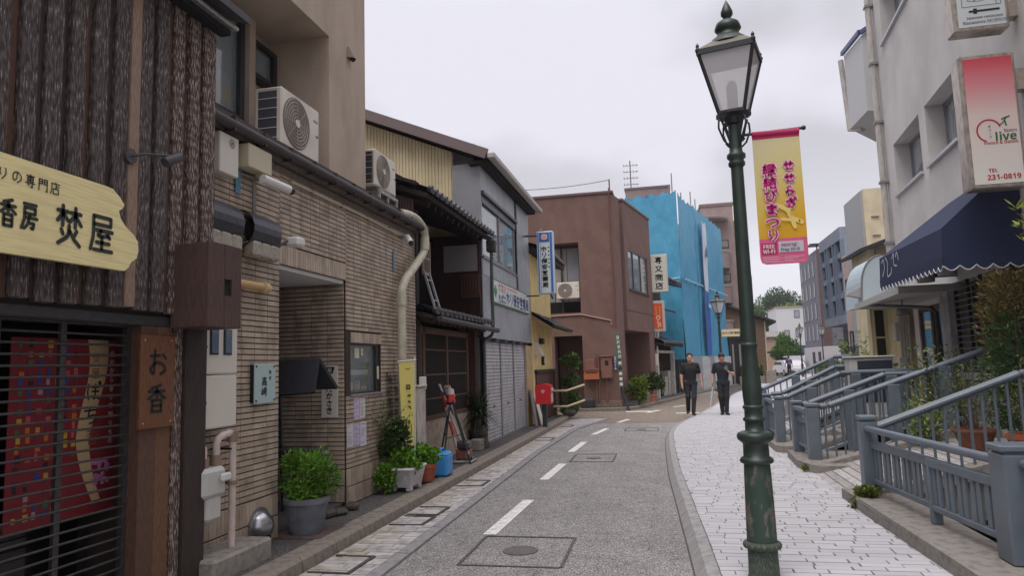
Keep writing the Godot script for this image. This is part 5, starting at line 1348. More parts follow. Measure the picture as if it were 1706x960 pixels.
	a1.box(V(-1.0,0,-0.9),V(-7,9.2,-10.6))
	obj("wall",a1,mat("wall_white",S(200,200,198),0.9),bl)
	var noise := FastNoiseLite.new()
	noise.seed = 9
	noise.frequency = 0.32
	noise.fractal_octaves = 4
	var grid := func(o: Vector3,u: Vector3,vv: Vector3,nn: Vector3,nu: int,nv: int,k: float) -> Sh:
		var s := N()
		s.xf = B
		var P := func(i: int,j: int) -> Vector3:
			var p := o + u * (float(i) / nu) + vv * (float(j) / nv)
			var sag := 0.0
			if j == nv: sag = -0.16 * absf(sin(i * PI / 5.0))
			return p + nn * (noise.get_noise_3d(p.x * 1.5 + p.z,p.y * 0.8,p.z * 0.6 - p.x) * k + 0.07 * k * sin(i * PI * 2.0 / 5.0)) + Vector3.UP * sag
		for i in nu:
			for j in nv: s.quad(P.call(i,j),P.call(i + 1,j),P.call(i + 1,j + 1),P.call(i,j + 1))
		return s
	for q in [[1.7,5.7],[5.62,10.0]]:
		var hh: float = q[1] - q[0]
		for b in 3:
			var s0: float = -b * 3.75
			obj("sheet",grid.call(V(0.0 + 0.03 * (b % 2),q[0],s0 - 0.02),V(0,0,-3.78),V(0,hh,0),V(1,0,0),22,24,0.1),sheet,bl)
		for b in 2:
			var x0: float = -b * 2.6
			obj("sheet",grid.call(V(x0 - 2.62,q[0] if b == 0 else q[0] + 0.02,0.03 * (b % 2)),V(2.62,0,0),V(0,hh + (0.0 if q[0] < 5 else 0.1 - b * 0.1),0),V(0,0,1),20,24,0.12),sheet,bl)
	var pole := mat("scaffold_pole",S(146,142,138),0.5,"",Vector3.ONE,0.0,"gravel",0.4,0.6)
	var hp := [11.0,10.4,10.9,10.7,10.2,10.1]
	for i in 6: put("pole",N().tube([V(0,0,0),V(0,hp[i],0)],0.03,8),pole,bl,B * T(V(-0.22,0,[-0.1,-1.9,-4.1,-5.2,-7.6,-11.2][i])))
	for i in 3: put("pole",N().tube([V(0,0,0),V(0,[10.1,10.3,10.5][i],0)],0.03,8),pole,bl,B * T(V([-4.6,-2.6,-0.4][i],0,-0.25)))
	var lacing := mat("lacing",S(150,196,216),0.6)
	var ls := N()
	ls.xf = B
	for i in 22: ls.tube(sweep(V(0.14,5.66,-i * 0.51),V(0.14,5.66,-(i + 1) * 0.51),0.04,4),0.035,6,false)
	for i in 9: ls.tube(sweep(V(-i * 0.58,5.7,0.16),V(-(i + 1) * 0.58,5.7,0.16),0.05,4),0.035,6,false)
	obj("lacing",ls,lacing,bl)
	var ban := grid.call(V(0.24,1.9,-4.35),V(0,0,-0.95),V(0,3.5,0),V(1,0,0),6,14,0.1)
	obj("banner_lower",ban,mat("banner_blue",S(54,92,176),0.6),bl)
	obj("banner_upper",grid.call(V(0.24,5.4,-4.35),V(0,0,-0.95),V(0,3.9,0),V(1,0,0),6,14,0.1),mat("banner_white",S(206,214,222),0.6),bl)
	var bm := N()
	bm.plate(PackedVector2Array([P2(-0.2,-0.3),P2(0.12,-0.3),P2(0.2,0.1),P2(0.0,0.36),P2(-0.05,0.0)]),0,0.01)
	put("banner_mark",bm,mat("mark_navy",S(60,84,136),0.6),bl,B * facing2(0.33,7.6,-4.85))
	put("banner_mark",N().plate(PackedVector2Array([P2(-0.28,-0.1),P2(-0.2,0.1),P2(-0.1,-0.08),P2(0.02,0.1),P2(0.1,-0.1),P2(0.3,0.1),P2(0.3,-0.14)]),0,0.01),mt["banner_white"],bl,B * facing2(0.33,4.6,-4.85))
	var hoard := mat("hoarding_white",S(206,208,208),0.5,"dirt",V(1.2,1.2,1.2))
	var hgrey := mat("hoarding_grey",S(160,168,172),0.5,"dirt",V(1.2,1.2,1.2))
	for i in 11:
		var pnl := N().bev(V(0.1,0.1,-0.0),V(0.14,1.85,-1.0),0.006)
		for j in 4: pnl.box(V(0.14,0.15,-0.08 - j * 0.24),V(0.155,1.8,-0.2 - j * 0.24))
		put("hoarding_panel",pnl,hgrey if i in [1,2,5] else hoard,bl,B * T(V(0.02,0,0.1 - i * 1.02)))
	var ap2 := thing("apartment_block","tall brown apartment block with rounded balconies behind the blue sheeting","building",V(2.6,0,-50))
	var apm := mat("flats_brown",S(160,140,136),0.9,"blotch",V(4,6,4))
	obj("wall",N().box(V(0,0,0),V(2.15,12.2,-12)).box(V(2.15,0,-0.5),V(2.75,11.2,-12)),apm,ap2)
	obj("parapet",N().box(V(-0.05,12.2,0.06),V(2.2,12.4,-12)),mat("flats_trim",S(130,110,106),0.9),ap2)
	for i in 5:
		var yy := 10.9 - i * 2.35
		var bal := obj("balcony",N().lathe([P2(0,-0.12),P2(1.2,-0.12),P2(1.25,0.0),P2(1.25,0.06),P2(0,0.06)],24,V(0.55,yy + 0.35,0.2)),mat("flats_slab",S(172,160,154),0.9),ap2)
		obj("parapet",N().lathe([P2(1.16,-1.15),P2(1.2,-0.13),P2(1.1,-0.13)],24,V(0.55,yy + 0.35 - 0.0,0.2)) if i > 0 else N().box(V(0.2,yy - 0.9,0.02),V(0.5,yy + 0.2,0.04)),apm,bal)
		var wdw := obj("window",N().box(V(1.22,yy - 1.65,0.02),V(1.75,yy - 1.1,0.06)),mat("frame_black",S(34,34,38)),ap2)
		obj("pane",N().box(V(1.28,yy - 1.6,0.061),V(1.69,yy - 1.15,0.064)),mat("pane_far",S(140,134,132),0.2),wdw)
	var ph := thing("rooftop_room","grey-brown rooftop room with antenna showing above the blue sheeting","building",V(-2.2,0,-45))
	obj("wall",N().box(V(-3,0,-3.0),V(2.7,12.1,-12)).box(V(0,9,0),V(2.75,12.62,-4)),mat("flats_grey",S(134,116,114),0.9,"blotch",V(4,6,4)),ph)
	obj("coping",N().box(V(-0.06,12.62,0.06),V(2.81,12.74,-4.06)),mat("flats_trim2",S(104,92,92),0.9),ph)
	var an := N()
	an.tube([V(0.35,12.7,-0.6),V(0.35,14.7,-0.6)],0.035,8)
	var ant := obj("antenna_mast",an,mat("antenna_grey",S(96,96,100),0.5),ph)
	for i in 4:
		var e2 := N().tube([V(-0.1,13.1 + i * 0.42,-0.5),V(0.85,13.15 + i * 0.42,-0.75)],0.018,6)
		for j in 5: e2.tube([V(-0.05 + j * 0.2,13.1 + i * 0.42,-0.8 - j * 0.03),V(-0.05 + j * 0.2 ,13.13 + i * 0.42,-0.2 - j * 0.03)],0.012,5)
		obj("antenna_boom",e2,mt["antenna_grey"],ant)
	var lo := thing("low_shop","low shops with pale grey awnings beyond the blue sheeting","building",V(3.4,0,-50))
	obj("wall",N().box(V(0.4,0,2.6),V(1.6,3.5,-7)),mat("low_wall",S(96,82,78),0.9),lo)
	obj("awning",N().hexa([V(0.3,3.55,3.0),V(1.7,3.2,3.3),V(1.7,3.2,-7),V(0.3,4.2,-7),V(0.3,3.65,3.0),V(1.7,3.3,3.3),V(1.7,3.3,-7),V(0.3,4.3,-7)]),mat("awning_grey",S(164,164,168),0.7),lo)
	obj("shopfront",N().box(V(0.45,0.1,2.61),V(1.5,2.9,2.66)),mat("front_dark",S(40,36,38),0.6),lo)
	for i in 3: obj("post",N().bev(V(0.5 + i * 0.42,0.1,2.67),V(0.62 + i * 0.42,2.6,2.74),0.01),mat("post_grey",S(150,146,144),0.6),lo)
func facing2(px: float, py: float, pz: float) -> Transform3D:
	return Transform3D(Basis(Vector3.UP,PI / 2),V(px,py,pz))
func bicycle(label: String,at: Vector3,turn: float,m: Material) -> void:
	var t := thing("bicycle",label,"bicycle",at,turn)
	for x in [-0.52,0.52]:
		var ring := []
		for j in 25: ring.append(V(x + cos(TAU * j / 24) * 0.31,0.33 + sin(TAU * j / 24) * 0.31,0))
		var wl := obj("wheel",N().tube(ring,0.018,6,false),mat("tyre",S(34,34,36),0.8),t)
		var sp := N()
		for j in 10: sp.tube([V(x,0.33,0),V(x + cos(TAU * j / 10) * 0.3,0.33 + sin(TAU * j / 10) * 0.3,0)],0.004,4,false)
		obj("spokes",sp,mat("alu",S(150,150,152)),wl)
	obj("frame",N().tube([V(-0.52,0.33,0),V(-0.12,0.3,0),V(-0.22,0.8,0)],0.018,8).tube([V(-0.12,0.3,0),V(0.36,0.72,0)],0.02,8).tube([V(0.52,0.33,0),V(0.34,0.95,0)],0.018,8).tube([V(-0.52,0.33,0),V(-0.2,0.7,0)],0.014,8),m,t)
	obj("handlebar",N().tube([V(0.2,1.02,-0.26),V(0.33,1.0,-0.1),V(0.34,0.98,0),V(0.33,1.0,0.1),V(0.2,1.02,0.26)],0.014,8),m,t)
	obj("saddle",N().ball(V(-0.24,0.84,0),V(0.13,0.04,0.08),10,6),mat("tyre",S(34,34,36)),t)
	obj("basket",N().box(V(0.44,0.75,-0.15),V(0.68,0.95,0.15)),mat("basket",S(90,90,92),0.6),t)
func build_right() -> void:
	struct("water",N().box(V(2.3,-0.95,3),V(4.0,-0.9,-19)),mat("water_dark",S(44,52,50),0.08))
	var conc := mat("bank_concrete",S(138,130,122),0.9,"dirt",V(0.7,0.7,0.7),0.2)
	struct("canal_wall",N().box(V(2.05,-1.5,3),V(2.32,0.084,-17.5)).box(V(3.95,-1.5,3),V(4.3,0.48,-17.5)),conc)
	struct("forecourt",N().box(V(4.0,-1.5,3),V(12,0.5,-16.9)),mat("forecourt_stone",S(150,146,144),0.9,"dirt",V(0.8,0.8,0.8)))
	struct("side_ground",N().box(V(2.3,-1.5,-17.5),V(60,0.06,-120)),mat("footway",S(112,106,104)))
	build_white_building()
	build_bridges()
	build_planting()
func build_white_building() -> void:
	var R := turned(-3.84,V(4.56,0,-11.9))
	var h := thing("white_building","three-storey white rendered building with deep set windows over the restaurant","building")
	var wm := mat("render_white",S(206,202,199),0.88,"blotch",V(6.0,6.0,6.0))
	var w := N()
	w.xf = R
	var t := 0.42
	w.box(V(0,2.75,-5.05),V(t,4.9,12)).box(V(0,6.0,-5.05),V(t,8.25,12)).box(V(0,9.4,-5.05),V(t,12.5,12))
	w.box(V(0,4.9,-5.05),V(t,6.0,-4.02)).box(V(0,4.9,-2.06),V(t,6.0,-1.66)).box(V(0,4.9,0.0),V(t,6.0,12))
	w.box(V(0,8.25,-5.05),V(t,9.4,-4.12)).box(V(0,8.25,-2.0),V(t,9.4,12))
	w.box(V(0.0,0.4,-1.5),V(t,2.75,-1.0)).box(V(0.0,0.4,3.0),V(t,2.75,12)).box(V(0.1,0.4,-4.1),V(t,2.75,-3.75)).box(V(0.1,0.4,-2.12),V(t,2.75,-1.5)).box(V(0.1,2.52,-3.75),V(t,2.75,-2.12))
	w.box(V(t,0.4,-5.05),V(6.0,12.5,-4.7)).box(V(2.0,0.4,-4.7),V(2.3,12.5,12))
	obj("wall",w,wm,h)
	var sill := mat("sill_alu",S(186,188,192),0.4)
	var fr := mat("frame_alu",S(132,134,138))
	var k := 0
	for q in [[-2.06,-4.02,4.9,6.0],[0.0,-1.66,4.9,6.0],[-2.0,-4.12,8.25,9.4]]:
		var s := N()
		s.xf = R
		s.box(V(-0.06,q[2] - 0.03,q[0] + 0.03),V(0.3,q[2] + 0.02,q[1] - 0.03))
		var sl := obj("sill",s,sill,h)
		s = N()
		s.xf = R
		var d := 0.3
		s.box(V(d,q[2] + 0.02,q[0]),V(d + 0.07,q[2] + 0.07,q[1])).box(V(d,q[3] - 0.06,q[0]),V(d + 0.07,q[3],q[1])).box(V(d,q[2],q[0]),V(d + 0.07,q[3],q[0] - 0.06)).box(V(d,q[2],q[1] + 0.06),V(d + 0.07,q[3],q[1]))
		var n := 2 if k == 1 else 1
		for i in n: s.box(V(d - 0.01,q[2],lerpf(q[0],q[1],(i + 1.0) / (n + 1)) + 0.03),V(d + 0.06,q[3],lerpf(q[0],q[1],(i + 1.0) / (n + 1)) - 0.03))
		var win := obj("window",s,fr,h)
		s = N()
		s.xf = R
		if k == 1: s.box(V(d + 0.03,q[2],q[0]),V(d + 0.035,q[3],q[1]))
		else: s.box(V(d + 0.03,q[2],q[0] - 1.3),V(d + 0.035,q[3],q[1]))
		obj("pane",s,glass("pane_bright",S(190,200,206),0.3),win)
		s = N()
		s.xf = R
		s.box(V(d + 0.25,q[2],q[0]),V(d + 0.27,q[3],q[1]))
		obj("interior",s,mat("curtain_light",S(196,202,206),0.9) if k == 1 else mat("room_dark",S(44,40,40),0.9),win)
		if k == 0:
			s = N()
			s.xf = R
			s.quad(V(d - 0.02,4.95,-2.7),V(d - 0.02,4.95,-3.5),V(d - 0.02,5.25,-3.62),V(d - 0.02,5.5,-2.75))
			s.quad(V(d - 0.05,5.1,-2.3),V(d - 0.05,5.1,-2.9),V(d - 0.05,5.3,-3.0),V(d - 0.05,5.55,-2.3))
			obj("cloth",s,mat("cloth_grey",S(112,106,112),0.9),win)
			s = N()
			s.xf = R
			s.box(V(d + 0.1,5.4,-2.5),V(d + 0.14,5.9,-2.7))
			obj("lamp_shade",s,mat("shade_amber",S(176,116,50),0.7),win)
		k += 1
	var s2 := N()
	s2.xf = R
	s2.tube([V(-0.1,2.9,-4.72),V(-0.1,12.5,-4.72)],0.065,12)
	var pp := obj("drainpipe",s2,mat("pipe_white",S(190,184,178),0.5,"dirt",V(0.5,1.5,0.5)),h)
	for i in 7:
		var c := N()
		c.xf = R
		c.box(V(-0.18,4.0 + i * 1.35,-4.63),V(0.0,4.05 + i * 1.35,-4.81))
		obj("clip",c,fr,pp)
	var dm := mat("door_red_brown",S(92,48,38),0.5,"grain",V(0.1,1,0.1))
	s2 = N()
	s2.xf = R
	s2.bev(V(0.12,0.5,-3.68),V(0.2,2.52,-3.75),0.008).bev(V(0.12,0.5,-2.12),V(0.2,2.52,-2.2),0.008).bev(V(0.12,0.5,-2.88),V(0.2,2.52,-3.0),0.008).box(V(0.13,2.42,-2.2),V(0.19,2.52,-3.68))
	var door := obj("door",s2,dm,h)
	s2 = N()
	s2.xf = R
	s2.box(V(0.15,0.5,-2.2),V(0.155,2.42,-3.68))
	obj("pane",s2,glass("pane_door",S(120,140,146),0.35),door)
	s2 = N()
	s2.xf = R
	s2.box(V(0.3,0.5,-2.1),V(0.32,2.5,-3.75))
	obj("interior",s2,mat("door_inside",S(62,74,80),0.9,"blotch",V(0.5,0.5,0.5)),door)
	var r := RandomNumberGenerator.new()
	r.seed = 5
	var pc := [S(92,150,170),S(190,180,170),S(176,96,70),S(206,206,206),S(60,100,130)]
	for i in 9:
		s2 = N()
		s2.xf = R
		var y0 := 1.0 + (i % 4) * 0.36
		var z0 := -2.28 - (i / 4) * 0.42 - (0.2 if i / 4 == 1 else 0.0)
		s2.box(V(0.2,y0,z0),V(0.205,y0 + r.randf_range(0.2,0.34),z0 - r.randf_range(0.18,0.3)))
		obj("poster",s2,mat("leaflet_%d" % (i % 5),pc[i % 5],0.5),door)
	s2 = N()
	s2.xf = R
	s2.bev(V(-0.12,0.5,-1.05),V(0.02,2.75,-1.45),0.02)
	obj("column",s2,mat("column_white",S(178,176,176),0.8,"dirt",V(0.8,1.6,0.8)),h)
	s2 = N()
	s2.xf = R
	s2.box(V(-0.85,2.62,-0.9),V(0.1,2.74,-4.9))
	obj("porch_ceiling",s2,mat("porch_white",S(176,174,170),0.8),h)
	s2 = N()
	s2.xf = R
	s2.tube([V(-0.75,2.64,-3.9),V(-0.6,2.5,-2.4),V(-0.3,2.38,-1.3),V(-0.24,2.3,-1.2),V(-0.22,0.5,-1.2)],0.035,10)
	obj("pipe",s2,mat("pipe_black",S(30,30,32),0.4),h)
	var hl := thing("porch_lamp","small bell shaped lamp hanging under the blue awning by the door","lamp",R * V(-0.45,2.5,-2.5))
	obj("rod",N().tube([V(0,0.13,0),V(0,0.0,0)],0.012,8),mat("steel_dark",S(70,68,68)),hl)
	obj("shade",N().lathe([P2(0.13,-0.16),P2(0.11,-0.06),P2(0.05,0.0),P2(0,0.01)],16),mat("shade_grey",S(120,116,112),0.5),hl)
	s2 = N()
	s2.xf = R
	s2.box(V(0.25,0.5,3.0),V(0.27,2.75,-1.0))
	obj("shop_window",s2,mat("shopwindow_dark",S(28,28,32),0.3),h)
	s2 = N()
	s2.xf = R
	s2.box(V(0.2,1.9,-0.35),V(0.21,2.3,-0.62))
	obj("notice",s2,mat("notice_red",S(140,58,48),0.6),h)
	s2 = N()
	s2.xf = R
	for i in 7: s2.box(V(-0.02,0.5,-0.95 + i * 0.6),V(0.03,2.75,-0.99 + i * 0.6))
	var grl := obj("grille",s2,mat("grille_black",S(46,44,46),0.5),h)
	for i in 22:
		s2 = N()
		s2.xf = R
		s2.box(V(-0.03,0.62 + i * 0.095,-1.0),V(-0.015,0.64 + i * 0.095,3.0))
		obj("slat",s2,mat("slat_grey",S(104,100,100),0.4),grl)
	var aw := thing("awning","navy blue awning with scalloped white-trimmed valance over the restaurant","awning")
	var navy := mat("canvas_navy",S(40,50,84),0.8,"fine",V(0.6,0.6,0.6))
	var X := 3.47
	var zn := -9.95
	var zf := -12.72
	var wx := func(zz: float) -> float: return 4.56 + 0.067 * (-11.9 - zz) - 0.01
	var c2 := N()
	c2.quad(V(X,2.84,zf),V(X,2.84,zn),V(X + 0.02,3.2,zn),V(X + 0.02,3.2,zf))
	c2.quad(V(X + 0.02,3.2,zf),V(X + 0.02,3.2,zn),V(wx.call(zn),4.05,zn),V(wx.call(zf),4.05,zf))
	c2.quad(V(X,2.84,zn),V(wx.call(zn),2.84,zn),V(wx.call(zn),4.05,zn),V(X + 0.02,3.2,zn))
	c2.quad(V(wx.call(zf),2.84,zf),V(X,2.84,zf),V(X + 0.02,3.2,zf),V(wx.call(zf),4.05,zf))
	obj("canopy",c2,navy,aw)
	var val := N()
	var trim := N()
	var scallop := func(p0: Vector3,p1: Vector3,n: int) -> void:
		var pts := []
		for i in n:
			for j in 8:
				var f := (i + j / 8.0) / n
				var p := p0.lerp(p1,f)
				p.y -= 0.13 + 0.06 * sin(PI * j / 8.0)
				pts.append(p)
		pts.append(p1 - Vector3.UP * 0.13)
		for i in pts.size() - 1:
			var a := p0.lerp(p1,float(i) / (pts.size() - 1))
			var b := p0.lerp(p1,float(i + 1) / (pts.size() - 1))
			val.quad(pts[i],pts[i + 1],b,a)
		trim.tube(pts,0.008,6)
	scallop.call(V(X - 0.004,2.84,zf),V(X - 0.004,2.84,zn),17)
	scallop.call(V(X,2.84,zn + 0.004),V(wx.call(zn),2.84,zn + 0.004),5)
	obj("valance",val,navy,aw)
	obj("trim",trim,mat("trim_white",S(206,208,212),0.7),aw)
	var sc := N()
	for q in [[[-0.36,0.1],[-0.28,0.14],[-0.26,0.0],[-0.36,-0.12]],[[-0.2,0.16],[-0.12,0.06],[-0.16,-0.14],[-0.02,-0.12],[0.02,-0.04]],[[0.06,0.1],[0.14,0.16],[0.12,0.0],[0.22,-0.04]],[[0.2,0.1],[0.26,0.16],[0.3,0.04]]]:
		var ps := []
		for u in q: ps.append(P2(u[0] * 1.3,u[1]))
		stroke(sc,curve(ps,true),0.02,0.0)
	put("script_mark",sc,mt["trim_white"],aw,Transform3D(Basis(Vector3.UP,-PI / 2),V(X - 0.008,3.0,-12.05)))
	for zz in [zn - 0.05,zf + 0.05]: obj("arm",N().bar(V(X + 0.03,2.85,zz),V(wx.call(zz),2.85,zz),0.03,0.03),mat("steel_dark",S(70,68,68)),aw)
	for q in [[-10.3,"nearer of two round shaded lamps under the blue awning valance"],[-11.1,"farther round shaded lamp under the blue awning valance"]]:
		var l := thing("awning_lamp",q[1],"lamp",V(X + 0.16,2.76,q[0]),0.0,"lamps under the blue awning")
		obj("shade",N().lathe([P2(0.11,-0.14),P2(0.12,-0.05),P2(0.06,0.02),P2(0,0.03)],16),mat("shade_white",S(150,148,146),0.5),l)
		obj("stem",N().tube([V(0,0.02,0),V(0,0.1,0)],0.012,8),mat("steel_dark",S(70,68,68)),l)
	var steel := mat("sign_steel",S(186,176,166),0.35,"dirt",V(0.5,0.9,0.5),0.0,"gravel",0.4,0.6)
	var s3 := thing("box_sign","tall bistro box sign fading from red to white above the awning","sign",V(3.98,4.4,-9.4))
	obj("case",N().bev(V(-0.32,-0.84,-0.24),V(0.3,0.84,0.0),0.018),steel,s3)
	var face := StandardMaterial3D.new()
	face.resource_name = "face_fade"
	var gt := GradientTexture2D.new()
	var gd := Gradient.new()
	gd.offsets = PackedFloat32Array([0.0,0.12,0.45,1.0])
	gd.colors = PackedColorArray([S(196,70,84),S(206,112,122),S(214,196,192),S(222,220,214)])
	gt.gradient = gd
	gt.fill_from = P2(0,0); gt.fill_to = P2(0,1)
	gt.width = 16; gt.height = 256
	face.albedo_texture = gt
	face.roughness = 0.35
	obj("face",N().quad(V(-0.27,-0.79,0.006),V(0.265,-0.79,0.006),V(0.265,0.79,0.006),V(-0.27,0.79,0.006)),face,s3)
	var red := mat("letter_crimson",S(176,36,48),0.5)
	var grn := mat("letter_green",S(40,96,56),0.5)
	var arc := N()
	var ap := []
	for i in 17: ap.append(P2(-0.06 + cos(deg_to_rad(20 + i * 14.5)) * 0.13,-0.13 + sin(deg_to_rad(20 + i * 14.5)) * 0.135))
	stroke(arc,ap,0.018,0.009)
	obj("emblem",arc,red,s3)
	var lf := N()
	stroke(lf,curve([P2(0.06,-0.07),P2(0.1,-0.04),P2(0.14,0.02)],true),0.012,0.009)
	stroke(lf,[P2(0.09,0.0),P2(0.14,0.02),P2(0.17,0.03)],0.018,0.009)
	stroke(lf,[P2(0.12,-0.03),P2(0.13,-0.08)],0.018,0.009)
	obj("emblem_leaf",lf,grn,s3)
	for i in 4: obj("character",write(["オ","リ","ー","ブ"][i],P2(-0.05,-0.08 - i * 0.045),P2(0.035,0.032),Vector2.ZERO,0.004,null,0.009),mt["ink_grey"],s3)
	put("lettering",latin("live",0.1),grn,s3,T(V(0.115,-0.215,0.008)))
	put("lettering",latin("Bistro",0.036,false,true),mt["ink_grey"],s3,T(V(0.17,-0.145,0.008)))
	put("lettering",latin("French & Italian",0.034),mat("letter_brick",S(170,84,84),0.5),s3,T(V(0.055,-0.285,0.008)))
	put("lettering",latin("TEL",0.042),red,s3,T(V(-0.06,-0.625,0.008)))
	put("lettering",latin("231-0819",0.062),red,s3,T(V(0.05,-0.71,0.008)))
	obj("arm",N().bar(V(0.3,0.5,-0.12),V(0.5,0.5,-0.12),0.16,0.26).bar(V(0.3,-0.5,-0.12),V(0.5,-0.5,-0.12),0.16,0.2),steel,s3)
	var s4 := thing("box_sign","pale grey box sign with a fish drawing at the top of the white wall","sign",V(3.98,6.3,-9.4))
	obj("case",N().bev(V(-0.32,-0.75,-0.24),V(0.3,0.75,0.0),0.018),steel,s4)
	obj("face",N().box(V(-0.265,-0.7,0.0),V(0.26,0.7,0.006)),mat("sign_grey",S(200,206,208),0.4),s4)
	var fs := N()
	var body := []
	for i in 13: body.append(P2(-0.15 + 0.3 * i / 12.0,-0.36 + 0.045 * sin(PI * i / 12.0) + 0.004 * i))
	for i in 13: body.append(P2(0.15 - 0.3 * i / 12.0,-0.36 - 0.04 * sin(PI * i / 12.0) + 0.004 * (12 - i)))
	stroke(fs,body,0.006,0.008)
	stroke(fs,[P2(0.15,-0.312),P2(0.21,-0.26),P2(0.2,-0.33),P2(0.15,-0.312)],0.006,0.008)
	stroke(fs,[P2(-0.09,-0.34),P2(-0.06,-0.36),P2(-0.08,-0.375)],0.008,0.008)
	stroke(fs,[P2(-0.21,0.1),P2(-0.21,-0.44),P2(0.22,-0.44),P2(0.22,0.1),P2(-0.21,0.1)],0.007,0.008)
	stroke(fs,[P2(0.17,-0.44),P2(0.17,-0.39)],0.006,0.008)
	for i in 3: stroke(fs,[P2(0.14 + i * 0.02,-0.37),P2(0.16 + i * 0.02,-0.38)],0.02,0.008)
	obj("drawing",fs,mt["ink_grey"],s4)
	obj("brush_mark",N().box(V(-0.14,-0.515,0.006),V(0.2,-0.49,0.01)).box(V(-0.09,-0.535,0.0061),V(-0.05,-0.47,0.0105)),mt["ink_black"],s4)
	put("lettering",latin("Japanese restaurant",0.03,false,true),mt["ink_grey"],s4,T(V(0.03,-0.585,0.008)))
	put("lettering",latin("Kanazawa MONYOU",0.036,false,true),mt["ink_grey"],s4,T(V(0.03,-0.645,0.008)))
	obj("arm",N().bar(V(0.3,-0.5,-0.12),V(0.5,-0.5,-0.12),0.16,0.2),steel,s4)
	var ld := thing("wall_downlight","black downlight with a wedge bracket between the two box signs","lamp",V(4.28,5.35,-10.2))
	obj("wedge",N().hexa([V(-0.1,-0.16,0.1),V(0.14,-0.16,0.1),V(0.14,-0.16,-0.1),V(-0.1,-0.16,-0.1),V(0.1,0.12,0.06),V(0.14,0.12,0.06),V(0.14,0.12,-0.06),V(0.1,0.12,-0.06)]),mat("steel_dark",S(70,68,68)),ld)
	obj("disc",N().lathe([P2(0,0.02),P2(0.11,0.02),P2(0.11,0.05),P2(0,0.06)],18,V(-0.08,0.02,0.1)),mat("pipe_black",S(30,30,32)),ld)
func newel(parent: Node,x: float,y: float,z: float,top: float,m: Material,wd := 0.2) -> void:
	var n := obj("newel_post",N().bev(V(x - wd / 2,y,z - wd / 2),V(x + wd / 2,top - 0.06,z + wd / 2),0.012),m,parent)
	obj("cap",N().box(V(x - wd / 2 + 0.02,top - 0.062,z - wd / 2 + 0.02),V(x + wd / 2 - 0.02,top - 0.04,z + wd / 2 - 0.02)).bev(V(x - wd / 2 - 0.008,top - 0.045,z - wd / 2 - 0.008),V(x + wd / 2 + 0.008,top,z + wd / 2 + 0.008),0.01),m,n)
func front_panel(t: Node,x0: float,z0: float,x1: float,z1: float,m: Material,mids: Array,n: int) -> void:
	var P := func(f: float,y: float) -> Vector3: return V(lerpf(x0,x1,f),y,lerpf(z0,z1,f))
	obj("pipe_rail",N().tube([P.call(0.0,0.86) + V(-0.04,0,0),P.call(1.0,0.86) + V(-0.04,0,0)],0.034,12),m,t)
	var pts := [0.0]
	pts.append_array(mids)
	pts.append(1.0)
	for i in pts.size() - 1:
		var a: float = pts[i]
		var b: float = pts[i + 1]
		var off := V(-0.025 if i % 2 == 1 else 0.0,0,0)
		var fr := obj("panel_frame",N().bar(P.call(a,0.7) + off,P.call(b,0.7) + off,0.055,0.075,Vector3.UP,0.008).bar(P.call(a,0.335) + off,P.call(b,0.335) + off,0.05,0.05,Vector3.UP,0.006),m,t)
		var cnt := maxi(2,roundi(n * (b - a)))
		for k in cnt:
			var f := a + (b - a) * (k + 0.5) / cnt + (0.004 if k % 2 == 0 else -0.004)
			var bl := N()
			bl.bar(P.call(f,0.36) + off,P.call(f,0.665) + off,0.022,0.058,(P.call(1.0,0) - P.call(0.0,0)).normalized(),0.003)
			obj("baluster",bl,m,fr)
	for q in mids:
		var c: Vector3 = P.call(q,0.0)
		obj("mid_post",N().bev(c + V(-0.05,0.2,-0.035),c + V(0.03,0.74,0.035),0.008),m,t)
func side_rail(t: Node,pts: Array,z: float,drop: float,m: Material,spacing: float,posts: Array) -> void:
	var top := N()
	var bot := N()
	for i in pts.size() - 1:
		var a := V(pts[i].x,pts[i].y,z)
		var b := V(pts[i + 1].x,pts[i + 1].y,z)
		var d := (b - a).normalized() * 0.012
		top.bar(a - d,b + d,0.085,0.08,Vector3.UP,0.03)
		bot.bar(a - d - V(0,drop,0),b + d - V(0,drop,0),0.045,0.055,Vector3.UP,0.008)
	obj("handrail",top,m,t)
	obj("lower_rail",bot,m,t)
	var x: float = pts[0].x + spacing * 0.6
	while x < pts[-1].x - 0.02:
		for i in pts.size() - 1:
			if x >= pts[i].x and x < pts[i + 1].x:
				var y := lerpf(pts[i].y,pts[i + 1].y,(x - pts[i].x) / (pts[i + 1].x - pts[i].x))
				obj("baluster",N().bev(V(x - 0.012,y - drop,z - 0.012),V(x + 0.012,y - 0.035,z + 0.012),0.004),m,t)
		x += spacing
	for px in posts:
		var y := 1.0
		for i in pts.size() - 1:
			if px >= pts[i].x and px <= pts[i + 1].x: y = lerpf(pts[i].y,pts[i + 1].y,(px - pts[i].x) / (pts[i + 1].x - pts[i].x))
		obj("rail_post",N().bev(V(px - 0.08,y - 1.0,z - 0.05),V(px + 0.08,y - 0.02,z + 0.05),0.01),m,t)
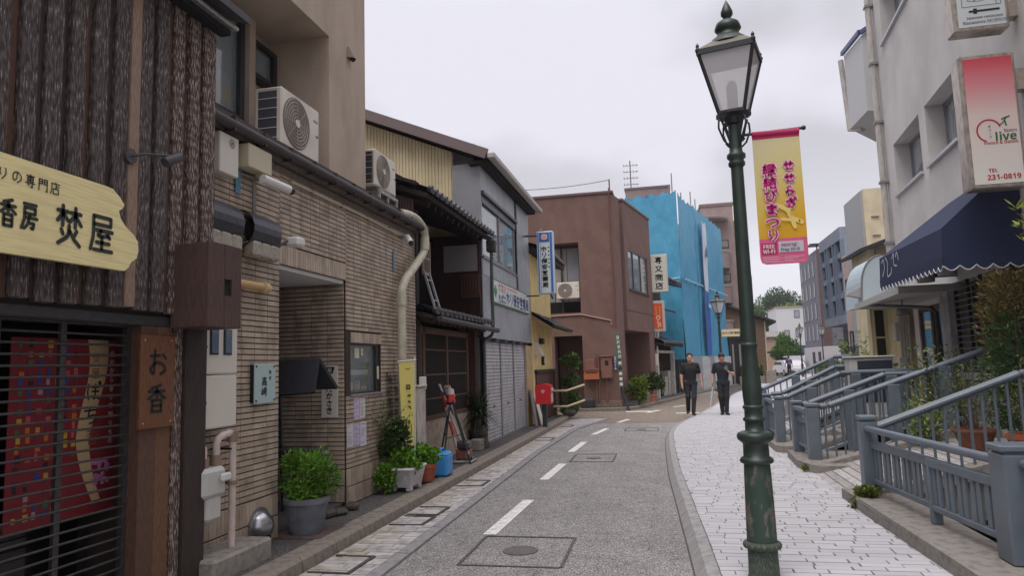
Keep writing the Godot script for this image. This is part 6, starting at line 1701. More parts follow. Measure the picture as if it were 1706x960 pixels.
func build_bridges() -> void:
	var m := mat("rail_slate",S(102,112,123),0.42,"blotch",V(1.5,1.5,1.5))
	var conc := mat("bank_concrete",S(138,130,122))
	var plinth := mat("plinth",S(142,136,131),0.9,"dirt",V(0.6,0.35,0.6),0.2)
	var p0 := thing("plinth","long low concrete plinth under the nearest slate grey railing","plinth")
	obj("block",N().slab(PackedVector2Array([P2(1.74,-7.95),P2(1.72,-8.35),P2(2.25,-8.4),P2(2.4,3),P2(1.98,3),P2(1.8,-5.5),P2(1.72,-7.7)]),-0.2,0.2),plinth,p0)
	obj("edge",N().slab(PackedVector2Array([P2(1.73,-7.7),P2(1.78,-7.7),P2(1.86,-5.5),P2(2.04,3),P2(1.98,3),P2(1.8,-5.5)]),0.2,0.214),plinth,p0)
	var p1 := thing("plinth","short concrete plinth under the twin posts between the first two bridges","plinth")
	obj("block",N().slab(PackedVector2Array([P2(1.72,-10.15),P2(1.82,-9.98),P2(2.3,-9.95),P2(2.75,-10.15),P2(4.0,-10.3),P2(4.0,-11.9),P2(1.68,-11.7),P2(1.64,-10.6)]),-0.2,0.205),plinth,p1)
	var p2 := thing("plinth","concrete plinth under the post past the second bridge","plinth")
	obj("block",N().slab(PackedVector2Array([P2(1.6,-12.35),P2(1.68,-12.2),P2(2.3,-12.2),P2(2.3,-17),P2(1.6,-16.8)]),-0.2,0.205),plinth,p2)
	var t := thing("railing","nearest slate grey street railing with pipe rail and paired slats","railing",O3,0.0,"slate grey railings")
	newel(t,1.95,0.2,-8.05,0.99,m,0.16)
	newel(t,2.24,0.2,-5.5,0.98,m,0.24)
	front_panel(t,1.97,-7.96,2.2,-5.63,m,[0.56],22)
	newel(t,2.5,0.2,-2.9,0.98,m,0.26)
	front_panel(t,2.27,-5.36,2.48,-3.05,m,[0.5],22)
	var r1 := thing("bridge_railing","sloping railing on the near side of the first bridge","railing",O3,0.0,"slate grey railings")
	side_rail(r1,[P2(2.04,0.86),P2(3.42,1.38),P2(4.3,1.4)],-8.1,0.78,m,0.118,[])
	var r2 := thing("bridge_railing","sloping railing on the far side of the first bridge with a wide mid post","railing",O3,0.0,"slate grey railings")
	newel(r2,1.89,0.2,-10.65,0.97,m,0.165)
	side_rail(r2,[P2(1.98,0.925),P2(2.1,0.93),P2(4.1,1.63),P2(4.6,1.64)],-10.65,0.78,m,0.118,[2.95,3.6])
	var r3 := thing("railing","short railing with pipe rail joining two posts between the bridges","railing",O3,0.0,"slate grey railings")
	newel(r3,1.83,0.2,-11.55,0.96,m,0.15)
	front_panel(r3,1.84,-11.46,1.88,-10.75,m,[],7)
	var r4 := thing("bridge_railing","sloping railing on the near side of the second bridge","railing",O3,0.0,"slate grey railings")
	side_rail(r4,[P2(1.92,0.9),P2(2.02,0.91),P2(3.12,1.32),P2(4.5,1.33)],-11.6,0.78,m,0.118,[2.6,3.2])
	var r5 := thing("bridge_railing","railing with tall post on the far side of the second bridge","railing",O3,0.0,"slate grey railings")
	newel(r5,1.76,0.2,-12.85,0.965,m,0.15)
	side_rail(r5,[P2(1.85,0.93),P2(1.88,0.94),P2(2.78,1.33),P2(4.9,1.36)],-12.85,0.78,m,0.118,[2.3,3.0,3.7,4.3])
	var r6 := thing("railing","dark slatted street railing half hidden behind the green lamp post","railing",O3,0.0,"slate grey railings")
	newel(r6,1.72,0.2,-14.05,0.96,m,0.18)
	front_panel(r6,1.73,-13.96,1.76,-12.95,m,[],10)
	var r7 := thing("bridge_railing","sloping railing on the near side of the third bridge","railing",O3,0.0,"slate grey railings")
	side_rail(r7,[P2(1.8,0.95),P2(2.0,0.96),P2(2.95,1.42),P2(4.0,1.44)],-14.05,0.78,m,0.13,[2.5,3.3])
	var r8 := thing("bridge_railing","farthest sloping railing rising beside the lamp post","railing",O3,0.0,"slate grey railings")
	newel(r8,1.9,0.1,-16.2,1.0,m,0.18)
	side_rail(r8,[P2(1.95,0.97),P2(3.4,1.6),P2(3.75,1.61)],-16.2,0.78,m,0.13,[2.6,3.35])
	var deck := [mat("deck_a",S(172,168,168),0.8,"dirt",V(0.8,0.8,0.8)),mat("deck_b",S(160,154,152),0.8,"dirt",V(0.8,0.8,0.8)),mat("deck_c",S(180,177,178),0.8,"dirt",V(0.8,0.8,0.8))]
	for q in [[-8.15,-10.35,"first bridge ramp of pale boards between the nearest railings",3.5,0.5],[-11.75,-12.75,"second bridge with stone steps between its railings",3.1,0.5],[-14.15,-16.1,"third bridge ramp behind the second one",3.2,0.55]]:
		var b := thing("footbridge",q[2],"bridge")
		obj("deck",N().hexa([V(1.75,-0.25,q[0]),V(q[3],0.0,q[0]),V(q[3],0.0,q[1]),V(1.75,-0.25,q[1]),V(1.75,0.075,q[0]),V(q[3],q[4] - 0.03,q[0]),V(q[3],q[4] - 0.03,q[1]),V(1.75,0.075,q[1])]).box(V(q[3],0.0,q[0]),V(4.5,q[4] - 0.02,q[1])),conc,b)
		if q[0] != -11.75:
			var n := 17
			for i in n:
				var x0 := lerpf(1.76,q[3],float(i) / n)
				var x1 := lerpf(1.76,q[3],float(i + 1) / n) - 0.012
				var y0 := lerpf(0.08,q[4],float(i) / n)
				var y1 := lerpf(0.08,q[4],(i + 0.9) / n)
				obj("plank",N().hexa([V(x0,y0 - 0.02,q[0]),V(x1,y1 - 0.02,q[0]),V(x1,y1 - 0.02,q[1]),V(x0,y0 - 0.02,q[1]),V(x0,y0 + 0.02,q[0]),V(x1,y1 + 0.02,q[0]),V(x1,y1 + 0.02,q[1]),V(x0,y0 + 0.02,q[1])]),deck[i % 3],b)
			for i in 9: obj("plank",N().box(V(q[3] + i * 0.1,q[4] - 0.02,q[0]),V(q[3] + i * 0.1 + 0.09,q[4] + 0.015,q[1])),deck[(i + 1) % 3],b)
		else:
			for i in 4: obj("step",N().bev(V(1.9 + i * 0.32,0,q[0]),V(q[3],0.2 + i * 0.12,q[1]),0.012),plinth,b)
		for zz in [q[0],q[1]]: obj("kerb_beam",N().bar(V(1.8,0.1,zz),V(q[3],q[4] + 0.05,zz),0.16,0.16,Vector3.UP,0.02).bar(V(q[3],q[4] + 0.05,zz),V(4.4,q[4] + 0.05,zz),0.16,0.16,Vector3.UP,0.02),plinth,b)
func pot(called: String,label: String,at: Vector3,prof: Array,m: Material,k := 20) -> Node3D:
	var t := thing(called,label,"plant pot",at)
	var p2 := prof.duplicate()
	var last: Vector2 = prof[-1]
	p2.append(P2(last.x - 0.02,last.y))
	p2.append(P2(last.x - 0.03,last.y - 0.05))
	obj("pot",N().lathe(p2,k),m,t)
	obj("soil",N().lathe([P2(last.x - 0.025,last.y - 0.045),P2(0,last.y - 0.03)],k),mat("potting_soil",S(58,46,38),1.0),t)
	return t
func sprig(t: Node,base: Vector3,n: int,h: float,spread: float,l: float,w: float,sm: Material,lm: Material,seed_: int,lean := O3) -> void:
	var g := RandomNumberGenerator.new()
	g.seed = seed_
	var st := N()
	var lv := N()
	for i in n:
		var d := (V(g.randfn() * spread,1.0,g.randfn() * spread) + lean).normalized()
		var len := h * g.randf_range(0.55,1.0)
		var p := base + V(g.randf_range(-0.05,0.05),0,g.randf_range(-0.05,0.05))
		var path := [p]
		for k in 8:
			d = (d + V(g.randfn() * 0.14,0.03,g.randfn() * 0.14)).normalized()
			p += d * len / 8.0
			path.append(p)
			if k > 1:
				for j in 7:
					var q: Vector3 = p + V(g.randfn() * 0.05,g.randfn() * 0.05,g.randfn() * 0.05) * (1.0 + l * 4.0)
					var kk := g.randf_range(0.6,1.35)
					lv.col = Color(kk * g.randf_range(0.85,1.2),kk,kk * g.randf_range(0.6,1.0))
					leaf(lv,q,(d * 0.4 + V(g.randfn(),g.randfn() * 0.6 + 0.2,g.randfn())).normalized(),l * g.randf_range(0.6,1.3),w,g)
		var rad := []
		for k in path.size(): rad.append(lerpf(0.008,0.002,k / 8.0))
		st.tube(path,rad,5,false)
	obj("stem",st,sm,t)
	obj("foliage",lv,lm,t)
func build_planting() -> void:
	var bark := mat("twig_brown",S(98,80,64),0.9)
	var green := leafmat("leaf_olive",Color(0.33,0.38,0.2))
	var terra := mat("terracotta",S(166,98,72),0.85,"dirt",V(0.3,0.3,0.3))
	var ribbed := mat("terracotta_dark",S(122,78,58),0.85,"dirt",V(0.3,0.3,0.3))
	var prof := [P2(0.0,0.0),P2(0.13,0.0)]
	for i in 7:
		prof.append(P2(0.135 + i * 0.011,0.02 + i * 0.03)); prof.append(P2(0.142 + i * 0.011,0.035 + i * 0.03))
	prof.append(P2(0.23,0.24)); prof.append(P2(0.23,0.27))
	var a := pot("potted_shrub","ribbed brown pot with a thin shrub on the first bridge",V(3.36,0.47,-9.2),prof,ribbed)
	sprig(a,V(0,0.2,0),9,0.95,0.32,0.055,0.018,bark,green,21)
	var b := pot("potted_shrub","plain terracotta pot with a twiggy shrub beside the ribbed pot",V(3.72,0.5,-8.75),[P2(0,0),P2(0.16,0),P2(0.2,0.16),P2(0.215,0.16),P2(0.22,0.22)],terra)
	sprig(b,V(0,0.18,0),12,1.0,0.34,0.055,0.017,bark,green,22)
	var k := 0
	for q in [[V(3.7,0.5,-11.0),1.35,0.35,"loose olive shrub behind the long sloping handrail"],[V(3.95,0.5,-11.35),1.4,0.3,"taller olive shrub with reddish tips near the barred window"],[V(3.15,0.35,-10.1),0.75,0.3,"small bright shrub poking through the first bridge railing"]]:
		var t := thing("shrub",q[3],"shrub",q[0])
		sprig(t,O3,15,q[1],q[2],0.08,0.025,bark,leafmat("leaf_olive2",Color(0.42,0.5,0.26)),40 + k)
		k += 1
	var c := thing("conifer","tall feathery brown-green conifer at the edge of the bridge","shrub",V(3.95,0.5,-9.35))
	obj("trunk",N().tube([V(0,0,0),V(0.02,0.8,0),V(0,1.7,0.02)],[0.035,0.025,0.008],8),bark,c)
	var g := RandomNumberGenerator.new()
	g.seed = 60
	var fl := N()
	var fl2 := N()
	for i in 2300:
		var y := g.randf_range(0.15,2.0)
		var rad := 0.36 * sqrt(maxf(0.05,1.0 - pow((y - 1.0) / 1.25,2.0))) * g.randf_range(0.25,1.0)
		var an := g.randf() * TAU
		var p := V(cos(an) * rad,y,sin(an) * rad)
		var d := V(cos(an),g.randf_range(0.3,1.3),sin(an)).normalized()
		var target := fl if y > 1.25 - 0.3 * sin(an * 2.0) else fl2
		var kk := g.randf_range(0.5,1.4)
		target.col = Color(kk,kk,kk * 0.9)
		for j in 5: leaf(target,p + d * j * 0.018,(d + V(g.randfn(),g.randfn(),g.randfn()) * 0.55).normalized(),0.075,0.012,g)
	obj("foliage",fl,leafmat("needle_brown",Color(0.42,0.37,0.2)),c)
	obj("foliage",fl2,leafmat("needle_green",Color(0.28,0.4,0.22)),c)
	var br := thing("willow_shrub","yellow-green shrub with narrow leaves reaching in at the right","shrub",V(4.2,0.5,-8.5))
	var st := N()
	var lv := N()
	for i in 10:
		var p := V(0.1,0.0,0.0)
		var d := V(-0.01 - g.randf() * 0.04,1,g.randfn() * 0.08).normalized()
		var path := [p]
		for s in 12:
			d = (d + V(-0.02 + g.randfn() * 0.05,-0.01,g.randfn() * 0.06)).normalized()
			p += d * (0.13 + 0.012 * i)
			path.append(p)
			if p.y > 1.55:
				for j in 12:
					var kk := g.randf_range(0.7,1.3)
					lv.col = Color(kk,kk,kk * 0.8)
					var o := V(g.randfn(),g.randfn() * 0.4 + 0.15,g.randfn()).normalized()
					leaf(lv,p + d * g.randf() * 0.13 + o * 0.015,(o + d * 0.5).normalized(),0.12 * g.randf_range(0.6,1.1),0.02,g)
		st.tube(path,0.007,5,false)
	obj("stem",st,bark,br)
	obj("foliage",lv,leafmat("leaf_yellow",Color(0.56,0.6,0.24)),br)
	var bx := thing("menu_cabinet","low white cabinet with a dark blackboard front behind the railings","cabinet",V(3.42,0.5,-13.5))
	obj("body",N().bev(V(-0.34,0,-0.4),V(0.36,1.07,0.0),0.012),mat("cabinet_white",S(196,194,190),0.6),bx)
	obj("top",N().bev(V(-0.37,1.07,-0.43),V(0.39,1.1,0.03),0.008),mt["cabinet_white"],bx)
	obj("board",N().box(V(-0.22,0.3,0.0),V(0.34,1.02,0.008)),mat("board_slate",S(48,54,66),0.6),bx)
	var gf := [[V(4.05,0.5,-14.1),"flower pot with yellow blossoms near the restaurant door"],[V(3.75,0.5,-13.9),"second flower pot with orange blossoms beside the yellow one"]]
	for i in 2:
		var p := pot("flower_pot",gf[i][1],gf[i][0],[P2(0,0),P2(0.12,0),P2(0.17,0.3),P2(0.19,0.32),P2(0.19,0.4)],mat("pot_dark",S(84,80,84),0.7))
		var lf := N()
		bush(lf,V(0,0.62,0),V(0.28,0.22,0.28),420,0.07,0.035,70 + i)
		obj("foliage",lf,leafmat("leaf_garden",Color(0.2,0.3,0.1)),p)
		var fw := N()
		for j in 60: fw.ball(V(g.randfn() * 0.12,0.74 + g.randfn() * 0.07,g.randfn() * 0.12),V(0.02,0.014,0.02),6,4)
		obj("blossom",fw,mat("blossom_%d" % i,[S(222,178,40),S(206,96,50)][i],0.7),p)
	var fig := [[V(3.98,0.5,-13.55),"pale cone shaped garden ornament left of the flower pots",S(190,168,146)],[V(4.2,0.5,-13.3),"stone basket ornament by the restaurant door",S(166,146,126)]]
	for i in 2:
		var o := thing("garden_ornament",fig[i][1],"ornament",fig[i][0])
		obj("body",N().lathe([P2(0,0),P2(0.15,0),P2(0.16,0.2),P2(0.1,0.5),P2(0.06,0.62),P2(0.11,0.7),P2(0.1,0.82),P2(0.0,0.9)],14,O3,false),mat("ornament_%d" % i,fig[i][2],0.85),o)
	var bl := thing("concrete_balustrade","low white pierced concrete balustrade in front of the barred window","balustrade",V(4.15,0.5,-12.4))
	var cw := mat("balustrade_white",S(188,184,180),0.85,"dirt",V(0.5,0.5,0.5))
	obj("rail",N().bev(V(-0.08,0.72,0),V(0.1,0.82,2.6),0.01),cw,bl)
	obj("base",N().bev(V(-0.08,0.0,0),V(0.1,0.16,2.6),0.01),cw,bl)
	for i in 8:
		put("block",N().box(V(-0.05,0.16,0.02),V(0.05,0.72,0.07)).box(V(-0.05,0.16,0.27),V(0.05,0.72,0.32)).box(V(-0.05,0.4,0.07),V(0.05,0.48,0.27)).box(V(-0.045,0.16,0.145),V(0.045,0.72,0.195)),cw,bl,T(V(0,0,i * 0.325)))
func far_windows(h: Node,face: Transform3D,xs: Array,ys: Array,w: float,hgt: float,fm: Material,gm: Material,depth := 0.12) -> void:
	for y in ys:
		for x in xs:
			var o := put("window",N().box(V(-w / 2 - 0.05,-0.06,0.0),V(w / 2 + 0.05,0.0,0.05)).box(V(-w / 2 - 0.05,hgt,0.0),V(w / 2 + 0.05,hgt + 0.05,0.04)).box(V(-w / 2 - 0.05,0.0,0.0),V(-w / 2,hgt,0.04)).box(V(w / 2,0.0,0.0),V(w / 2 + 0.05,hgt,0.04)),fm,h,face * T(V(x,y,0)))
			obj("pane",N().box(V(-w / 2,0,0.004),V(w / 2,hgt,0.012)),gm,o)
func side_face(x: float, z: float) -> Transform3D:
	return Transform3D(Basis(Vector3.UP,-PI / 2),V(x,0,z))
func crown(t: Node,m: Vector3,r: Vector3,n: int,l: float,lm: Material,seed_: int) -> void:
	var s := N()
	bush(s,m,r,n,l,l * 0.62,seed_,0.35,P2(0.45,1.5),16)
	obj("crown",s,lm,t)
func build_far() -> void:
	var pane := mat("pane_dark",S(70,80,90),0.12)
	var pale := mat("pane_pale",S(150,156,164),0.15)
	var frame := mat("frame_dark",S(44,42,44))
	var n1 := thing("eaved_building","grey-white neighbour with a blue edged hanging eave beside the white building","building")
	obj("wall",N().box(V(5.3,0,-17.3),V(12,9.0,-17.8)),mat("render_white",S(196,196,201)),n1)
	obj("bay",N().hexa([V(4.86,7.35,-17.6),V(5.4,7.2,-17.4),V(5.6,7.2,-19.8),V(4.95,7.55,-19.6),V(4.86,9.2,-17.6),V(5.4,9.5,-17.4),V(5.6,9.9,-19.8),V(4.95,9.55,-19.6)]),mat("eave_grey",S(196,196,196),0.8),n1)
	obj("roof_edge",N().bar(V(4.82,9.28,-17.55),V(4.92,9.64,-19.65),0.08,0.1).bar(V(4.84,9.26,-17.56),V(5.45,9.56,-17.35),0.08,0.1),mat("roof_blue",S(78,88,128),0.5),n1)
	obj("gutter",N().tube([V(4.9,9.5,-19.75),V(4.98,7.55,-19.7),V(5.15,7.4,-19.2)],0.07,10),mat("pipe_white",S(190,184,178)),n1)
	obj("soffit",N().hexa([V(5.0,9.1,-17.3),V(6,9.1,-17.3),V(6,9.1,-17.9),V(5.0,9.1,-17.9),V(5.0,9.2,-17.3),V(6,9.2,-17.3),V(6,9.2,-17.9),V(5.0,9.2,-17.9)]),mat("ceiling_white",S(206,204,202)),n1)
	for y in [2.2,5.0]:
		obj("downpipe",N().tube([V(5.05,y - 2.2,-17.6),V(5.05,y + 3.0,-17.6)],0.05,8),frame,n1)
	var hd := thing("shop_hood","pale blue curved hood over the next shopfront past the restaurant awning","awning")
	var prof := PackedVector2Array()
	for i in 9:
		var a := PI / 2 * i / 8.0
		prof.append(P2(4.62 - 0.42 * sin(a),3.1 + 0.68 * cos(a)))
	prof.append(P2(4.17,2.68)); prof.append(P2(5.1,2.75)); prof.append(P2(5.1,3.78))
	obj("shell",N().plate(prof,-18.2,-16.75),mat("hood_blue",S(186,200,208),0.6),hd)
	var rim := []
	for i in 9: rim.append(V(prof[i].x - 0.01,prof[i].y + 0.01,-16.75))
	rim.append(V(4.16,2.68,-16.75))
	obj("rim",N().tube(rim,0.02,6),mat("rim_grey",S(120,124,130),0.5),hd)
	var wl := thing("wall_lamp","grey wedge shaped street-side floodlight beside the pale blue hood","lamp",V(4.12,3.0,-16.9))
	obj("head",N().hexa([V(-0.22,-0.06,0.1),V(0.12,-0.14,0.12),V(0.12,-0.14,-0.12),V(-0.22,-0.06,-0.1),V(-0.2,0.0,0.1),V(0.12,0.14,0.12),V(0.12,0.14,-0.12),V(-0.2,0.0,-0.1)]),mat("flood_grey",S(164,164,166),0.5),wl)
	obj("bracket",N().box(V(0.12,-0.12,0.1),V(0.18,0.16,-0.1)),mat("steel_dark",S(70,68,68)),wl)
	var cs := thing("cream_shopfront","cream shopfront with a tall dark gridded window and electric meters","building")
	obj("wall",N().box(V(4.98,0,-16.95),V(7.0,2.74,-18.3)).box(V(4.66,0,-18.1),V(7,2.74,-18.4)),mat("wall_cream",S(206,192,150),0.85,"blotch",V(1,2,1)),cs)
	var cw := obj("window",N().box(V(4.7,0.6,-18.1),V(4.74,2.7,-18.06)).box(V(4.94,0.6,-18.1),V(4.98,2.7,-18.06)).box(V(4.74,1.35,-18.1),V(4.94,1.39,-18.06)).box(V(4.74,2.0,-18.1),V(4.94,2.04,-18.06)).box(V(4.7,2.66,-18.1),V(4.98,2.7,-18.055)),mat("frame_cream",S(210,198,160),0.6),cs)
	obj("pane",N().box(V(4.74,0.6,-18.09),V(4.94,2.66,-18.085)),mat("pane_black",S(34,38,44),0.15),cw)
	for i in 2: obj("meter",N().bev(V(4.78,1.9 - i * 0.75,-16.9 + i * 0.1),V(4.96,2.3 - i * 0.75,-16.75 + i * 0.1),0.02),mat("meter_grey",S(178,178,172)),cs)
	for i in 4: obj("pipe",N().tube([V(4.86 + i * 0.05,0.5,-16.72 + i * 0.03),V(4.9 + i * 0.045,2.68,-16.72 + i * 0.03)],0.035,8),mat("pipe_putty",S(168,160,150),0.6),cs)
	var ct := thing("cream_tower","plain cream tower rising behind the pink building","building")
	obj("wall",N().box(V(8.35,0,-32),V(9.9,8.65,-35)),mat("tower_cream",S(212,198,168),0.9,"blotch",V(3,4,3)),ct)
	obj("wall",N().box(V(8.28,0,-32.1),V(8.35,8.6,-35)),mat("tower_grey",S(168,166,166),0.9),ct)
	for y in [5.2,6.6,7.4]: obj("vent",N().box(V(8.6,y,-31.98),V(8.9,y + 0.05,-31.94)),mat("vent_dark",S(110,104,96),0.8),ct)
	var ce := thing("cream_house","cream house with black eave edge in front of the tower","house")
	obj("wall",N().box(V(6.5,0,-25),V(9.5,5.2,-27)),mat("tower_cream",S(212,198,168)),ce)
	obj("eave",N().hexa([V(6.2,4.95,-24.6),V(9,5.9,-24.6),V(9,5.9,-27.2),V(6.2,4.95,-27.2),V(6.2,5.07,-24.6),V(9,6.05,-24.6),V(9,6.05,-27.2),V(6.2,5.07,-27.2)]),mat("eave_black",S(44,44,48),0.6),ce)
	obj("stone_panel",N().box(V(6.75,4.2,-24.95),V(7.1,5.2,-24.9)),mat("stone_tan",S(150,134,116),0.9,"dirt",V(0.4,0.1,0.4)),ce)
	var pk := thing("pink_building","three-storey pink building with small windows and an iron balcony","building")
	obj("wall",N().box(V(8.55,0,-33.6),V(13,6.5,-37.3)),mat("plaster_pink",S(204,172,158),0.9,"blotch",V(3,4,3)),pk)
	far_windows(pk,side_face(8.53,-35.4),[-1.1,-0.1,0.9],[1.9,4.4],0.5,0.85,frame,pale)
	far_windows(pk,Transform3D(Basis.IDENTITY,V(8.8,0,-33.58)),[0.35,0.95],[1.9,4.5],0.35,0.85,frame,pale)
	var bal := obj("balcony",N().box(V(8.1,1.35,-33.7),V(8.55,1.42,-36.8)),mat("slab_grey",S(150,146,144),0.9),pk)
	for i in 16: obj("bar",N().box(V(8.12,1.42,-33.75 - i * 0.19),V(8.14,2.0,-33.77 - i * 0.19)),frame,bal)
	obj("rail",N().box(V(8.11,2.0,-33.7),V(8.15,2.04,-36.8)),frame,bal)
	var bg := thing("blue_grey_building","blue-grey four-storey building with fins and recessed windows","building")
	var bgm := mat("blue_grey",S(146,154,167),0.85,"blotch",V(4,4,4))
	obj("wall",N().box(V(10.75,3.6,-46),V(14,9.5,-52.2)).box(V(11.6,0,-46.3),V(14,3.6,-52)),bgm,bg)
	obj("wall",N().box(V(10.52,8.75,-46),V(10.75,9.5,-52.2)).box(V(10.52,3.6,-46),V(10.75,4.15,-52.2)),bgm,bg)
	for i in 9: obj("fin",N().box(V(10.5,4.15,-46.0 - i * 0.75),V(10.75,8.75,-46.12 - i * 0.75)),mat("fin_slate",S(112,124,140),0.7),bg) if i in [0,2,3,5,6,8] else null
	far_windows(bg,side_face(10.74,-49.1),[-2.6,-0.9,0.9,2.2],[4.5,5.75,7.0,8.2],0.7,0.6,frame,pane)
	for y in [5.4,6.65,7.9]: obj("spandrel",N().box(V(10.6,y - 0.2,-46.1),V(10.75,y + 0.1,-52.1)),bgm,bg)
	far_windows(bg,Transform3D(Basis.IDENTITY,V(11.0,0,-45.98)),[0.4],[5.0,7.0],0.35,0.5,frame,pane)
	obj("shopfront",N().box(V(11.55,0.1,-46.5),V(11.6,3.4,-51.8)),mat("front_dark",S(40,36,38)),bg)
	var gb := thing("grey_building","dark grey four-storey building with regular narrow windows and brown end wall","building")
	obj("wall",N().box(V(13.0,2.6,-65.7),V(18,11.0,-74)).box(V(13.05,0,-65.8),V(18,2.6,-73.9)),mat("cladding_grey",S(116,114,124),0.8,"blotch",V(5,1.5,5)),gb)
	obj("end_wall",N().box(V(13.02,2.6,-65.6),V(13.75,11.05,-65.7)),mat("brick_brown",S(106,84,80),0.9,"dirt",V(1,1,1)),gb)
	obj("ground_floor",N().box(V(12.9,0,-65.5),V(14.3,2.55,-74.1)),mat("base_white",S(188,184,186),0.8),gb)
	far_windows(gb,side_face(12.98,-70),[-3.0,-1.2,0.6,2.4],[3.2,5.1,7.0,8.9],0.62,1.25,mat("frame_light",S(150,150,156),0.5),pane)
	for i in 2: obj("doorway",N().box(V(12.85,0.1,-66.4 - i * 2.6),V(12.9,2.1,-67.4 - i * 2.6)),mat("front_dark",S(40,36,38)),gb)
	obj("roof_shade",N().box(V(12.6,11.5,-66),V(13.6,11.6,-67.6)).box(V(13.2,11.0,-66.5),V(13.3,11.5,-66.6)),frame,gb)
	var wb := thing("white_house_block","plain white three-storey building with few windows at the end of the street","building")
	obj("wall",N().box(V(14.2,2.6,-100),V(21,8.35,-108)).box(V(15.0,0,-99.8),V(21,2.6,-108)),mat("wall_white2",S(204,204,206),0.9),wb)
	obj("coping",N().box(V(14.15,8.35,-99.9),V(21,8.5,-108)),mat("coping_tan",S(170,150,136),0.9),wb)
	far_windows(wb,Transform3D(Basis.IDENTITY,V(14.2,0,-100)),[1.2,2.6,3.8],[4.4],0.6,0.9,frame,pale)
	far_windows(wb,Transform3D(Basis.IDENTITY,V(14.2,0,-100)),[2.6],[7.0],0.6,0.9,frame,pale)
	far_windows(wb,Transform3D(Basis.IDENTITY,V(14.2,0,-99.8)),[3.0,4.2],[2.2],0.8,1.0,frame,pane)
	var bh := thing("gabled_house","brown gable ended house with dark eaves at the bend of the street","house")
	obj("wall",N().hexa([V(3.2,0,-49.5),V(6.3,0,-50),V(6.6,0,-57),V(3.2,0,-57),V(3.2,5.5,-49.5),V(6.3,4.2,-50),V(6.6,4.2,-57),V(3.2,5.5,-57)]),mat("siding_brown",S(128,104,84),0.85,"fine",V(0.4,4,0.4)),bh)
	obj("street_wall",N().hexa([V(6.28,0,-49.96),V(6.36,0,-49.96),V(6.66,0,-57),V(6.58,0,-57),V(6.28,4.15,-49.96),V(6.36,4.15,-49.96),V(6.66,4.15,-57),V(6.58,4.15,-57)]),mat("wall_cream2",S(196,182,160),0.9),bh)
	obj("roof",N().hexa([V(3.0,5.52,-49.2),V(7.0,3.98,-49.7),V(7.3,3.98,-57.2),V(3.0,5.52,-57.2),V(3.0,5.68,-49.2),V(7.02,4.12,-49.7),V(7.32,4.12,-57.2),V(3.0,5.68,-57.2)]),mat("roof_dark",S(58,54,56)),bh)
	far_windows(bh,Transform3D(Basis(Vector3.UP,PI / 2),V(6.5,0,-53)),[1.6,-0.6],[2.4],0.7,1.1,frame,pane)
	obj("lower_canopy",N().box(V(6.3,2.0,-50.2),V(6.9,2.1,-56)),mat("roof_dark",S(58,54,56)),bh)
	var hm := leafmat("leaf_hedge",Color(0.42,0.5,0.16))
	for q in [[V(5.0,0.85,-47.2),V(0.62,0.34,0.3),"yellow-green clipped hedge in front of the brown gabled house"],[V(12.4,0.75,-60.0),V(0.7,0.45,2.6),"clipped hedge along the right pavement before the grey building"]]:
		var hg := thing("hedge",q[2],"hedge",q[0])
		var s := N()
		var g := RandomNumberGenerator.new()
		g.seed = 5
		for i in 2200:
			var p := V(g.randf_range(-1,1),g.randf_range(-1,1),g.randf_range(-1,1))
			var ax := g.randi() % 3
			p[ax] = signf(p[ax]) * g.randf_range(0.85,1.0)
			var kk := g.randf_range(0.6,1.3)
			s.col = Color(kk,kk,kk * 0.8)
			leaf(s,p * q[1],V(g.randfn(),g.randfn() + 0.4,g.randfn()).normalized(),0.14,0.09,g)
		obj("foliage",s,hm,hg)
		obj("stem",N().box(-(q[1] as Vector3) * 0.8 - V(0,0.3,0),(q[1] as Vector3) * 0.8),mat("hedge_core",S(50,56,28),1.0),hg)
	var gw := obj("garden_wall",N().bev(V(4.2,0,-46.6),V(5.75,0.55,-47.0),0.02).bev(V(5.75,0,-46.4),V(6.35,0.9,-47.0),0.02),mat("wall_stone",S(150,138,128),0.9,"dirt",V(0.6,0.6,0.6)))
	tag(gw,"low pale garden wall under the yellow-green hedge","wall")
	var sap := thing("sapling","thin young tree behind the railings before the blue-grey building","tree",V(5.9,0.06,-24.2))
	sprig(sap,O3,9,2.6,0.22,0.13,0.06,mat("twig_brown",S(98,80,64)),leafmat("leaf_sapling",Color(0.4,0.52,0.2)),91)
	var tr := thing("street_tree","round green tree standing before the white building at the street end","tree",V(12.6,0,-84))
	obj("trunk",N().tube([V(0,0,0),V(0.05,1.2,0),V(0,2.6,0.1)],[0.2,0.15,0.08],8),mat("bark",S(84,70,58),0.95),tr)
	crown(tr,V(0,2.6,0),V(1.7,1.75,1.6),5200,0.26,leafmat("leaf_tree",Color(0.3,0.44,0.16)),3)
	crown(tr,V(0.9,1.3,0.3),V(1.2,1.0,1.0),1600,0.26,mt["leaf_tree"],4)
	var lm := [leafmat("leaf_hill_a",Color(0.3,0.42,0.15)),leafmat("leaf_hill_b",Color(0.38,0.48,0.2)),leafmat("leaf_hill_c",Color(0.25,0.38,0.14))]
	var tl := ["leftmost broad tree of the wooded hill behind the houses","dark rounded tree left of the middle on the hill","tall dark tree at the centre of the wooded hill","broad tree before the tall one on the hill","tallest tree of the hill beside the dark grey building","tree on the hill half hidden by the dark grey building","low tree at the foot of the hill behind the brown gabled house"]
	var ts := [[V(11.5,0,-146),13.0,4.2,1],[V(17,0,-150),13.0,5.2,0],[V(22.5,0,-156),16.6,5.5,2],[V(24,0,-148),13.2,5.0,1],[V(29.5,0,-152),17.0,5.6,2],[V(36,0,-155),15.0,5.6,0],[V(13,0,-138),9.0,4.0,2]]
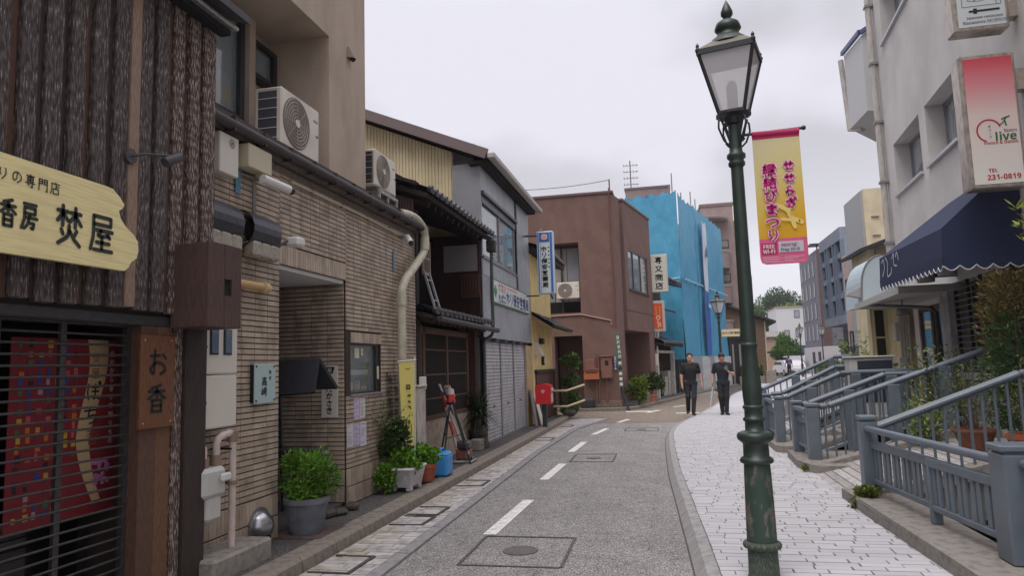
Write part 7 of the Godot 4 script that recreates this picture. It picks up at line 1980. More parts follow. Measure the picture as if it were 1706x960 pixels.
	for i in ts.size():
		var q: Array = ts[i]
		var t := thing("hill_tree",tl[i],"tree",q[0],0.0,"trees on the hill")
		var hh: float = q[1]
		obj("trunk",N().tube([V(0,0,0),V(0.2,hh * 0.4,0),V(0,hh * 0.75,0.2)],[0.5,0.36,0.15],8),mat("bark",S(84,70,58)),t)
		crown(t,V(0,hh * 0.66,0),V(q[2],hh * 0.36,q[2]),7000,0.52,lm[q[3]],100 + i)
		crown(t,V(q[2] * 0.4,hh * 0.42,q[2] * 0.4),V(q[2] * 0.8,hh * 0.3,q[2] * 0.7),2600,0.52,lm[q[3]],200 + i)
	struct("hill",N().lathe([P2(90,-1.0),P2(60,2.5),P2(30,4.5),P2(0,5)],40,V(22,0,-215)),mat("hill_green",S(76,84,52),1.0,"blotch",V(9,9,9)))
	var mast := obj("radio_mast",N().tube([V(21.5,0,-190),V(21.5,23.0,-190)],0.22,8),mat("antenna_grey",S(96,96,100)))
	tag(mast,"slim grey mast on the horizon above the wooded hill","mast")
	var sb := thing("small_house","small tan house between the gabled house and the tree","house")
	obj("wall",N().box(V(9.6,0,-96),V(14.8,4.4,-102)),mat("wall_tan2",S(168,142,124),0.9),sb)
	obj("roof",N().hexa([V(9.3,4.4,-95.6),V(15.1,4.4,-95.6),V(15.1,4.4,-102.4),V(9.3,4.4,-102.4),V(9.6,5.2,-98.9),V(14.8,5.2,-98.9),V(14.8,5.2,-99.1),V(9.6,5.2,-99.1)]),mat("roof_grey",S(130,124,122),0.8),sb)
	far_windows(sb,Transform3D(Basis.IDENTITY,V(9.6,0,-96)),[1.0,2.2],[2.2],0.7,0.8,frame,pane)
func lantern(t: Node,y: float,k: float,turn: float) -> void:
	var green := mat("lamp_green",S(46,60,54),0.42,"dirt",V(0.5,0.9,0.5))
	var dark := mat("lamp_iron",S(44,46,52),0.4)
	var rt := T(V(0,y,0),turn)
	var lo := 0.092 * k
	var hi := 0.2 * k
	var y0 := 0.06 * k
	var y1 := 0.52 * k
	var bars := N()
	var glassm := StandardMaterial3D.new()
	if mt.has("lantern_glass"): glassm = mt["lantern_glass"]
	else:
		glassm.resource_name = "lantern_glass"
		glassm.albedo_color = Color(0.9,0.89,0.9,0.62)
		glassm.transparency = BaseMaterial3D.TRANSPARENCY_ALPHA
		glassm.roughness = 0.5
		mt["lantern_glass"] = glassm
	var head := obj("lantern",bars.box(V(-0.001,0,-0.001),V(0.001,0.001,0.001)) if false else N().lathe([P2(0.0,-0.02 * k),P2(0.06 * k,-0.02 * k),P2(0.075 * k,0.03 * k),P2(0.13 * k,0.045 * k),P2(0.13 * k,0.06 * k),P2(0,0.06 * k)],16),dark,t)
	head.transform = rt
	for i in 4:
		var a := TAU * i / 4 + PI / 4
		var b := TAU * (i + 1) / 4 + PI / 4
		var q := sqrt(2.0)
		var p0 := V(cos(a) * lo * q,y0,sin(a) * lo * q)
		var p1 := V(cos(b) * lo * q,y0,sin(b) * lo * q)
		var p2 := V(cos(b) * hi * q,y1,sin(b) * hi * q)
		var p3 := V(cos(a) * hi * q,y1,sin(a) * hi * q)
		obj("frame_bar",N().bar(p0,p3,0.02 * k,0.02 * k).bar(p3,p2,0.026 * k,0.04 * k).bar(p0,p1,0.02 * k,0.026 * k),dark,head)
		obj("pane",N().quad(p1,p0,p3,p2),glassm,head)
		obj("corner_spike",N().lathe([P2(0.016 * k,0),P2(0.02 * k,0.02 * k),P2(0.01 * k,0.035 * k),P2(0.014 * k,0.05 * k),P2(0,0.075 * k)],8,p3),dark,head)
	var q2 := sqrt(2.0)
	var roof := N()
	for i in 4:
		var a := TAU * i / 4 + PI / 4
		var b := TAU * (i + 1) / 4 + PI / 4
		roof.quad(V(cos(b) * hi * q2 * 1.04,y1 + 0.02 * k,sin(b) * hi * q2 * 1.04),V(cos(a) * hi * q2 * 1.04,y1 + 0.02 * k,sin(a) * hi * q2 * 1.04),V(cos(a) * 0.16 * k,y1 + 0.1 * k,sin(a) * 0.16 * k),V(cos(b) * 0.16 * k,y1 + 0.1 * k,sin(b) * 0.16 * k))
	obj("lid",roof,mat("lamp_lid",S(118,112,98),0.6,"dirt",V(0.2,0.2,0.2)),head)
	obj("finial",N().lathe([P2(0.15 * k,0.09 * k),P2(0.13 * k,0.13 * k),P2(0.1 * k,0.15 * k),P2(0.075 * k,0.19 * k),P2(0.085 * k,0.2 * k),P2(0.1 * k,0.22 * k),P2(0.085 * k,0.265 * k),P2(0.05 * k,0.29 * k),P2(0.02 * k,0.3 * k),P2(0.025 * k,0.31 * k),P2(0.045 * k,0.335 * k),P2(0.045 * k,0.36 * k),P2(0.025 * k,0.41 * k),P2(0.0,0.46 * k)],20,V(0,y1,0),false),green,head)
	obj("bulb",N().tube([V(0,y0,0),V(0,y0 + 0.22 * k,0),V(0,y0 + 0.26 * k,0)],[0.04 * k,0.04 * k,0.02 * k],12),mat("bulb_grey",S(110,108,112),0.5),head)
	for i in 4:
		var a := TAU * i / 4 + PI / 4
		var o := V(cos(a),0,sin(a))
		obj("scroll",N().tube([o * 0.045 * k + V(0,-0.2 * k,0),o * 0.1 * k + V(0,-0.15 * k,0),o * 0.14 * k + V(0,-0.06 * k,0),o * 0.135 * k + V(0,0.0,0),o * 0.11 * k + V(0,0.02 * k,0),o * 0.1 * k + V(0,-0.01 * k,0)],0.0075 * k,6).tube([o * 0.04 * k + V(0,-0.17 * k,0),o * 0.12 * k + V(0,0.03 * k,0)],0.009 * k,6),dark,head)
func lamp_post(label: String,at: Vector3,turn: float,near: bool) -> Node3D:
	var t := thing("street_lamp",label,"street lamp",at,0.0,"lantern street lamps")
	var green := mat("lamp_green",S(46,60,54),0.42,"dirt",V(0.5,0.9,0.5))
	var k := 48 if near else 14
	var base := mat("lamp_base",S(255,250,240),0.6,"peel",V(0.16,0.5,0.16),0.2)
	obj("base",N().lathe([P2(0.112,0.0),P2(0.105,0.02),P2(0.102,0.2)],k,O3,false),base,t)
	obj("base_ring",N().lathe([P2(0.104,0.195),P2(0.128,0.205),P2(0.134,0.222),P2(0.128,0.238),P2(0.105,0.248)],k,O3,false),base,t)
	obj("plinth_shaft",N().lathe([P2(0.103,0.245),P2(0.1,0.45),P2(0.094,0.7),P2(0.09,0.79)],k,O3,false),mat("lamp_worn",S(235,235,230),0.5,"peel",V(0.9,2.4,0.9)),t)
	obj("collar",N().lathe([P2(0.09,0.785),P2(0.112,0.795),P2(0.118,0.81),P2(0.108,0.828),P2(0.09,0.838),P2(0.088,0.93),P2(0.1,0.94),P2(0.122,0.958),P2(0.128,0.982),P2(0.12,1.004),P2(0.095,1.015),P2(0.066,1.02),P2(0.064,1.085),P2(0.074,1.09),P2(0.077,1.102),P2(0.074,1.112),P2(0.064,1.118),P2(0.064,1.175),P2(0.072,1.18),P2(0.074,1.19),P2(0.07,1.2),P2(0.062,1.205)],k,O3,false),green,t)
	obj("bulge",N().lathe([P2(0.062,1.203),P2(0.067,1.26),P2(0.069,1.31),P2(0.064,1.4),P2(0.054,1.52),P2(0.05,1.6),P2(0.056,1.625),P2(0.06,1.635),P2(0.056,1.65),P2(0.05,1.655)],k,O3,false),green,t)
	obj("shaft",N().lathe([P2(0.053,1.652),P2(0.049,2.3),P2(0.045,2.98)],8 if near else 8,O3,true),green,t)
	obj("neck",N().lathe([P2(0.045,2.975),P2(0.06,2.99),P2(0.062,3.01),P2(0.05,3.03),P2(0.068,3.05),P2(0.068,3.075),P2(0.05,3.09),P2(0.046,3.12),P2(0.046,3.3)],k,O3,false),green,t)
	lantern(t,3.33,1.0,turn)
	return t
func build_street_things() -> void:
	var l1 := lamp_post("tall green lantern lamp post with a festival banner, nearest the camera",V(0.56,0.1,-5.35),deg_to_rad(-14),true)
	l1.scale = Vector3.ONE * 0.979
	for q in [[V(0.05,3.18,0.0),V(0.068,3.2,0.0)],[V(-0.05,3.16,0.0),V(-0.07,3.17,0.0)]]: obj("bolt",N().tube([q[0],q[1]],0.01,8),mat("lamp_iron",S(44,46,52)),l1)
	obj("banner_arm",N().tube([V(0.04,3.22,0),V(0.49,3.235,0.0)],0.011,10).ball(V(0.49,3.235,0),V(0.018,0.018,0.018),10,6),mt["lamp_iron"],l1)
	var paint_chip := N()
	var g := RandomNumberGenerator.new()
	g.seed = 14
	var b := thing("street_banner","pink and yellow festival banner hanging from the nearest lamp post","banner",V(0.843,2.83,-5.35))
	b.scale = V(0.964,1.034,1.0)
	var grid := func(x0: float,x1: float,y0: float,y1: float,z: float) -> Sh:
		var s := N()
		var n := 12
		for i in n:
			for j in n:
				var P := func(a: int,c: int) -> Vector3:
					var x := lerpf(x0,x1,a / 12.0)
					var y := lerpf(y0,y1,c / 12.0)
					return V(x,y,z + 0.012 * sin(x * 13.0 + y * 3.0) * clampf(0.5 - y,0,1))
				s.quad(P.call(i,j),P.call(i + 1,j),P.call(i + 1,j + 1),P.call(i,j + 1))
		return s
	var cloth := func(key: String,c: Color) -> StandardMaterial3D:
		var m := mat(key,c,0.7)
		m.backlight_enabled = true
		m.backlight = Color(c.r * 0.8,c.g * 0.8,c.b * 0.8)
		return m
	var yellow := StandardMaterial3D.new()
	yellow.resource_name = "banner_yellow"
	var gd := Gradient.new()
	gd.offsets = PackedFloat32Array([0.0,0.45,1.0])
	gd.colors = PackedColorArray([S(228,222,188),S(224,210,146),S(224,172,40)])
	var gt := GradientTexture2D.new()
	gt.gradient = gd; gt.fill_from = P2(0,0); gt.fill_to = P2(0.2,1); gt.width = 64; gt.height = 256
	yellow.albedo_texture = gt
	yellow.roughness = 0.7
	yellow.backlight_enabled = true
	yellow.backlight = Color(0.75,0.7,0.5)
	var sy := N()
	for j in 12:
		for i in 6:
			var P := func(a: int,c: int) -> Vector3:
				var x := lerpf(-0.17,0.17,a / 6.0)
				var y := lerpf(-0.355,0.365,c / 12.0)
				return V(x,y,0.012 * sin(x * 13.0 + y * 3.0) * clampf(0.5 - y,0,1))
			var v0 := sy.v.size()
			sy.quad(P.call(i,j),P.call(i + 1,j),P.call(i + 1,j + 1),P.call(i,j + 1))
			for kk in 4:
				var uu: Vector3 = sy.v[v0 + kk]
				sy.t[v0 + kk] = P2((uu.x + 0.17) / 0.34,1.0 - (uu.y + 0.355) / 0.72)
	obj("cloth",sy,yellow,b)
	obj("top_band",grid.call(-0.17,0.17,0.365,0.425,0.0),cloth.call("banner_pink",S(206,60,112)),b)
	obj("hem",N().tube([V(-0.17,0.405,0.0),V(0.17,0.405,0.0)],0.02,12),mt["banner_pink"],b)
	var low := PackedVector2Array([P2(-0.17,-0.355),P2(-0.17,-0.49),P2(-0.16,-0.522),P2(-0.13,-0.535),P2(0.13,-0.535),P2(0.16,-0.525),P2(0.17,-0.49),P2(0.17,-0.355)])
	var lowm: StandardMaterial3D = cloth.call("banner_rose",S(222,108,150))
	obj("bottom_band",N().plate(low,0.002,0.005),lowm,b)
	obj("label_panel",N().box(V(-0.158,-0.465,0.006),V(-0.045,-0.385,0.008)),cloth.call("banner_magenta",S(198,40,112)),b)
	obj("label_panel",N().box(V(-0.035,-0.455,0.006),V(0.14,-0.378,0.0085)),cloth.call("banner_lilac",S(206,206,216)),b)
	put("lettering",latin("FREE",0.026),mat("ink_pale",S(220,214,204)),b,T(V(-0.105,-0.41,0.01)))
	put("lettering",latin("Wi-Fi",0.026),mt["ink_pale"],b,T(V(-0.105,-0.445,0.01)))
	put("lettering",latin("seseragi",0.022,false),mat("letter_brick",S(170,84,84)),b,T(V(0.04,-0.4,0.0105)))
	put("lettering",latin("Free Wi-Fi",0.022,false),mt["ink_grey"],b,T(V(0.045,-0.436,0.0105)))
	var lines := N()
	for i in 4: lines.box(V(-0.15,-0.485 - i * 0.011,0.006),V(-0.04 + 0.03 * (i % 2),-0.489 - i * 0.011,0.007)).box(V(0.0,-0.485 - i * 0.011,0.006),V(0.14 - 0.04 * (i % 3),-0.489 - i * 0.011,0.007))
	var lo := obj("small_print",lines,mat("print_pale",S(230,180,200),0.7),b)
	lo.set_meta("kind","stuff")
	var halo := mat("letter_halo",S(236,196,214),0.7)
	var mag: StandardMaterial3D = cloth.call("banner_letter",S(206,36,130))
	for q in [["せせらぎ",0.075,0.16,0.082,0.09],["縁結びまつり",-0.065,0.135,0.1,0.094]]:
		for i in (q[0] as String).length():
			var c: String = (q[0] as String)[i]
			var at := P2(q[1],q[2] - i * q[4])
			obj("letter_edge",write(c,at,P2(q[3],q[3] * 0.92),Vector2.ZERO,0.026,null,0.012),halo,b)
			obj("character",write(c,at,P2(q[3],q[3] * 0.92),Vector2.ZERO,0.0115,null,0.0145),mag,b)
	var lf := N()
	stroke(lf,curve([P2(-0.02,-0.12),P2(0.05,-0.17),P2(0.09,-0.28)],true),0.03,0.0112)
	stroke(lf,curve([P2(0.06,-0.12),P2(0.06,-0.2),P2(0.14,-0.25)],true),0.03,0.0114)
	stroke(lf,[P2(0.0,-0.22),P2(0.12,-0.24)],0.02,0.0116)
	obj("leaf_shape",lf,mat("banner_leaf",S(226,200,112),0.7),b)
	var l2 := lamp_post("green lantern lamp post behind the walking men with a shop street sign",V(2.0,0.1,-29.5),deg_to_rad(30),false)
	var ss := thing("street_sign","cream shopping street name sign on the second lamp post","sign",V(2.42,2.68,-29.5))
	obj("board",N().bev(V(-0.36,-0.16,-0.02),V(0.36,0.16,0.02),0.01),mat("sign_frame",S(120,124,126),0.5),ss)
	obj("face",N().box(V(-0.34,-0.14,0.02),V(0.34,0.14,0.024)),mat("sign_cream",S(214,202,164),0.6),ss)
	obj("lettering",write("せせらぎ通り商店街",P2(-0.21,0.0),P2(0.065,0.1),P2(0.064,0),0.011,null,0.026),mat("ink_black",S(24,22,24)),ss)
	obj("mark",N().box(V(-0.31,-0.05,0.024),V(-0.26,0.05,0.028)),mat("letter_crimson",S(176,36,48)),ss)
	obj("arm",N().bar(V(-0.4,0.1,0),V(-0.36,0.1,0),0.03,0.03),mt["sign_frame"],ss)
	for q in [[V(10.2,0.1,-60),"third lantern lamp post, small, before the white building"],[V(12.4,0.1,-63),"fourth lantern lamp post, by the dark grey building"]]:
		dup(l2,q[0],0.0,q[1],"lantern street lamps")
	var gp := thing("potted_shrub","bushy bright green shrub in a ribbed grey pot by the entrance","plant pot",V(-3.38,0.13,-6.22))
	var prof := [P2(0,0),P2(0.145,0.0),P2(0.15,0.02),P2(0.195,0.27),P2(0.215,0.275),P2(0.215,0.32),P2(0.195,0.325),P2(0.185,0.27)]
	var grey := mat("pot_grey",S(112,116,126),0.55,"dirt",V(0.5,0.5,0.5))
	obj("pot",N().lathe(prof,32),grey,gp)
	for i in 34:
		var a := TAU * i / 34
		var o := V(cos(a),0,sin(a))
		obj("rib",N().bar(o * 0.151 + V(0,0.03,0),o * 0.189 + V(0,0.25,0),0.012,0.009,o),grey,gp)
	obj("soil",N().lathe([P2(0.19,0.29),P2(0,0.31)],20),mat("potting_soil",S(58,46,38)),gp)
	var sh := N()
	bush(sh,V(0.02,0.52,0.0),V(0.29,0.26,0.29),5200,0.05,0.017,8,0.5,P2(0.5,1.45),22)
	obj("foliage",sh,leafmat("leaf_bright",Color(0.4,0.58,0.17)),gp)
	var gs := N()
	for i in 9: gs.tube([V(0,0.3,0),V(cos(i * 0.7) * 0.12,0.45,sin(i * 0.7) * 0.12),V(cos(i * 0.7) * 0.22,0.6,sin(i * 0.7) * 0.22)],0.006,5,false)
	obj("stem",gs,mat("twig_brown",S(98,80,64)),gp)
	var mtp := obj("iron_plate",N().box(V(-3.62,0.119,-5.98),V(-3.13,0.128,-6.52)),mat("plate_rust",S(92,76,70),0.8,"dirt",V(0.3,0.3,0.3)))
	tag(mtp,"flat rusty plate on the footway under the grey pot","plate")
	var stones := [[V(-3.52,0.12,-6.88),V(0.1,0.085,0.08),"rounded cut stone nearest the grey pot"],[V(-3.44,0.12,-7.02),V(0.085,0.07,0.07),"second small stone in the row by the entrance"],[V(-3.42,0.12,-7.28),V(0.07,0.085,0.065),"farthest stone of the row against the tiled corner"]]
	for q in stones:
		var s := N()
		s.bev(V(-q[1].x,-0.01,-q[1].z),V(q[1].x,q[1].y,q[1].z),0.035)
		var o := obj("stone",s,mat("stone_grey",S(128,118,108),0.95,"speck",V(0.25,0.25,0.25),0.6))
		o.position = q[0]
		o.rotation.y = q[0].z * 3.0
		tag(o,q[2],"stone","stones by the entrance")
	var wp := thing("planter","white footed plastic planter overflowing with green leaves","planter",V(-3.28,0.13,-8.52))
	var wm := mat("planter_white",S(196,192,192),0.5,"dirt",V(0.5,0.5,0.5))
	obj("tub",N().hexa([V(-0.13,0.05,0.2),V(0.13,0.05,0.2),V(0.13,0.05,-0.2),V(-0.13,0.05,-0.2),V(-0.17,0.27,0.26),V(0.17,0.27,0.26),V(0.17,0.27,-0.26),V(-0.17,0.27,-0.26)]),wm,wp)
	obj("rim",N().bev(V(-0.185,0.25,0.28),V(0.185,0.285,-0.28),0.015),wm,wp)
	for q in [[-0.1,0.15],[0.1,0.15],[-0.1,-0.15],[0.1,-0.15]]: obj("foot",N().bev(V(q[0] - 0.035,0,q[1] - 0.04),V(q[0] + 0.035,0.06,q[1] + 0.04),0.008),wm,wp)
	var l3 := N()
	bush(l3,V(-0.02,0.34,0.0),V(0.25,0.17,0.36),1700,0.06,0.045,31,0.5,P2(0.6,1.4),14)
	bush(l3,V(-0.15,0.2,0.3),V(0.12,0.22,0.12),500,0.055,0.04,32,0.0)
	obj("foliage",l3,leafmat("leaf_lime",Color(0.4,0.58,0.14)),wp)
	var l4 := N()
	bush(l4,V(-0.12,0.62,0.1),V(0.23,0.28,0.24),1500,0.055,0.03,33,0.5,P2(0.5,1.4),12)
	obj("foliage",l4,leafmat("leaf_dark",Color(0.2,0.3,0.1)),wp)
	sprig(wp,V(-0.15,0.5,0.12),10,0.62,0.3,0.045,0.018,mat("twig_brown",S(98,80,64)),leafmat("leaf_thin",Color(0.36,0.44,0.2)),35)
	var rp := pot("small_pot","small square terracotta pot between the white planter and blue can",V(-3.2,0.13,-9.05),[P2(0,0.02),P2(0.11,0.02),P2(0.13,0.19),P2(0.15,0.19),P2(0.15,0.24)],mat("terracotta_red",S(160,82,62),0.7,"dirt",V(0.3,0.3,0.3)),4)
	var l5 := N()
	bush(l5,V(0,0.36,0),V(0.22,0.16,0.22),700,0.06,0.045,36,0.5)
	obj("foliage",l5,leafmat("leaf_lime",Color(0.4,0.58,0.14)),rp)
	var yb := thing("banner_board","narrow yellow vertical banner with black brush writing by the drainpipe","sign",V(-3.36,0.12,-8.8),PI / 2 - 0.35)
	obj("cloth",N().hexa([V(-0.09,0.5,0.0),V(0.13,0.5,0.0),V(0.13,0.5,-0.008),V(-0.09,0.5,-0.008),V(-0.17,1.58,0.02),V(0.13,1.6,0.02),V(0.13,1.6,0.012),V(-0.17,1.58,0.012)]),mat("cloth_yellow",S(222,208,118),0.8),yb)
	obj("rod",N().tube([V(-0.2,1.59,0.02),V(0.16,1.61,0.02)],0.009,8).tube([V(0.15,0.0,-0.01),V(0.15,1.66,0.01)],0.011,8),mat("camera_white",S(212,210,206)),yb)
	var yw := N()
	var yg := RandomNumberGenerator.new()
	yg.seed = 77
	stroke(yw,[P2(-0.03,1.28),P2(0.03,1.28),P2(0.03,1.24),P2(-0.03,1.24),P2(-0.03,1.28)],0.02,0.026)
	for i in 5:
		var y0 := 1.15 - i * 0.075 - (0.03 if i > 2 else 0.0)
		for j in 3: stroke(yw,[P2(yg.randf_range(-0.03,0.02),y0 + yg.randf_range(-0.02,0.02)),P2(yg.randf_range(0.0,0.05),y0 - yg.randf_range(-0.01,0.035))],0.011,0.026)
	stroke(yw,curve([P2(0.05,0.78),P2(0.05,0.66),P2(0.02,0.6)],true),0.012,0.026)
	for j in 3: stroke(yw,[P2(-0.05 + j * 0.03,1.5 - j * 0.008),P2(-0.03 + j * 0.035,1.49 + j * 0.008)],0.007,0.026)
	put("writing",yw,mat("ink_black",S(24,22,24)),yb,T(V(0,0,0.0)))
	var cb := thing("narrow_cabinet","tall narrow pale cabinet standing between yellow banner and lattice","cabinet",V(-3.45,0.12,-9.3))
	obj("body",N().bev(V(-0.25,0,0.2),V(0.12,1.24,-0.14),0.012),mat("cabinet_putty",S(190,180,170),0.6,"dirt",V(0.7,1.4,0.7)),cb)
	obj("top",N().bev(V(-0.26,1.24,0.22),V(0.14,1.27,-0.16),0.008),mt["cabinet_putty"],cb)
	obj("hinge",N().bev(V(0.02,1.2,-0.15),V(0.12,1.38,-0.19),0.01),mt["camera_white"],cb)
	var jc := thing("water_can","bright blue plastic jerrycan on the kerb","jerrycan",V(-3.16,0.13,-9.6))
	jc.scale = Vector3.ONE * 0.9
	var blue := mat("plastic_blue",S(56,140,204),0.4)
	obj("body",N().bev(V(-0.13,0,0.16),V(0.13,0.33,-0.16),0.035),blue,jc)
	obj("shoulder",N().hexa([V(-0.125,0.325,0.155),V(0.125,0.325,0.155),V(0.125,0.325,-0.155),V(-0.125,0.325,-0.155),V(-0.08,0.37,0.1),V(0.08,0.37,0.1),V(0.08,0.37,-0.1),V(-0.08,0.37,-0.1)]),blue,jc)
	obj("handle",N().tube([V(0,0.36,0.1),V(0,0.41,0.06),V(0,0.41,-0.06),V(0,0.36,-0.1)],0.018,8),blue,jc)
	obj("cap",N().tube([V(-0.06,0.36,0.08),V(-0.06,0.41,0.08)],0.03,12),blue,jc)
	var tp := thing("tripod","black surveying tripod folded open against the lattice wall","tripod",V(-3.38,0.12,-10.75))
	var ib := mat("tripod_black",S(40,38,42),0.5)
	for q in [V(0.24,0,-0.3),V(-0.02,0,0.4),V(-0.24,0,-0.1),V(0.3,0,0.0)]: obj("leg",N().tube([q,V(0,0.95,0) + q * 0.08],0.014,8),ib,tp)
	obj("brace",N().tube([V(0.12,0.45,-0.15),V(-0.01,0.42,0.22)],0.008,6).tube([V(-0.01,0.42,0.22),V(-0.12,0.5,-0.05)],0.008,6),ib,tp)
	obj("head",N().bev(V(-0.06,0.92,-0.06),V(0.06,1.0,0.06),0.015),ib,tp)
	obj("arm",N().tube([V(0,1.0,0),V(-0.1,1.15,0.22),V(-0.12,1.25,0.3)],0.014,8).tube([V(0,0.98,0),V(0.02,0.75,0.35)],0.012,8),ib,tp)
	var rods := [["red and white survey pole leaning on the tripod",V(-3.3,0.12,-10.95),V(-3.5,1.22,-10.7),S(200,60,56)],["pale blue survey rod leaning behind the tripod",V(-3.22,0.14,-11.35),V(-3.55,1.28,-11.0),S(130,168,186)],["white measuring staff leaning against the lattice wall",V(-3.26,0.13,-11.2),V(-3.58,1.36,-10.8),S(206,196,190)]]
	for q in rods:
		var r := thing("survey_rod",q[0],"rod",q[1])
		var e: Vector3 = q[2] - q[1]
		for i in 5: obj("band",N().bar(e * (i / 5.0),e * ((i + 1) / 5.0),0.036,0.03),mat("rod_white",S(206,200,196),0.5) if i % 2 == 1 else mat("rod_%d" % int(q[3].b * 255),q[3],0.5),r)
	var cn := thing("traffic_cone","two small red and white cone caps stacked on the tripod head","cone",V(-3.38,1.08,-10.75))
	obj("cone",N().lathe([P2(0.09,0),P2(0.075,0.0),P2(0.06,0.12)],16),mat("cone_red",S(196,52,50),0.5),cn)
	obj("tip",N().lathe([P2(0.06,0.12),P2(0.05,0.2),P2(0.0,0.21)],16),mat("rod_white",S(206,200,196)),cn)
	var bt := thing("brush_head","pinkish brush head leaning at the top of the survey rods","brush",V(-3.5,1.22,-11.05))
	obj("block",N().bar(V(-0.02,0.1,0.06),V(0.03,-0.08,-0.08),0.1,0.06),mat("brush_wood",S(190,150,136),0.8),bt)
	obj("ferrule",N().bar(V(0.03,-0.08,-0.08),V(0.04,-0.13,-0.11),0.05,0.05),mt["tripod_black"],bt)
	var eng := thing("engine_pump","small red and black motor pump on the footway by the tripod","pump",V(-3.25,0.12,-11.0))
	obj("frame",N().tube([V(-0.15,0.03,0.18),V(0.15,0.03,0.18),V(0.15,0.03,-0.18),V(-0.15,0.03,-0.18),V(-0.15,0.03,0.18)],0.018,8),mat("alu",S(150,150,152)),eng)
	obj("motor",N().bev(V(-0.11,0.05,0.1),V(0.1,0.2,-0.14),0.02),mat("motor_rust",S(120,74,62),0.6),eng)
	obj("tank",N().bev(V(-0.12,0.2,0.13),V(0.1,0.34,-0.14),0.04),mat("tank_dark",S(60,54,58),0.4),eng)
	obj("grip",N().tube([V(0.1,0.1,0.2),V(0.12,0.18,0.24)],0.03,8),mat("alu",S(150,150,152)),eng)
	var bk := thing("concrete_block","pale concrete block on the footway before the spiky plant","block",V(-3.5,0.12,-12.7))
	obj("block",N().bev(V(-0.1,0,0.18),V(0.1,0.19,-0.1),0.012),mat("concrete",S(160,153,144)),bk)
	obj("groove",N().box(V(0.099,0.08,0.14),V(0.103,0.1,-0.06)),mat("seam",S(96,90,88)),bk)
	var yu := pot("spiky_plant","spiky dark green yucca in a pot at the shutter corner",V(-3.58,0.12,-13.05),[P2(0,0),P2(0.14,0),P2(0.19,0.3),P2(0.2,0.3),P2(0.2,0.34)],mat("pot_black",S(50,50,52),0.6))
	obj("trunk",N().tube([V(0,0.3,0),V(0.02,0.55,0)],0.05,8),mat("bark",S(84,70,58)),yu)
	var ys := N()
	for i in 90:
		var a := g.randf() * TAU
		var el := g.randf_range(-0.3,1.3)
		var d := V(cos(a) * cos(el),sin(el),sin(a) * cos(el))
		var kk := g.randf_range(0.6,1.3)
		ys.col = Color(kk,kk,kk)
		var p := V(0,0.55 + g.randf() * 0.15,0)
		var side := d.cross(Vector3.UP).normalized() * 0.02
		var m := p + d * 0.28
		var e := p + d * 0.58 - V(0,0.14 * cos(el),0)
		ys.quad(p - side * 0.6,p + side * 0.6,m + side,m - side)
		ys.tri(m - side,m + side,e)
	obj("foliage",ys,leafmat("leaf_yucca",Color(0.16,0.24,0.08)),yu)
	var ct := thing("stone_lantern","small weathered stone figure next to the yucca pot","ornament",V(-3.45,0.12,-12.95))
	obj("body",N().lathe([P2(0,0),P2(0.11,0),P2(0.1,0.12),P2(0.06,0.2),P2(0.09,0.26),P2(0.07,0.34),P2(0.02,0.4),P2(0,0.42)],10),mat("stone_grey",S(128,118,108)),ct)
	var mb := thing("post_box","red pillar post box on a dark steel leg at the lane corner","mailbox",V(-3.04,0,-17.25))
	var red := mat("post_red",S(206,34,46),0.4)
	var bodyp := PackedVector2Array()
	for i in 9: bodyp.append(P2(lerpf(0.19,-0.19,i / 8.0),1.13 + 0.035 * sin(PI * i / 8.0)))
	bodyp.append(P2(-0.19,0.68)); bodyp.append(P2(0.19,0.68))
	obj("body",N().plate(bodyp,-0.17,0.17),red,mb)
	obj("mark",N().box(V(-0.045,1.0,0.17),V(0.045,1.015,0.174)).box(V(-0.045,0.97,0.1701),V(0.045,0.982,0.1738)).box(V(-0.008,0.93,0.1702),V(0.008,0.972,0.1736)),mt["ink_pale"],mb)
	obj("slot_hood",N().bev(V(0.19,0.98,-0.12),V(0.22,1.06,0.12),0.01),mat("post_pale",S(206,186,186),0.5),mb)
	obj("collection_door",N().bev(V(0.19,0.72,-0.13),V(0.2,0.93,0.13),0.006),mt["post_pale"],mb)
	obj("leg",N().bev(V(-0.055,0,-0.055),V(0.055,0.69,0.055),0.012),mat("post_leg",S(44,52,58),0.5),mb)
	var eb := thing("folded_board","folded grey board leaning on the tan pillar behind the post box","board",V(-3.34,0.12,-17.7))
	obj("panel",N().hexa([V(0,0,0.2),V(0.03,0,0.2),V(0.03,0,-0.3),V(0,0,-0.3),V(-0.12,0.9,0.16),V(-0.1,0.9,0.16),V(-0.1,0.9,-0.2),V(-0.12,0.9,-0.2)]),mat("board_grey",S(136,130,128),0.8),eb)
	obj("panel",N().hexa([V(0.1,0,-0.1),V(0.12,0,-0.1),V(0.12,0,-0.5),V(0.1,0,-0.5),V(-0.08,0.75,-0.12),V(-0.06,0.75,-0.12),V(-0.06,0.75,-0.45),V(-0.08,0.75,-0.45)]),mat("board_white",S(206,200,190)),eb)
	var bt2 := thing("garden_tree","small cloud pruned tree at the yellow house corner","tree",V(-3.0,0.12,-21.3))
	obj("trunk",N().tube([V(0,0,0),V(0.06,0.6,0.05),V(-0.03,1.2,0),V(0.05,1.7,-0.05)],[0.05,0.045,0.035,0.02],8),mat("bark",S(84,70,58)),bt2)
	for q in [[V(0.1,1.55,0),V(0.36,0.26,0.34),1100],[V(0.04,1.05,0.05),V(0.3,0.2,0.28),800],[V(0.08,0.5,0.1),V(0.3,0.24,0.3),700],[V(0.0,0.16,0.15),V(0.32,0.14,0.3),500]]:
		var s := N()
		bush(s,q[0],q[1],q[2],0.085,0.05,int(q[0].y * 100),0.5,P2(0.5,1.4),12)
		obj("foliage",s,leafmat("leaf_garden2",Color(0.3,0.42,0.14)),bt2)
	var bam := mat("bamboo",S(206,196,152),0.5)
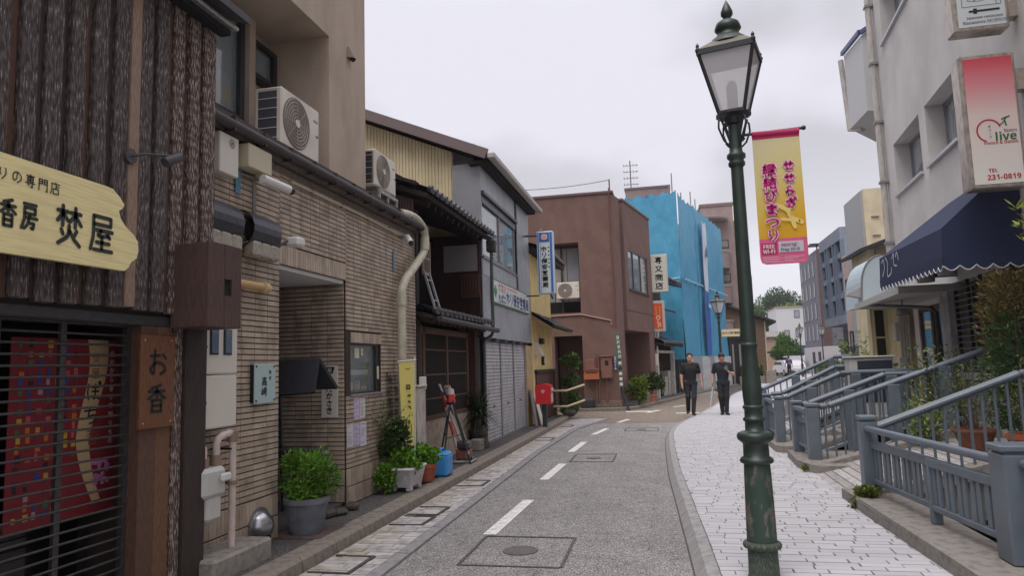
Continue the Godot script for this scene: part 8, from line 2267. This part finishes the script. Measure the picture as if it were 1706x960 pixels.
	for q in [[0.75,"upper pale bamboo rail across the small pruned tree"],[0.3,"lower pale bamboo rail under the small pruned tree"]]:
		var o := obj("bamboo_rail",N().tube([V(-0.3,0,0.4),V(0.1,0.0,0.42),V(0.55,0.14,-0.1)],0.03,8),bam)
		o.position = V(-3.05,0.12 + q[0],-20.9)
		tag(o,q[1],"rail","bamboo rails at the lane corner")
	var rk := obj("rock",N().bev(V(-0.2,0,0.16),V(0.2,0.22,-0.16),0.09),mat("stone_grey",S(128,118,108)))
	rk.position = V(-2.95,0.1,-21.0)
	tag(rk,"grey rock at the foot of the pruned tree","rock")
	var sb := thing("shrub","round yellow-green shrub at the foot of the brown building","shrub",V(-1.15,0.1,-25.75))
	var s6 := N()
	bush(s6,V(0,0.6,0),V(0.42,0.52,0.4),1900,0.09,0.06,51,0.5,P2(0.5,1.4),14)
	obj("foliage",s6,leafmat("leaf_yellowgreen",Color(0.38,0.46,0.1)),sb)
	obj("stem",N().tube([V(0,0,0),V(0,0.4,0)],0.03,6),mat("bark",S(84,70,58)),sb)
	var pc := pot("potted_plant","terracotta pot with a leafy plant before the brown recess",V(-0.75,0.1,-27.9),[P2(0,0),P2(0.14,0),P2(0.19,0.24),P2(0.21,0.24),P2(0.21,0.3)],mat("terracotta_pink",S(190,118,96),0.8))
	var s7 := N()
	bush(s7,V(0,0.75,0),V(0.5,0.34,0.45),700,0.14,0.08,52,0.4,P2(0.6,1.4),10)
	obj("foliage",s7,leafmat("leaf_garden3",Color(0.24,0.32,0.14)),pc)
	obj("stem",N().tube([V(0,0.25,0),V(0.05,0.7,0)],0.02,6).tube([V(0,0.25,0),V(-0.2,0.75,0.1)],0.015,6),mat("twig_brown",S(98,80,64)),pc)
	var cr := thing("plant_crate","slatted grey wooden crate left of the terracotta pot","crate",V(-1.05,0.1,-27.2))
	for i in 3: obj("slat",N().bev(V(-0.26,0.02 + i * 0.13,0.2),V(0.26,0.12 + i * 0.13,0.17),0.006).bev(V(-0.26,0.02 + i * 0.13,-0.2),V(0.26,0.12 + i * 0.13,-0.17),0.006),mat("crate_grey",S(128,122,110),0.9),cr)
	obj("bottom",N().box(V(-0.25,0.0,0.19),V(0.25,0.02,-0.19)),mt["crate_grey"],cr)
	var wd := thing("weed","tuft of weeds on the plinth corner at the nearest railing post","weed",V(1.86,0.2,-7.85))
	var ws := N()
	bush(ws,V(0,0.05,0),V(0.13,0.07,0.16),420,0.045,0.03,61,0.4)
	bush(ws,V(-0.13,-0.06,0.06),V(0.06,0.1,0.07),120,0.04,0.026,62,-0.2)
	obj("foliage",ws,leafmat("leaf_weed",Color(0.4,0.44,0.18)),wd)
	var wd2 := thing("weed","small weed at the foot of the twin post plinth","weed",V(1.66,0.1,-10.2))
	var ws2 := N()
	bush(ws2,V(0,0.03,0),V(0.05,0.05,0.05),70,0.04,0.024,63,0.4)
	obj("foliage",ws2,leafmat("leaf_weed",Color(0.4,0.44,0.18)),wd2)
	car("white car parked before the tree at the end of the street",V(10.4,0,-68),0.15,mat("car_white",S(214,214,218),0.25),false)
	car("white van coming up the street near the street lamps",V(13.1,0,-82),0.2,mat("car_white",S(214,214,218)),true)
	car("grey car parked behind the pedestrian with a backpack",V(11.6,0,-74),0.1,mat("car_grey",S(120,122,128),0.25),false)
	var w1 := obj("cable",N().tube(sweep(V(-6,8.0,-24.5),V(-1.8,8.2,-25.2),0.12,10),0.012,5),mat("wire_grey",S(90,90,94),0.6))
	tag(w1,"thin wire running to the mast on the brown building roof","wire")
	var w2 := obj("cable",N().tube(sweep(V(-3.5,5.0,-17.9),V(-3.0,5.05,-17.5),0.05,6),0.012,5),mat("wire_pale",S(190,190,190),0.6))
	tag(w2,"pale stay wire holding the blue and white pharmacy sign","wire")
func car(label: String,at: Vector3,turn: float,paint: Material,van: bool) -> void:
	var t := thing("parked_car",label,"car",at,turn)
	var hgt := 1.85 if van else 1.45
	var side := PackedVector2Array([P2(-2.0,0.35),P2(-2.05,0.75),P2(-1.85,0.95),P2(-1.1,1.0),P2(-0.6,hgt - 0.03),P2(0.2,hgt),P2(1.4,hgt - 0.08),P2(1.95,1.0),P2(2.05,0.7),P2(2.0,0.35)])
	if van: side = PackedVector2Array([P2(-2.0,0.35),P2(-2.05,0.85),P2(-1.75,1.1),P2(-1.2,hgt - 0.05),P2(-0.7,hgt),P2(1.95,hgt),P2(2.05,0.9),P2(2.0,0.35)])
	var body := N()
	body.xf = Transform3D(Basis(Vector3.UP,-PI / 2),O3)
	body.plate(side,-0.82,0.82)
	obj("body",body,paint,t)
	var gl := mat("car_glass",S(40,46,54),0.08)
	obj("windscreen",N().hexa([V(-0.7,1.05,1.16),V(0.7,1.05,1.16),V(0.7,1.05,1.0),V(-0.7,1.05,1.0),V(-0.6,hgt - 0.12,0.76 if not van else 1.28),V(0.6,hgt - 0.12,0.76 if not van else 1.28),V(0.6,hgt - 0.12,0.6),V(-0.6,hgt - 0.12,0.6)]) if not van else N().hexa([V(-0.72,1.12,1.78),V(0.72,1.12,1.78),V(0.72,1.12,1.4),V(-0.72,1.12,1.4),V(-0.66,hgt - 0.15,1.34),V(0.66,hgt - 0.15,1.34),V(0.66,hgt - 0.15,1.0),V(-0.66,hgt - 0.15,1.0)]),gl,t)
	for s in [-1,1]:
		obj("side_window",N().hexa([V(s * 0.825,1.05,0.85),V(s * 0.83,1.05,0.85),V(s * 0.83,1.05,-1.5),V(s * 0.825,1.05,-1.5),V(s * 0.825,hgt - 0.15,0.55),V(s * 0.83,hgt - 0.15,0.55),V(s * 0.83,hgt - 0.15,-1.3),V(s * 0.825,hgt - 0.15,-1.3)]),gl,t)
		obj("headlight",N().bev(V(s * 0.72 - 0.12,0.72,1.98),V(s * 0.72 + 0.08,0.88,2.06),0.03),mat("lens_clear",S(226,226,230),0.1),t)
		for z in [1.25,-1.25]:
			var w := obj("wheel",N().tube([V(s * 0.66,0.32,z),V(s * 0.84,0.32,z)],0.32,18),mat("tyre",S(34,34,36)),t)
			obj("rim",N().tube([V(s * 0.84,0.32,z),V(s * 0.85,0.32,z)],0.2,14),mat("alu",S(150,150,152)),w)
	obj("bumper",N().bev(V(-0.8,0.36,1.96),V(0.8,0.55,2.1),0.05),mat("bumper_dark",S(70,70,74),0.5),t)
	obj("number_plate",N().box(V(-0.17,0.45,2.1),V(0.17,0.53,2.115)),mat("sign_white",S(214,220,218)),t)
class Bones:
	var a := []
	var b := []
	var ra := []
	var rb := []
	var sq := []
	func add(p: Vector3,q: Vector3,r0: float,r1: float) -> Bones:
		a.append(p); b.append(q); ra.append(r0); rb.append(r1)
		return self
	func dist(p: Vector3,k: float) -> float:
		var s := 0.0
		var best := 1e9
		for i in a.size():
			var pa: Vector3 = p - a[i]
			var ba: Vector3 = b[i] - a[i]
			var h := clampf(pa.dot(ba) / maxf(ba.length_squared(),1e-9),0.0,1.0)
			var d: float = (pa - ba * h).length() - lerpf(ra[i],rb[i],h)
			best = minf(best,d)
			s += exp(-clampf(d / k,-60.0,60.0))
		return -k * log(s) if s > 1e-20 else best
func nets(sh: Sh,bones: Bones,cell: float,k: float,lo_cut := -1e9,hi_cut := 1e9) -> void:
	var lo := Vector3.ONE * 1e9
	var hi := -lo
	for i in bones.a.size():
		var r: float = maxf(bones.ra[i],bones.rb[i]) + k * 2.0 + cell * 2
		for p in [bones.a[i],bones.b[i]]:
			lo = lo.min(p - Vector3.ONE * r); hi = hi.max(p + Vector3.ONE * r)
	var n := Vector3i(((hi - lo) / cell).ceil()) + Vector3i.ONE
	var val := {}
	var at := func(i: int,j: int,l: int) -> float:
		var key := (i * 2048 + j) * 2048 + l
		if not val.has(key):
			val[key] = bones.dist(lo + Vector3(i,j,l) * cell,k)
		return val[key]
	var cells := {}
	for b in bones.a.size():
		var r: float = maxf(bones.ra[b],bones.rb[b]) + k * 1.5 + cell
		var len: float = (bones.b[b] - bones.a[b]).length()
		var steps := maxi(1,int(ceil(len / (r * 0.6))))
		for s in steps + 1:
			var c: Vector3 = ((bones.a[b] as Vector3).lerp(bones.b[b],float(s) / steps) - lo) / cell
			var rr := int(ceil(r / cell))
			for i in range(maxi(0,int(c.x) - rr),mini(n.x,int(c.x) + rr + 1)):
				for j in range(maxi(0,int(c.y) - rr),mini(n.y,int(c.y) + rr + 1)):
					for l in range(maxi(0,int(c.z) - rr),mini(n.z,int(c.z) + rr + 1)):
						var d2 := (Vector3(i,j,l) + Vector3.ONE * 0.5 - c).length()
						if d2 <= rr + 1: cells[(i * 2048 + j) * 2048 + l] = Vector3i(i,j,l)
	var vid := {}
	var base := sh.v.size()
	for key in cells:
		var c: Vector3i = cells[key]
		var f := []
		var neg := 0
		for q in 8:
			var vv: float = at.call(c.x + (q & 1),c.y + ((q >> 1) & 1),c.z + ((q >> 2) & 1))
			f.append(vv)
			if vv < 0.0: neg += 1
		if neg == 0 or neg == 8: continue
		var sum := O3
		var cnt := 0
		for e in [[0,1],[2,3],[4,5],[6,7],[0,2],[1,3],[4,6],[5,7],[0,4],[1,5],[2,6],[3,7]]:
			var u: float = f[e[0]]
			var w: float = f[e[1]]
			if (u < 0) != (w < 0):
				var t := u / (u - w)
				var p0 := Vector3(e[0] & 1,(e[0] >> 1) & 1,(e[0] >> 2) & 1)
				var p1 := Vector3(e[1] & 1,(e[1] >> 1) & 1,(e[1] >> 2) & 1)
				sum += p0.lerp(p1,t)
				cnt += 1
		var pos := lo + (Vector3(c) + sum / cnt) * cell
		var gx := Vector3((f[1] + f[3] + f[5] + f[7]) - (f[0] + f[2] + f[4] + f[6]),(f[2] + f[3] + f[6] + f[7]) - (f[0] + f[1] + f[4] + f[5]),(f[4] + f[5] + f[6] + f[7]) - (f[0] + f[1] + f[2] + f[3])).normalized()
		vid[key] = sh.vert(pos,gx,Vector2.ZERO)
	for key in vid:
		var c: Vector3i = cells[key]
		var f0: float = at.call(c.x,c.y,c.z)
		for ax in 3:
			var d := Vector3i.ZERO
			d[ax] = 1
			var f1: float = at.call(c.x + d.x,c.y + d.y,c.z + d.z)
			if (f0 < 0) == (f1 < 0): continue
			var u := Vector3i.ZERO
			var w := Vector3i.ZERO
			u[(ax + 1) % 3] = 1; w[(ax + 2) % 3] = 1
			var ks := []
			for o in [Vector3i.ZERO,-u,-u - w,-w]:
				var cc: Vector3i = c + o
				ks.append((cc.x * 2048 + cc.y) * 2048 + cc.z)
			if not (vid.has(ks[1]) and vid.has(ks[2]) and vid.has(ks[3])): continue
			var q0: int = vid[ks[0]]
			var q1: int = vid[ks[1]]
			var q2: int = vid[ks[2]]
			var q3: int = vid[ks[3]]
			if f0 < 0: sh.ix.append_array([q0,q2,q1,q0,q3,q2])
			else: sh.ix.append_array([q0,q1,q2,q0,q2,q3])
func hand(sh: Sh,wrist: Vector3,dir: Vector3,palm: Vector3,side: Vector3,curl: float) -> void:
	var bn := Bones.new()
	var c := wrist + dir * 0.045
	for i in 4: bn.add(wrist + side * (0.016 - i * 0.011),wrist + dir * 0.085 + side * (0.03 - i * 0.02),0.017,0.0135)
	var len := [0.068,0.078,0.072,0.056]
	for i in 4:
		var p := wrist + dir * (0.088 - 0.004 * absf(i - 1)) + side * (0.03 - i * 0.02)
		var d := dir
		for s in 3:
			var ang := curl * (0.5 + 0.35 * s) + 0.08 * i
			d = (dir * cos(ang) + palm * sin(ang)).normalized()
			var q: Vector3 = p + d * len[i] * [0.45,0.32,0.25][s]
			bn.add(p,q,0.0088 - s * 0.0009,0.0082 - s * 0.001)
			p = q
	var t0 := wrist + dir * 0.025 + side * 0.028 + palm * 0.008
	var t1 := t0 + (dir * 0.7 + side * 0.75 + palm * 0.3).normalized() * 0.04
	var t2 := t1 + (dir * 0.95 + side * 0.2 + palm * 0.45 * (1.0 + curl)).normalized() * 0.03
	bn.add(wrist + dir * 0.01 + side * 0.012,t0,0.015,0.012).add(t0,t1,0.0115,0.0095).add(t1,t2,0.0095,0.0075)
	nets(sh,bn,0.0045,0.0035)
func head_shape(sh: Sh,c: Vector3,face: Vector3,up: Vector3) -> void:
	var r := up.cross(face).normalized()
	var f := up.cross(r) * -1.0
	f = r.cross(up)
	if f.dot(face) < 0: f = -f
	var P := func(x: float,y: float,z: float) -> Vector3: return c + r * x + up * y + f * z
	var b := Bones.new()
	b.add(P.call(0,0.045,-0.03),P.call(0,0.05,0.025),0.074,0.07)
	b.add(P.call(0,0.0,0.02),P.call(0,-0.05,0.045),0.062,0.046)
	b.add(P.call(0,-0.075,0.058),P.call(0,-0.085,0.066),0.03,0.024)
	for s in [-1,1]:
		b.add(P.call(s * 0.045,-0.02,0.045),P.call(s * 0.03,-0.06,0.052),0.026,0.022)
		b.add(P.call(s * 0.015,0.028,0.083),P.call(s * 0.042,0.026,0.07),0.012,0.011)
		b.add(P.call(s * 0.073,0.015,-0.005),P.call(s * 0.076,-0.02,0.0),0.013,0.009)
	b.add(P.call(0,0.02,0.086),P.call(0,-0.018,0.103),0.009,0.012)
	b.add(P.call(-0.02,-0.05,0.086),P.call(0.02,-0.05,0.086),0.007,0.007)
	b.add(P.call(0,-0.09,-0.02),P.call(0,-0.02,-0.02),0.05,0.056)
	nets(sh,b,0.006,0.011)
func person(label: String,at: Vector3,turn: float,pose: Dictionary,cols: Dictionary,cell := 0.014) -> Node3D:
	var t := thing("person",label,"person",at,turn)
	var J: Dictionary = pose
	var skin := mat("skin_%s" % cols.key,cols.skin,0.6)
	skin.subsurf_scatter_enabled = true
	skin.subsurf_scatter_strength = 0.1
	var sh := N()
	var b := Bones.new()
	b.add(J.pelvis + V(-0.07,0,0),J.pelvis + V(0.07,0,0),0.08,0.08)
	b.add(J.pelvis,J.chest + V(0,-0.06,0),0.085,0.085)
	b.add(J.chest + V(-0.08,0,0),J.chest + V(0.08,0,0),0.085,0.085)
	b.add(J.chest + V(0,0.12,-0.01),J.neck,0.06,0.052)
	b.add(J.neck,J.head + V(0,-0.06,-0.01),0.051,0.05)
	for s in ["l","r"]:
		b.add(J["sh_" + s],J["el_" + s],0.048,0.038)
		b.add(J["el_" + s],J["wr_" + s],0.04,0.026)
		b.add(J["hip_" + s],J["kn_" + s],0.082,0.052)
		b.add(J["kn_" + s],J["an_" + s],0.05,0.036)
	nets(sh,b,cell,0.02)
	if cell < 0.02:
		head_shape(sh,J.head,J.face,J.up)
		for s in ["l","r"]:
			var d: Vector3 = (J["wr_" + s] - J["el_" + s]).normalized()
			if J.has("hd_" + s): d = J["hd_" + s]
			var pal: Vector3 = J["palm_" + s]
			hand(sh,J["wr_" + s],d,pal,J["thumb_" + s],J["curl_" + s])
	else:
		var hb := Bones.new()
		hb.add(J.head + V(0,0.04,0),J.head + V(0,-0.05,0.02),0.09,0.07)
		for s in ["l","r"]: hb.add(J["wr_" + s],J["wr_" + s] + (J["wr_" + s] - J["el_" + s]).normalized() * 0.12,0.035,0.025)
		nets(sh,hb,cell,0.015)
	var body := obj("body",sh,skin,t)
	var s1 := N()
	var sb := Bones.new()
	sb.add(J.pelvis + V(-0.07,-0.06,0),J.pelvis + V(0.07,-0.06,0),0.112,0.112)
	sb.add(J.pelvis + V(-0.05,0.05,0.0),J.chest + V(-0.065,-0.05,0.01),0.098,0.112)
	sb.add(J.pelvis + V(0.05,0.05,0.0),J.chest + V(0.065,-0.05,0.01),0.098,0.112)
	sb.add(J.chest + V(-0.09,0.02,0),J.chest + V(0.09,0.02,0),0.105,0.105)
	sb.add(J.chest + V(-0.07,0.12,-0.01),J["sh_l"] + V(0.01,-0.005,0),0.07,0.058)
	sb.add(J.chest + V(0.07,0.12,-0.01),J["sh_r"] + V(-0.01,-0.005,0),0.07,0.058)
	sb.add(J.neck + V(-0.02,-0.045,-0.01),J.neck + V(0.02,-0.045,-0.01),0.058,0.058)
	for s in ["l","r"]:
		var e: Vector3 = (J["sh_" + s] as Vector3).lerp(J["el_" + s],0.72)
		sb.add(J["sh_" + s],e,0.066,0.06)
	nets(s1,sb,cell,0.018)
	for s in [-1,1]:
		var cl := N()
		var n0: Vector3 = J.neck + V(s * 0.05,-0.005,0.01)
		cl.tube([J.neck + V(s * 0.045,0.0,-0.04),n0,J.neck + V(s * 0.03,-0.045,0.06),J.neck + V(s * 0.012,-0.085,0.085)],[0.016,0.018,0.018,0.01],6)
		obj("collar",cl,mat("shirt_%s" % cols.key,cols.shirt,0.85),body)
	obj("shirt",s1,mat("shirt_%s" % cols.key,cols.shirt,0.85,"",Vector3.ONE),body)
	var s2 := N()
	var tb := Bones.new()
	tb.add(J.pelvis + V(-0.065,-0.04,-0.005),J.pelvis + V(0.065,-0.04,-0.005),0.096,0.096)
	for s in ["l","r"]:
		tb.add(J["hip_" + s],J["kn_" + s],0.088,0.066)
		tb.add(J["kn_" + s],J["an_" + s] + V(0,-0.01,0),0.066,0.056)
	nets(s2,tb,cell,0.016)
	obj("trousers",s2,mat("trousers_%s" % cols.key,cols.trousers,0.85),body)
	for s in ["l","r"]:
		var f := N()
		var fb := Bones.new()
		var an: Vector3 = J["an_" + s]
		var td: Vector3 = J["toe_" + s]
		fb.add(an + V(0,-0.05,-0.03),an + V(0,-0.05,0.02),0.042,0.042)
		fb.add(an + V(0,-0.055,0.02),an + td,0.04,0.03)
		nets(f,fb,minf(cell,0.011),0.012)
		obj("shoe",f,mat("shoe_%s" % cols.key,cols.shoe,0.5),body)
	var hs := N()
	var hb2 := Bones.new()
	var up: Vector3 = J.up
	var fc: Vector3 = J.face
	var rt := up.cross(fc).normalized()
	var hd: Vector3 = J.head
	hb2.add(hd + up * 0.07 - fc * 0.038,hd + up * 0.082 + fc * 0.012,0.074,0.062)
	hb2.add(hd + up * 0.03 - fc * 0.06,hd - up * 0.03 - fc * 0.06,0.058,0.045)
	for s in [-1,1]:
		hb2.add(hd + rt * s * 0.05 + up * 0.07,hd + rt * s * 0.066 + up * 0.005 + fc * 0.005,0.036,0.018)
		hb2.add(hd + rt * s * 0.012 + up * 0.108 + fc * 0.05,hd + rt * s * 0.055 + up * 0.06 + fc * 0.058,0.024,0.013)
	if cell < 0.02: nets(hs,hb2,0.008,0.012)
	else: nets(hs,hb2,cell,0.012)
	obj("hair",hs,mat("hair_%s" % cols.key,S(30,25,24),0.6),body)
	if cell < 0.02:
		for s in [-1,1]: obj("eye",N().ball(hd + rt * s * 0.031 + up * 0.008 + fc * 0.083,V(0.009,0.005,0.007),8,6),mat("eye_dark",S(36,28,26),0.3),body)
		obj("mouth",N().ball(hd - up * 0.05 + fc * 0.0905,V(0.02,0.0035,0.004),8,4),mat("lip",S(150,92,84),0.6),body)
	return t
func build_people() -> void:
	var skin := S(196,150,128)
	var p1 := {
		"pelvis": V(0,0.93,0),"chest": V(0,1.28,0.0),"neck": V(0,1.47,-0.01),"head": V(0.0,1.6,0.015),"face": V(0,-0.12,1).normalized(),"up": V(0.02,0.99,0.12).normalized(),
		"sh_l": V(-0.185,1.385,0),"el_l": V(-0.25,1.1,-0.02),"wr_l": V(-0.255,0.86,0.05),"sh_r": V(0.185,1.385,0),"el_r": V(0.255,1.12,-0.05),"wr_r": V(0.3,0.88,-0.0),
		"palm_l": V(0.9,0,0.4).normalized(),"thumb_l": V(0.2,0.1,0.97),"curl_l": 0.5,"palm_r": V(-0.9,0,0.4).normalized(),"thumb_r": V(-0.2,0.1,0.97),"curl_r": 0.45,
		"hip_l": V(-0.085,0.9,0),"kn_l": V(-0.1,0.5,0.06),"an_l": V(-0.11,0.13,-0.2),"toe_l": V(-0.03,-0.08,0.15),"hip_r": V(0.09,0.9,0),"kn_r": V(0.06,0.49,0.16),"an_r": V(0.02,0.095,0.2),"toe_r": V(0.03,-0.065,0.16),
	}
	person("man in black shirt and dark trousers walking with both arms hanging",V(0.55,0.1,-20.9),0.0,p1,{"key": "a","skin": skin,"shirt": S(30,30,34),"trousers": S(34,36,46),"shoe": S(28,27,28)})
	var p2 := {
		"pelvis": V(0,0.93,0),"chest": V(0.01,1.27,0.01),"neck": V(0.01,1.455,0.01),"head": V(-0.005,1.575,0.06),"face": V(0.1,-0.55,0.83).normalized(),"up": V(0.04,0.83,0.55).normalized(),
		"sh_l": V(-0.185,1.37,0),"el_l": V(-0.27,1.1,-0.03),"wr_l": V(-0.28,0.85,0.04),"sh_r": V(0.195,1.37,0.0),"el_r": V(0.27,1.12,0.03),"wr_r": V(0.17,1.17,0.24),
		"palm_l": V(0.9,0,0.4).normalized(),"thumb_l": V(0.2,0.1,0.97),"curl_l": 0.6,"palm_r": V(-0.75,0.1,0.1).normalized(),"thumb_r": V(-0.1,0.7,-0.6).normalized(),"curl_r": 0.75,"hd_r": V(-0.5,0.72,0.3).normalized(),
		"hip_l": V(-0.09,0.9,0),"kn_l": V(-0.085,0.49,0.11),"an_l": V(-0.06,0.1,0.05),"toe_l": V(-0.04,-0.065,0.15),"hip_r": V(0.09,0.9,0),"kn_r": V(0.075,0.48,0.1),"an_r": V(0.05,0.095,0.16),"toe_r": V(0.05,-0.065,0.15),
	}
	person("man in dark navy polo shirt looking down at the phone in his hand",V(1.42,0.1,-20.8),-0.05,p2,{"key": "b","skin": skin,"shirt": S(34,36,48),"trousers": S(28,28,32),"shoe": S(40,34,36)})
	var ph := thing("phone","small dark phone held up by the man in navy","phone",V(1.42 + 0.1,0.1 + 1.285,-20.8 + 0.285))
	ph.rotation = V(-0.5,0.1,0.1)
	obj("body",N().bev(V(-0.036,-0.07,-0.004),V(0.036,0.07,0.004),0.003),mat("phone_black",S(28,28,32),0.3),ph)
	obj("lens",N().tube([V(-0.02,0.05,0.004),V(-0.02,0.05,0.006)],0.008,10),mat("alu",S(150,150,152)),ph)
	var um := thing("umbrella","folded pale umbrella carried low by the man in navy","umbrella",V(1.42 - 0.29,0.1,-20.74))
	obj("canopy",N().tube([V(0.0,0.78,0.03),V(-0.03,0.6,0.04),V(-0.08,0.3,0.06),V(-0.1,0.14,0.07)],[0.012,0.028,0.022,0.006],10),mat("umbrella_grey",S(186,186,190),0.6),um)
	obj("shaft",N().tube([V(0.01,0.88,0.02),V(0.0,0.76,0.03)],0.008,8),mat("pipe_black",S(30,30,32)),um)
	var p3 := p1.duplicate()
	person("distant pedestrian with a backpack walking away down the street",V(9.9,0.05,-64.5),PI,p3,{"key": "c","skin": skin,"shirt": S(62,56,92),"trousers": S(36,36,46),"shoe": S(40,38,40)},0.03)
	var bp := thing("backpack","purple backpack on the distant pedestrian","backpack",V(9.9,1.25,-64.33))
	obj("sack",N().bev(V(-0.15,-0.22,-0.05),V(0.15,0.24,0.12),0.05),mat("pack_purple",S(84,66,110),0.8),bp)
	obj("pocket",N().bev(V(-0.11,-0.19,0.11),V(0.11,0.0,0.17),0.03),mat("pack_purple2",S(120,100,140),0.8),bp)
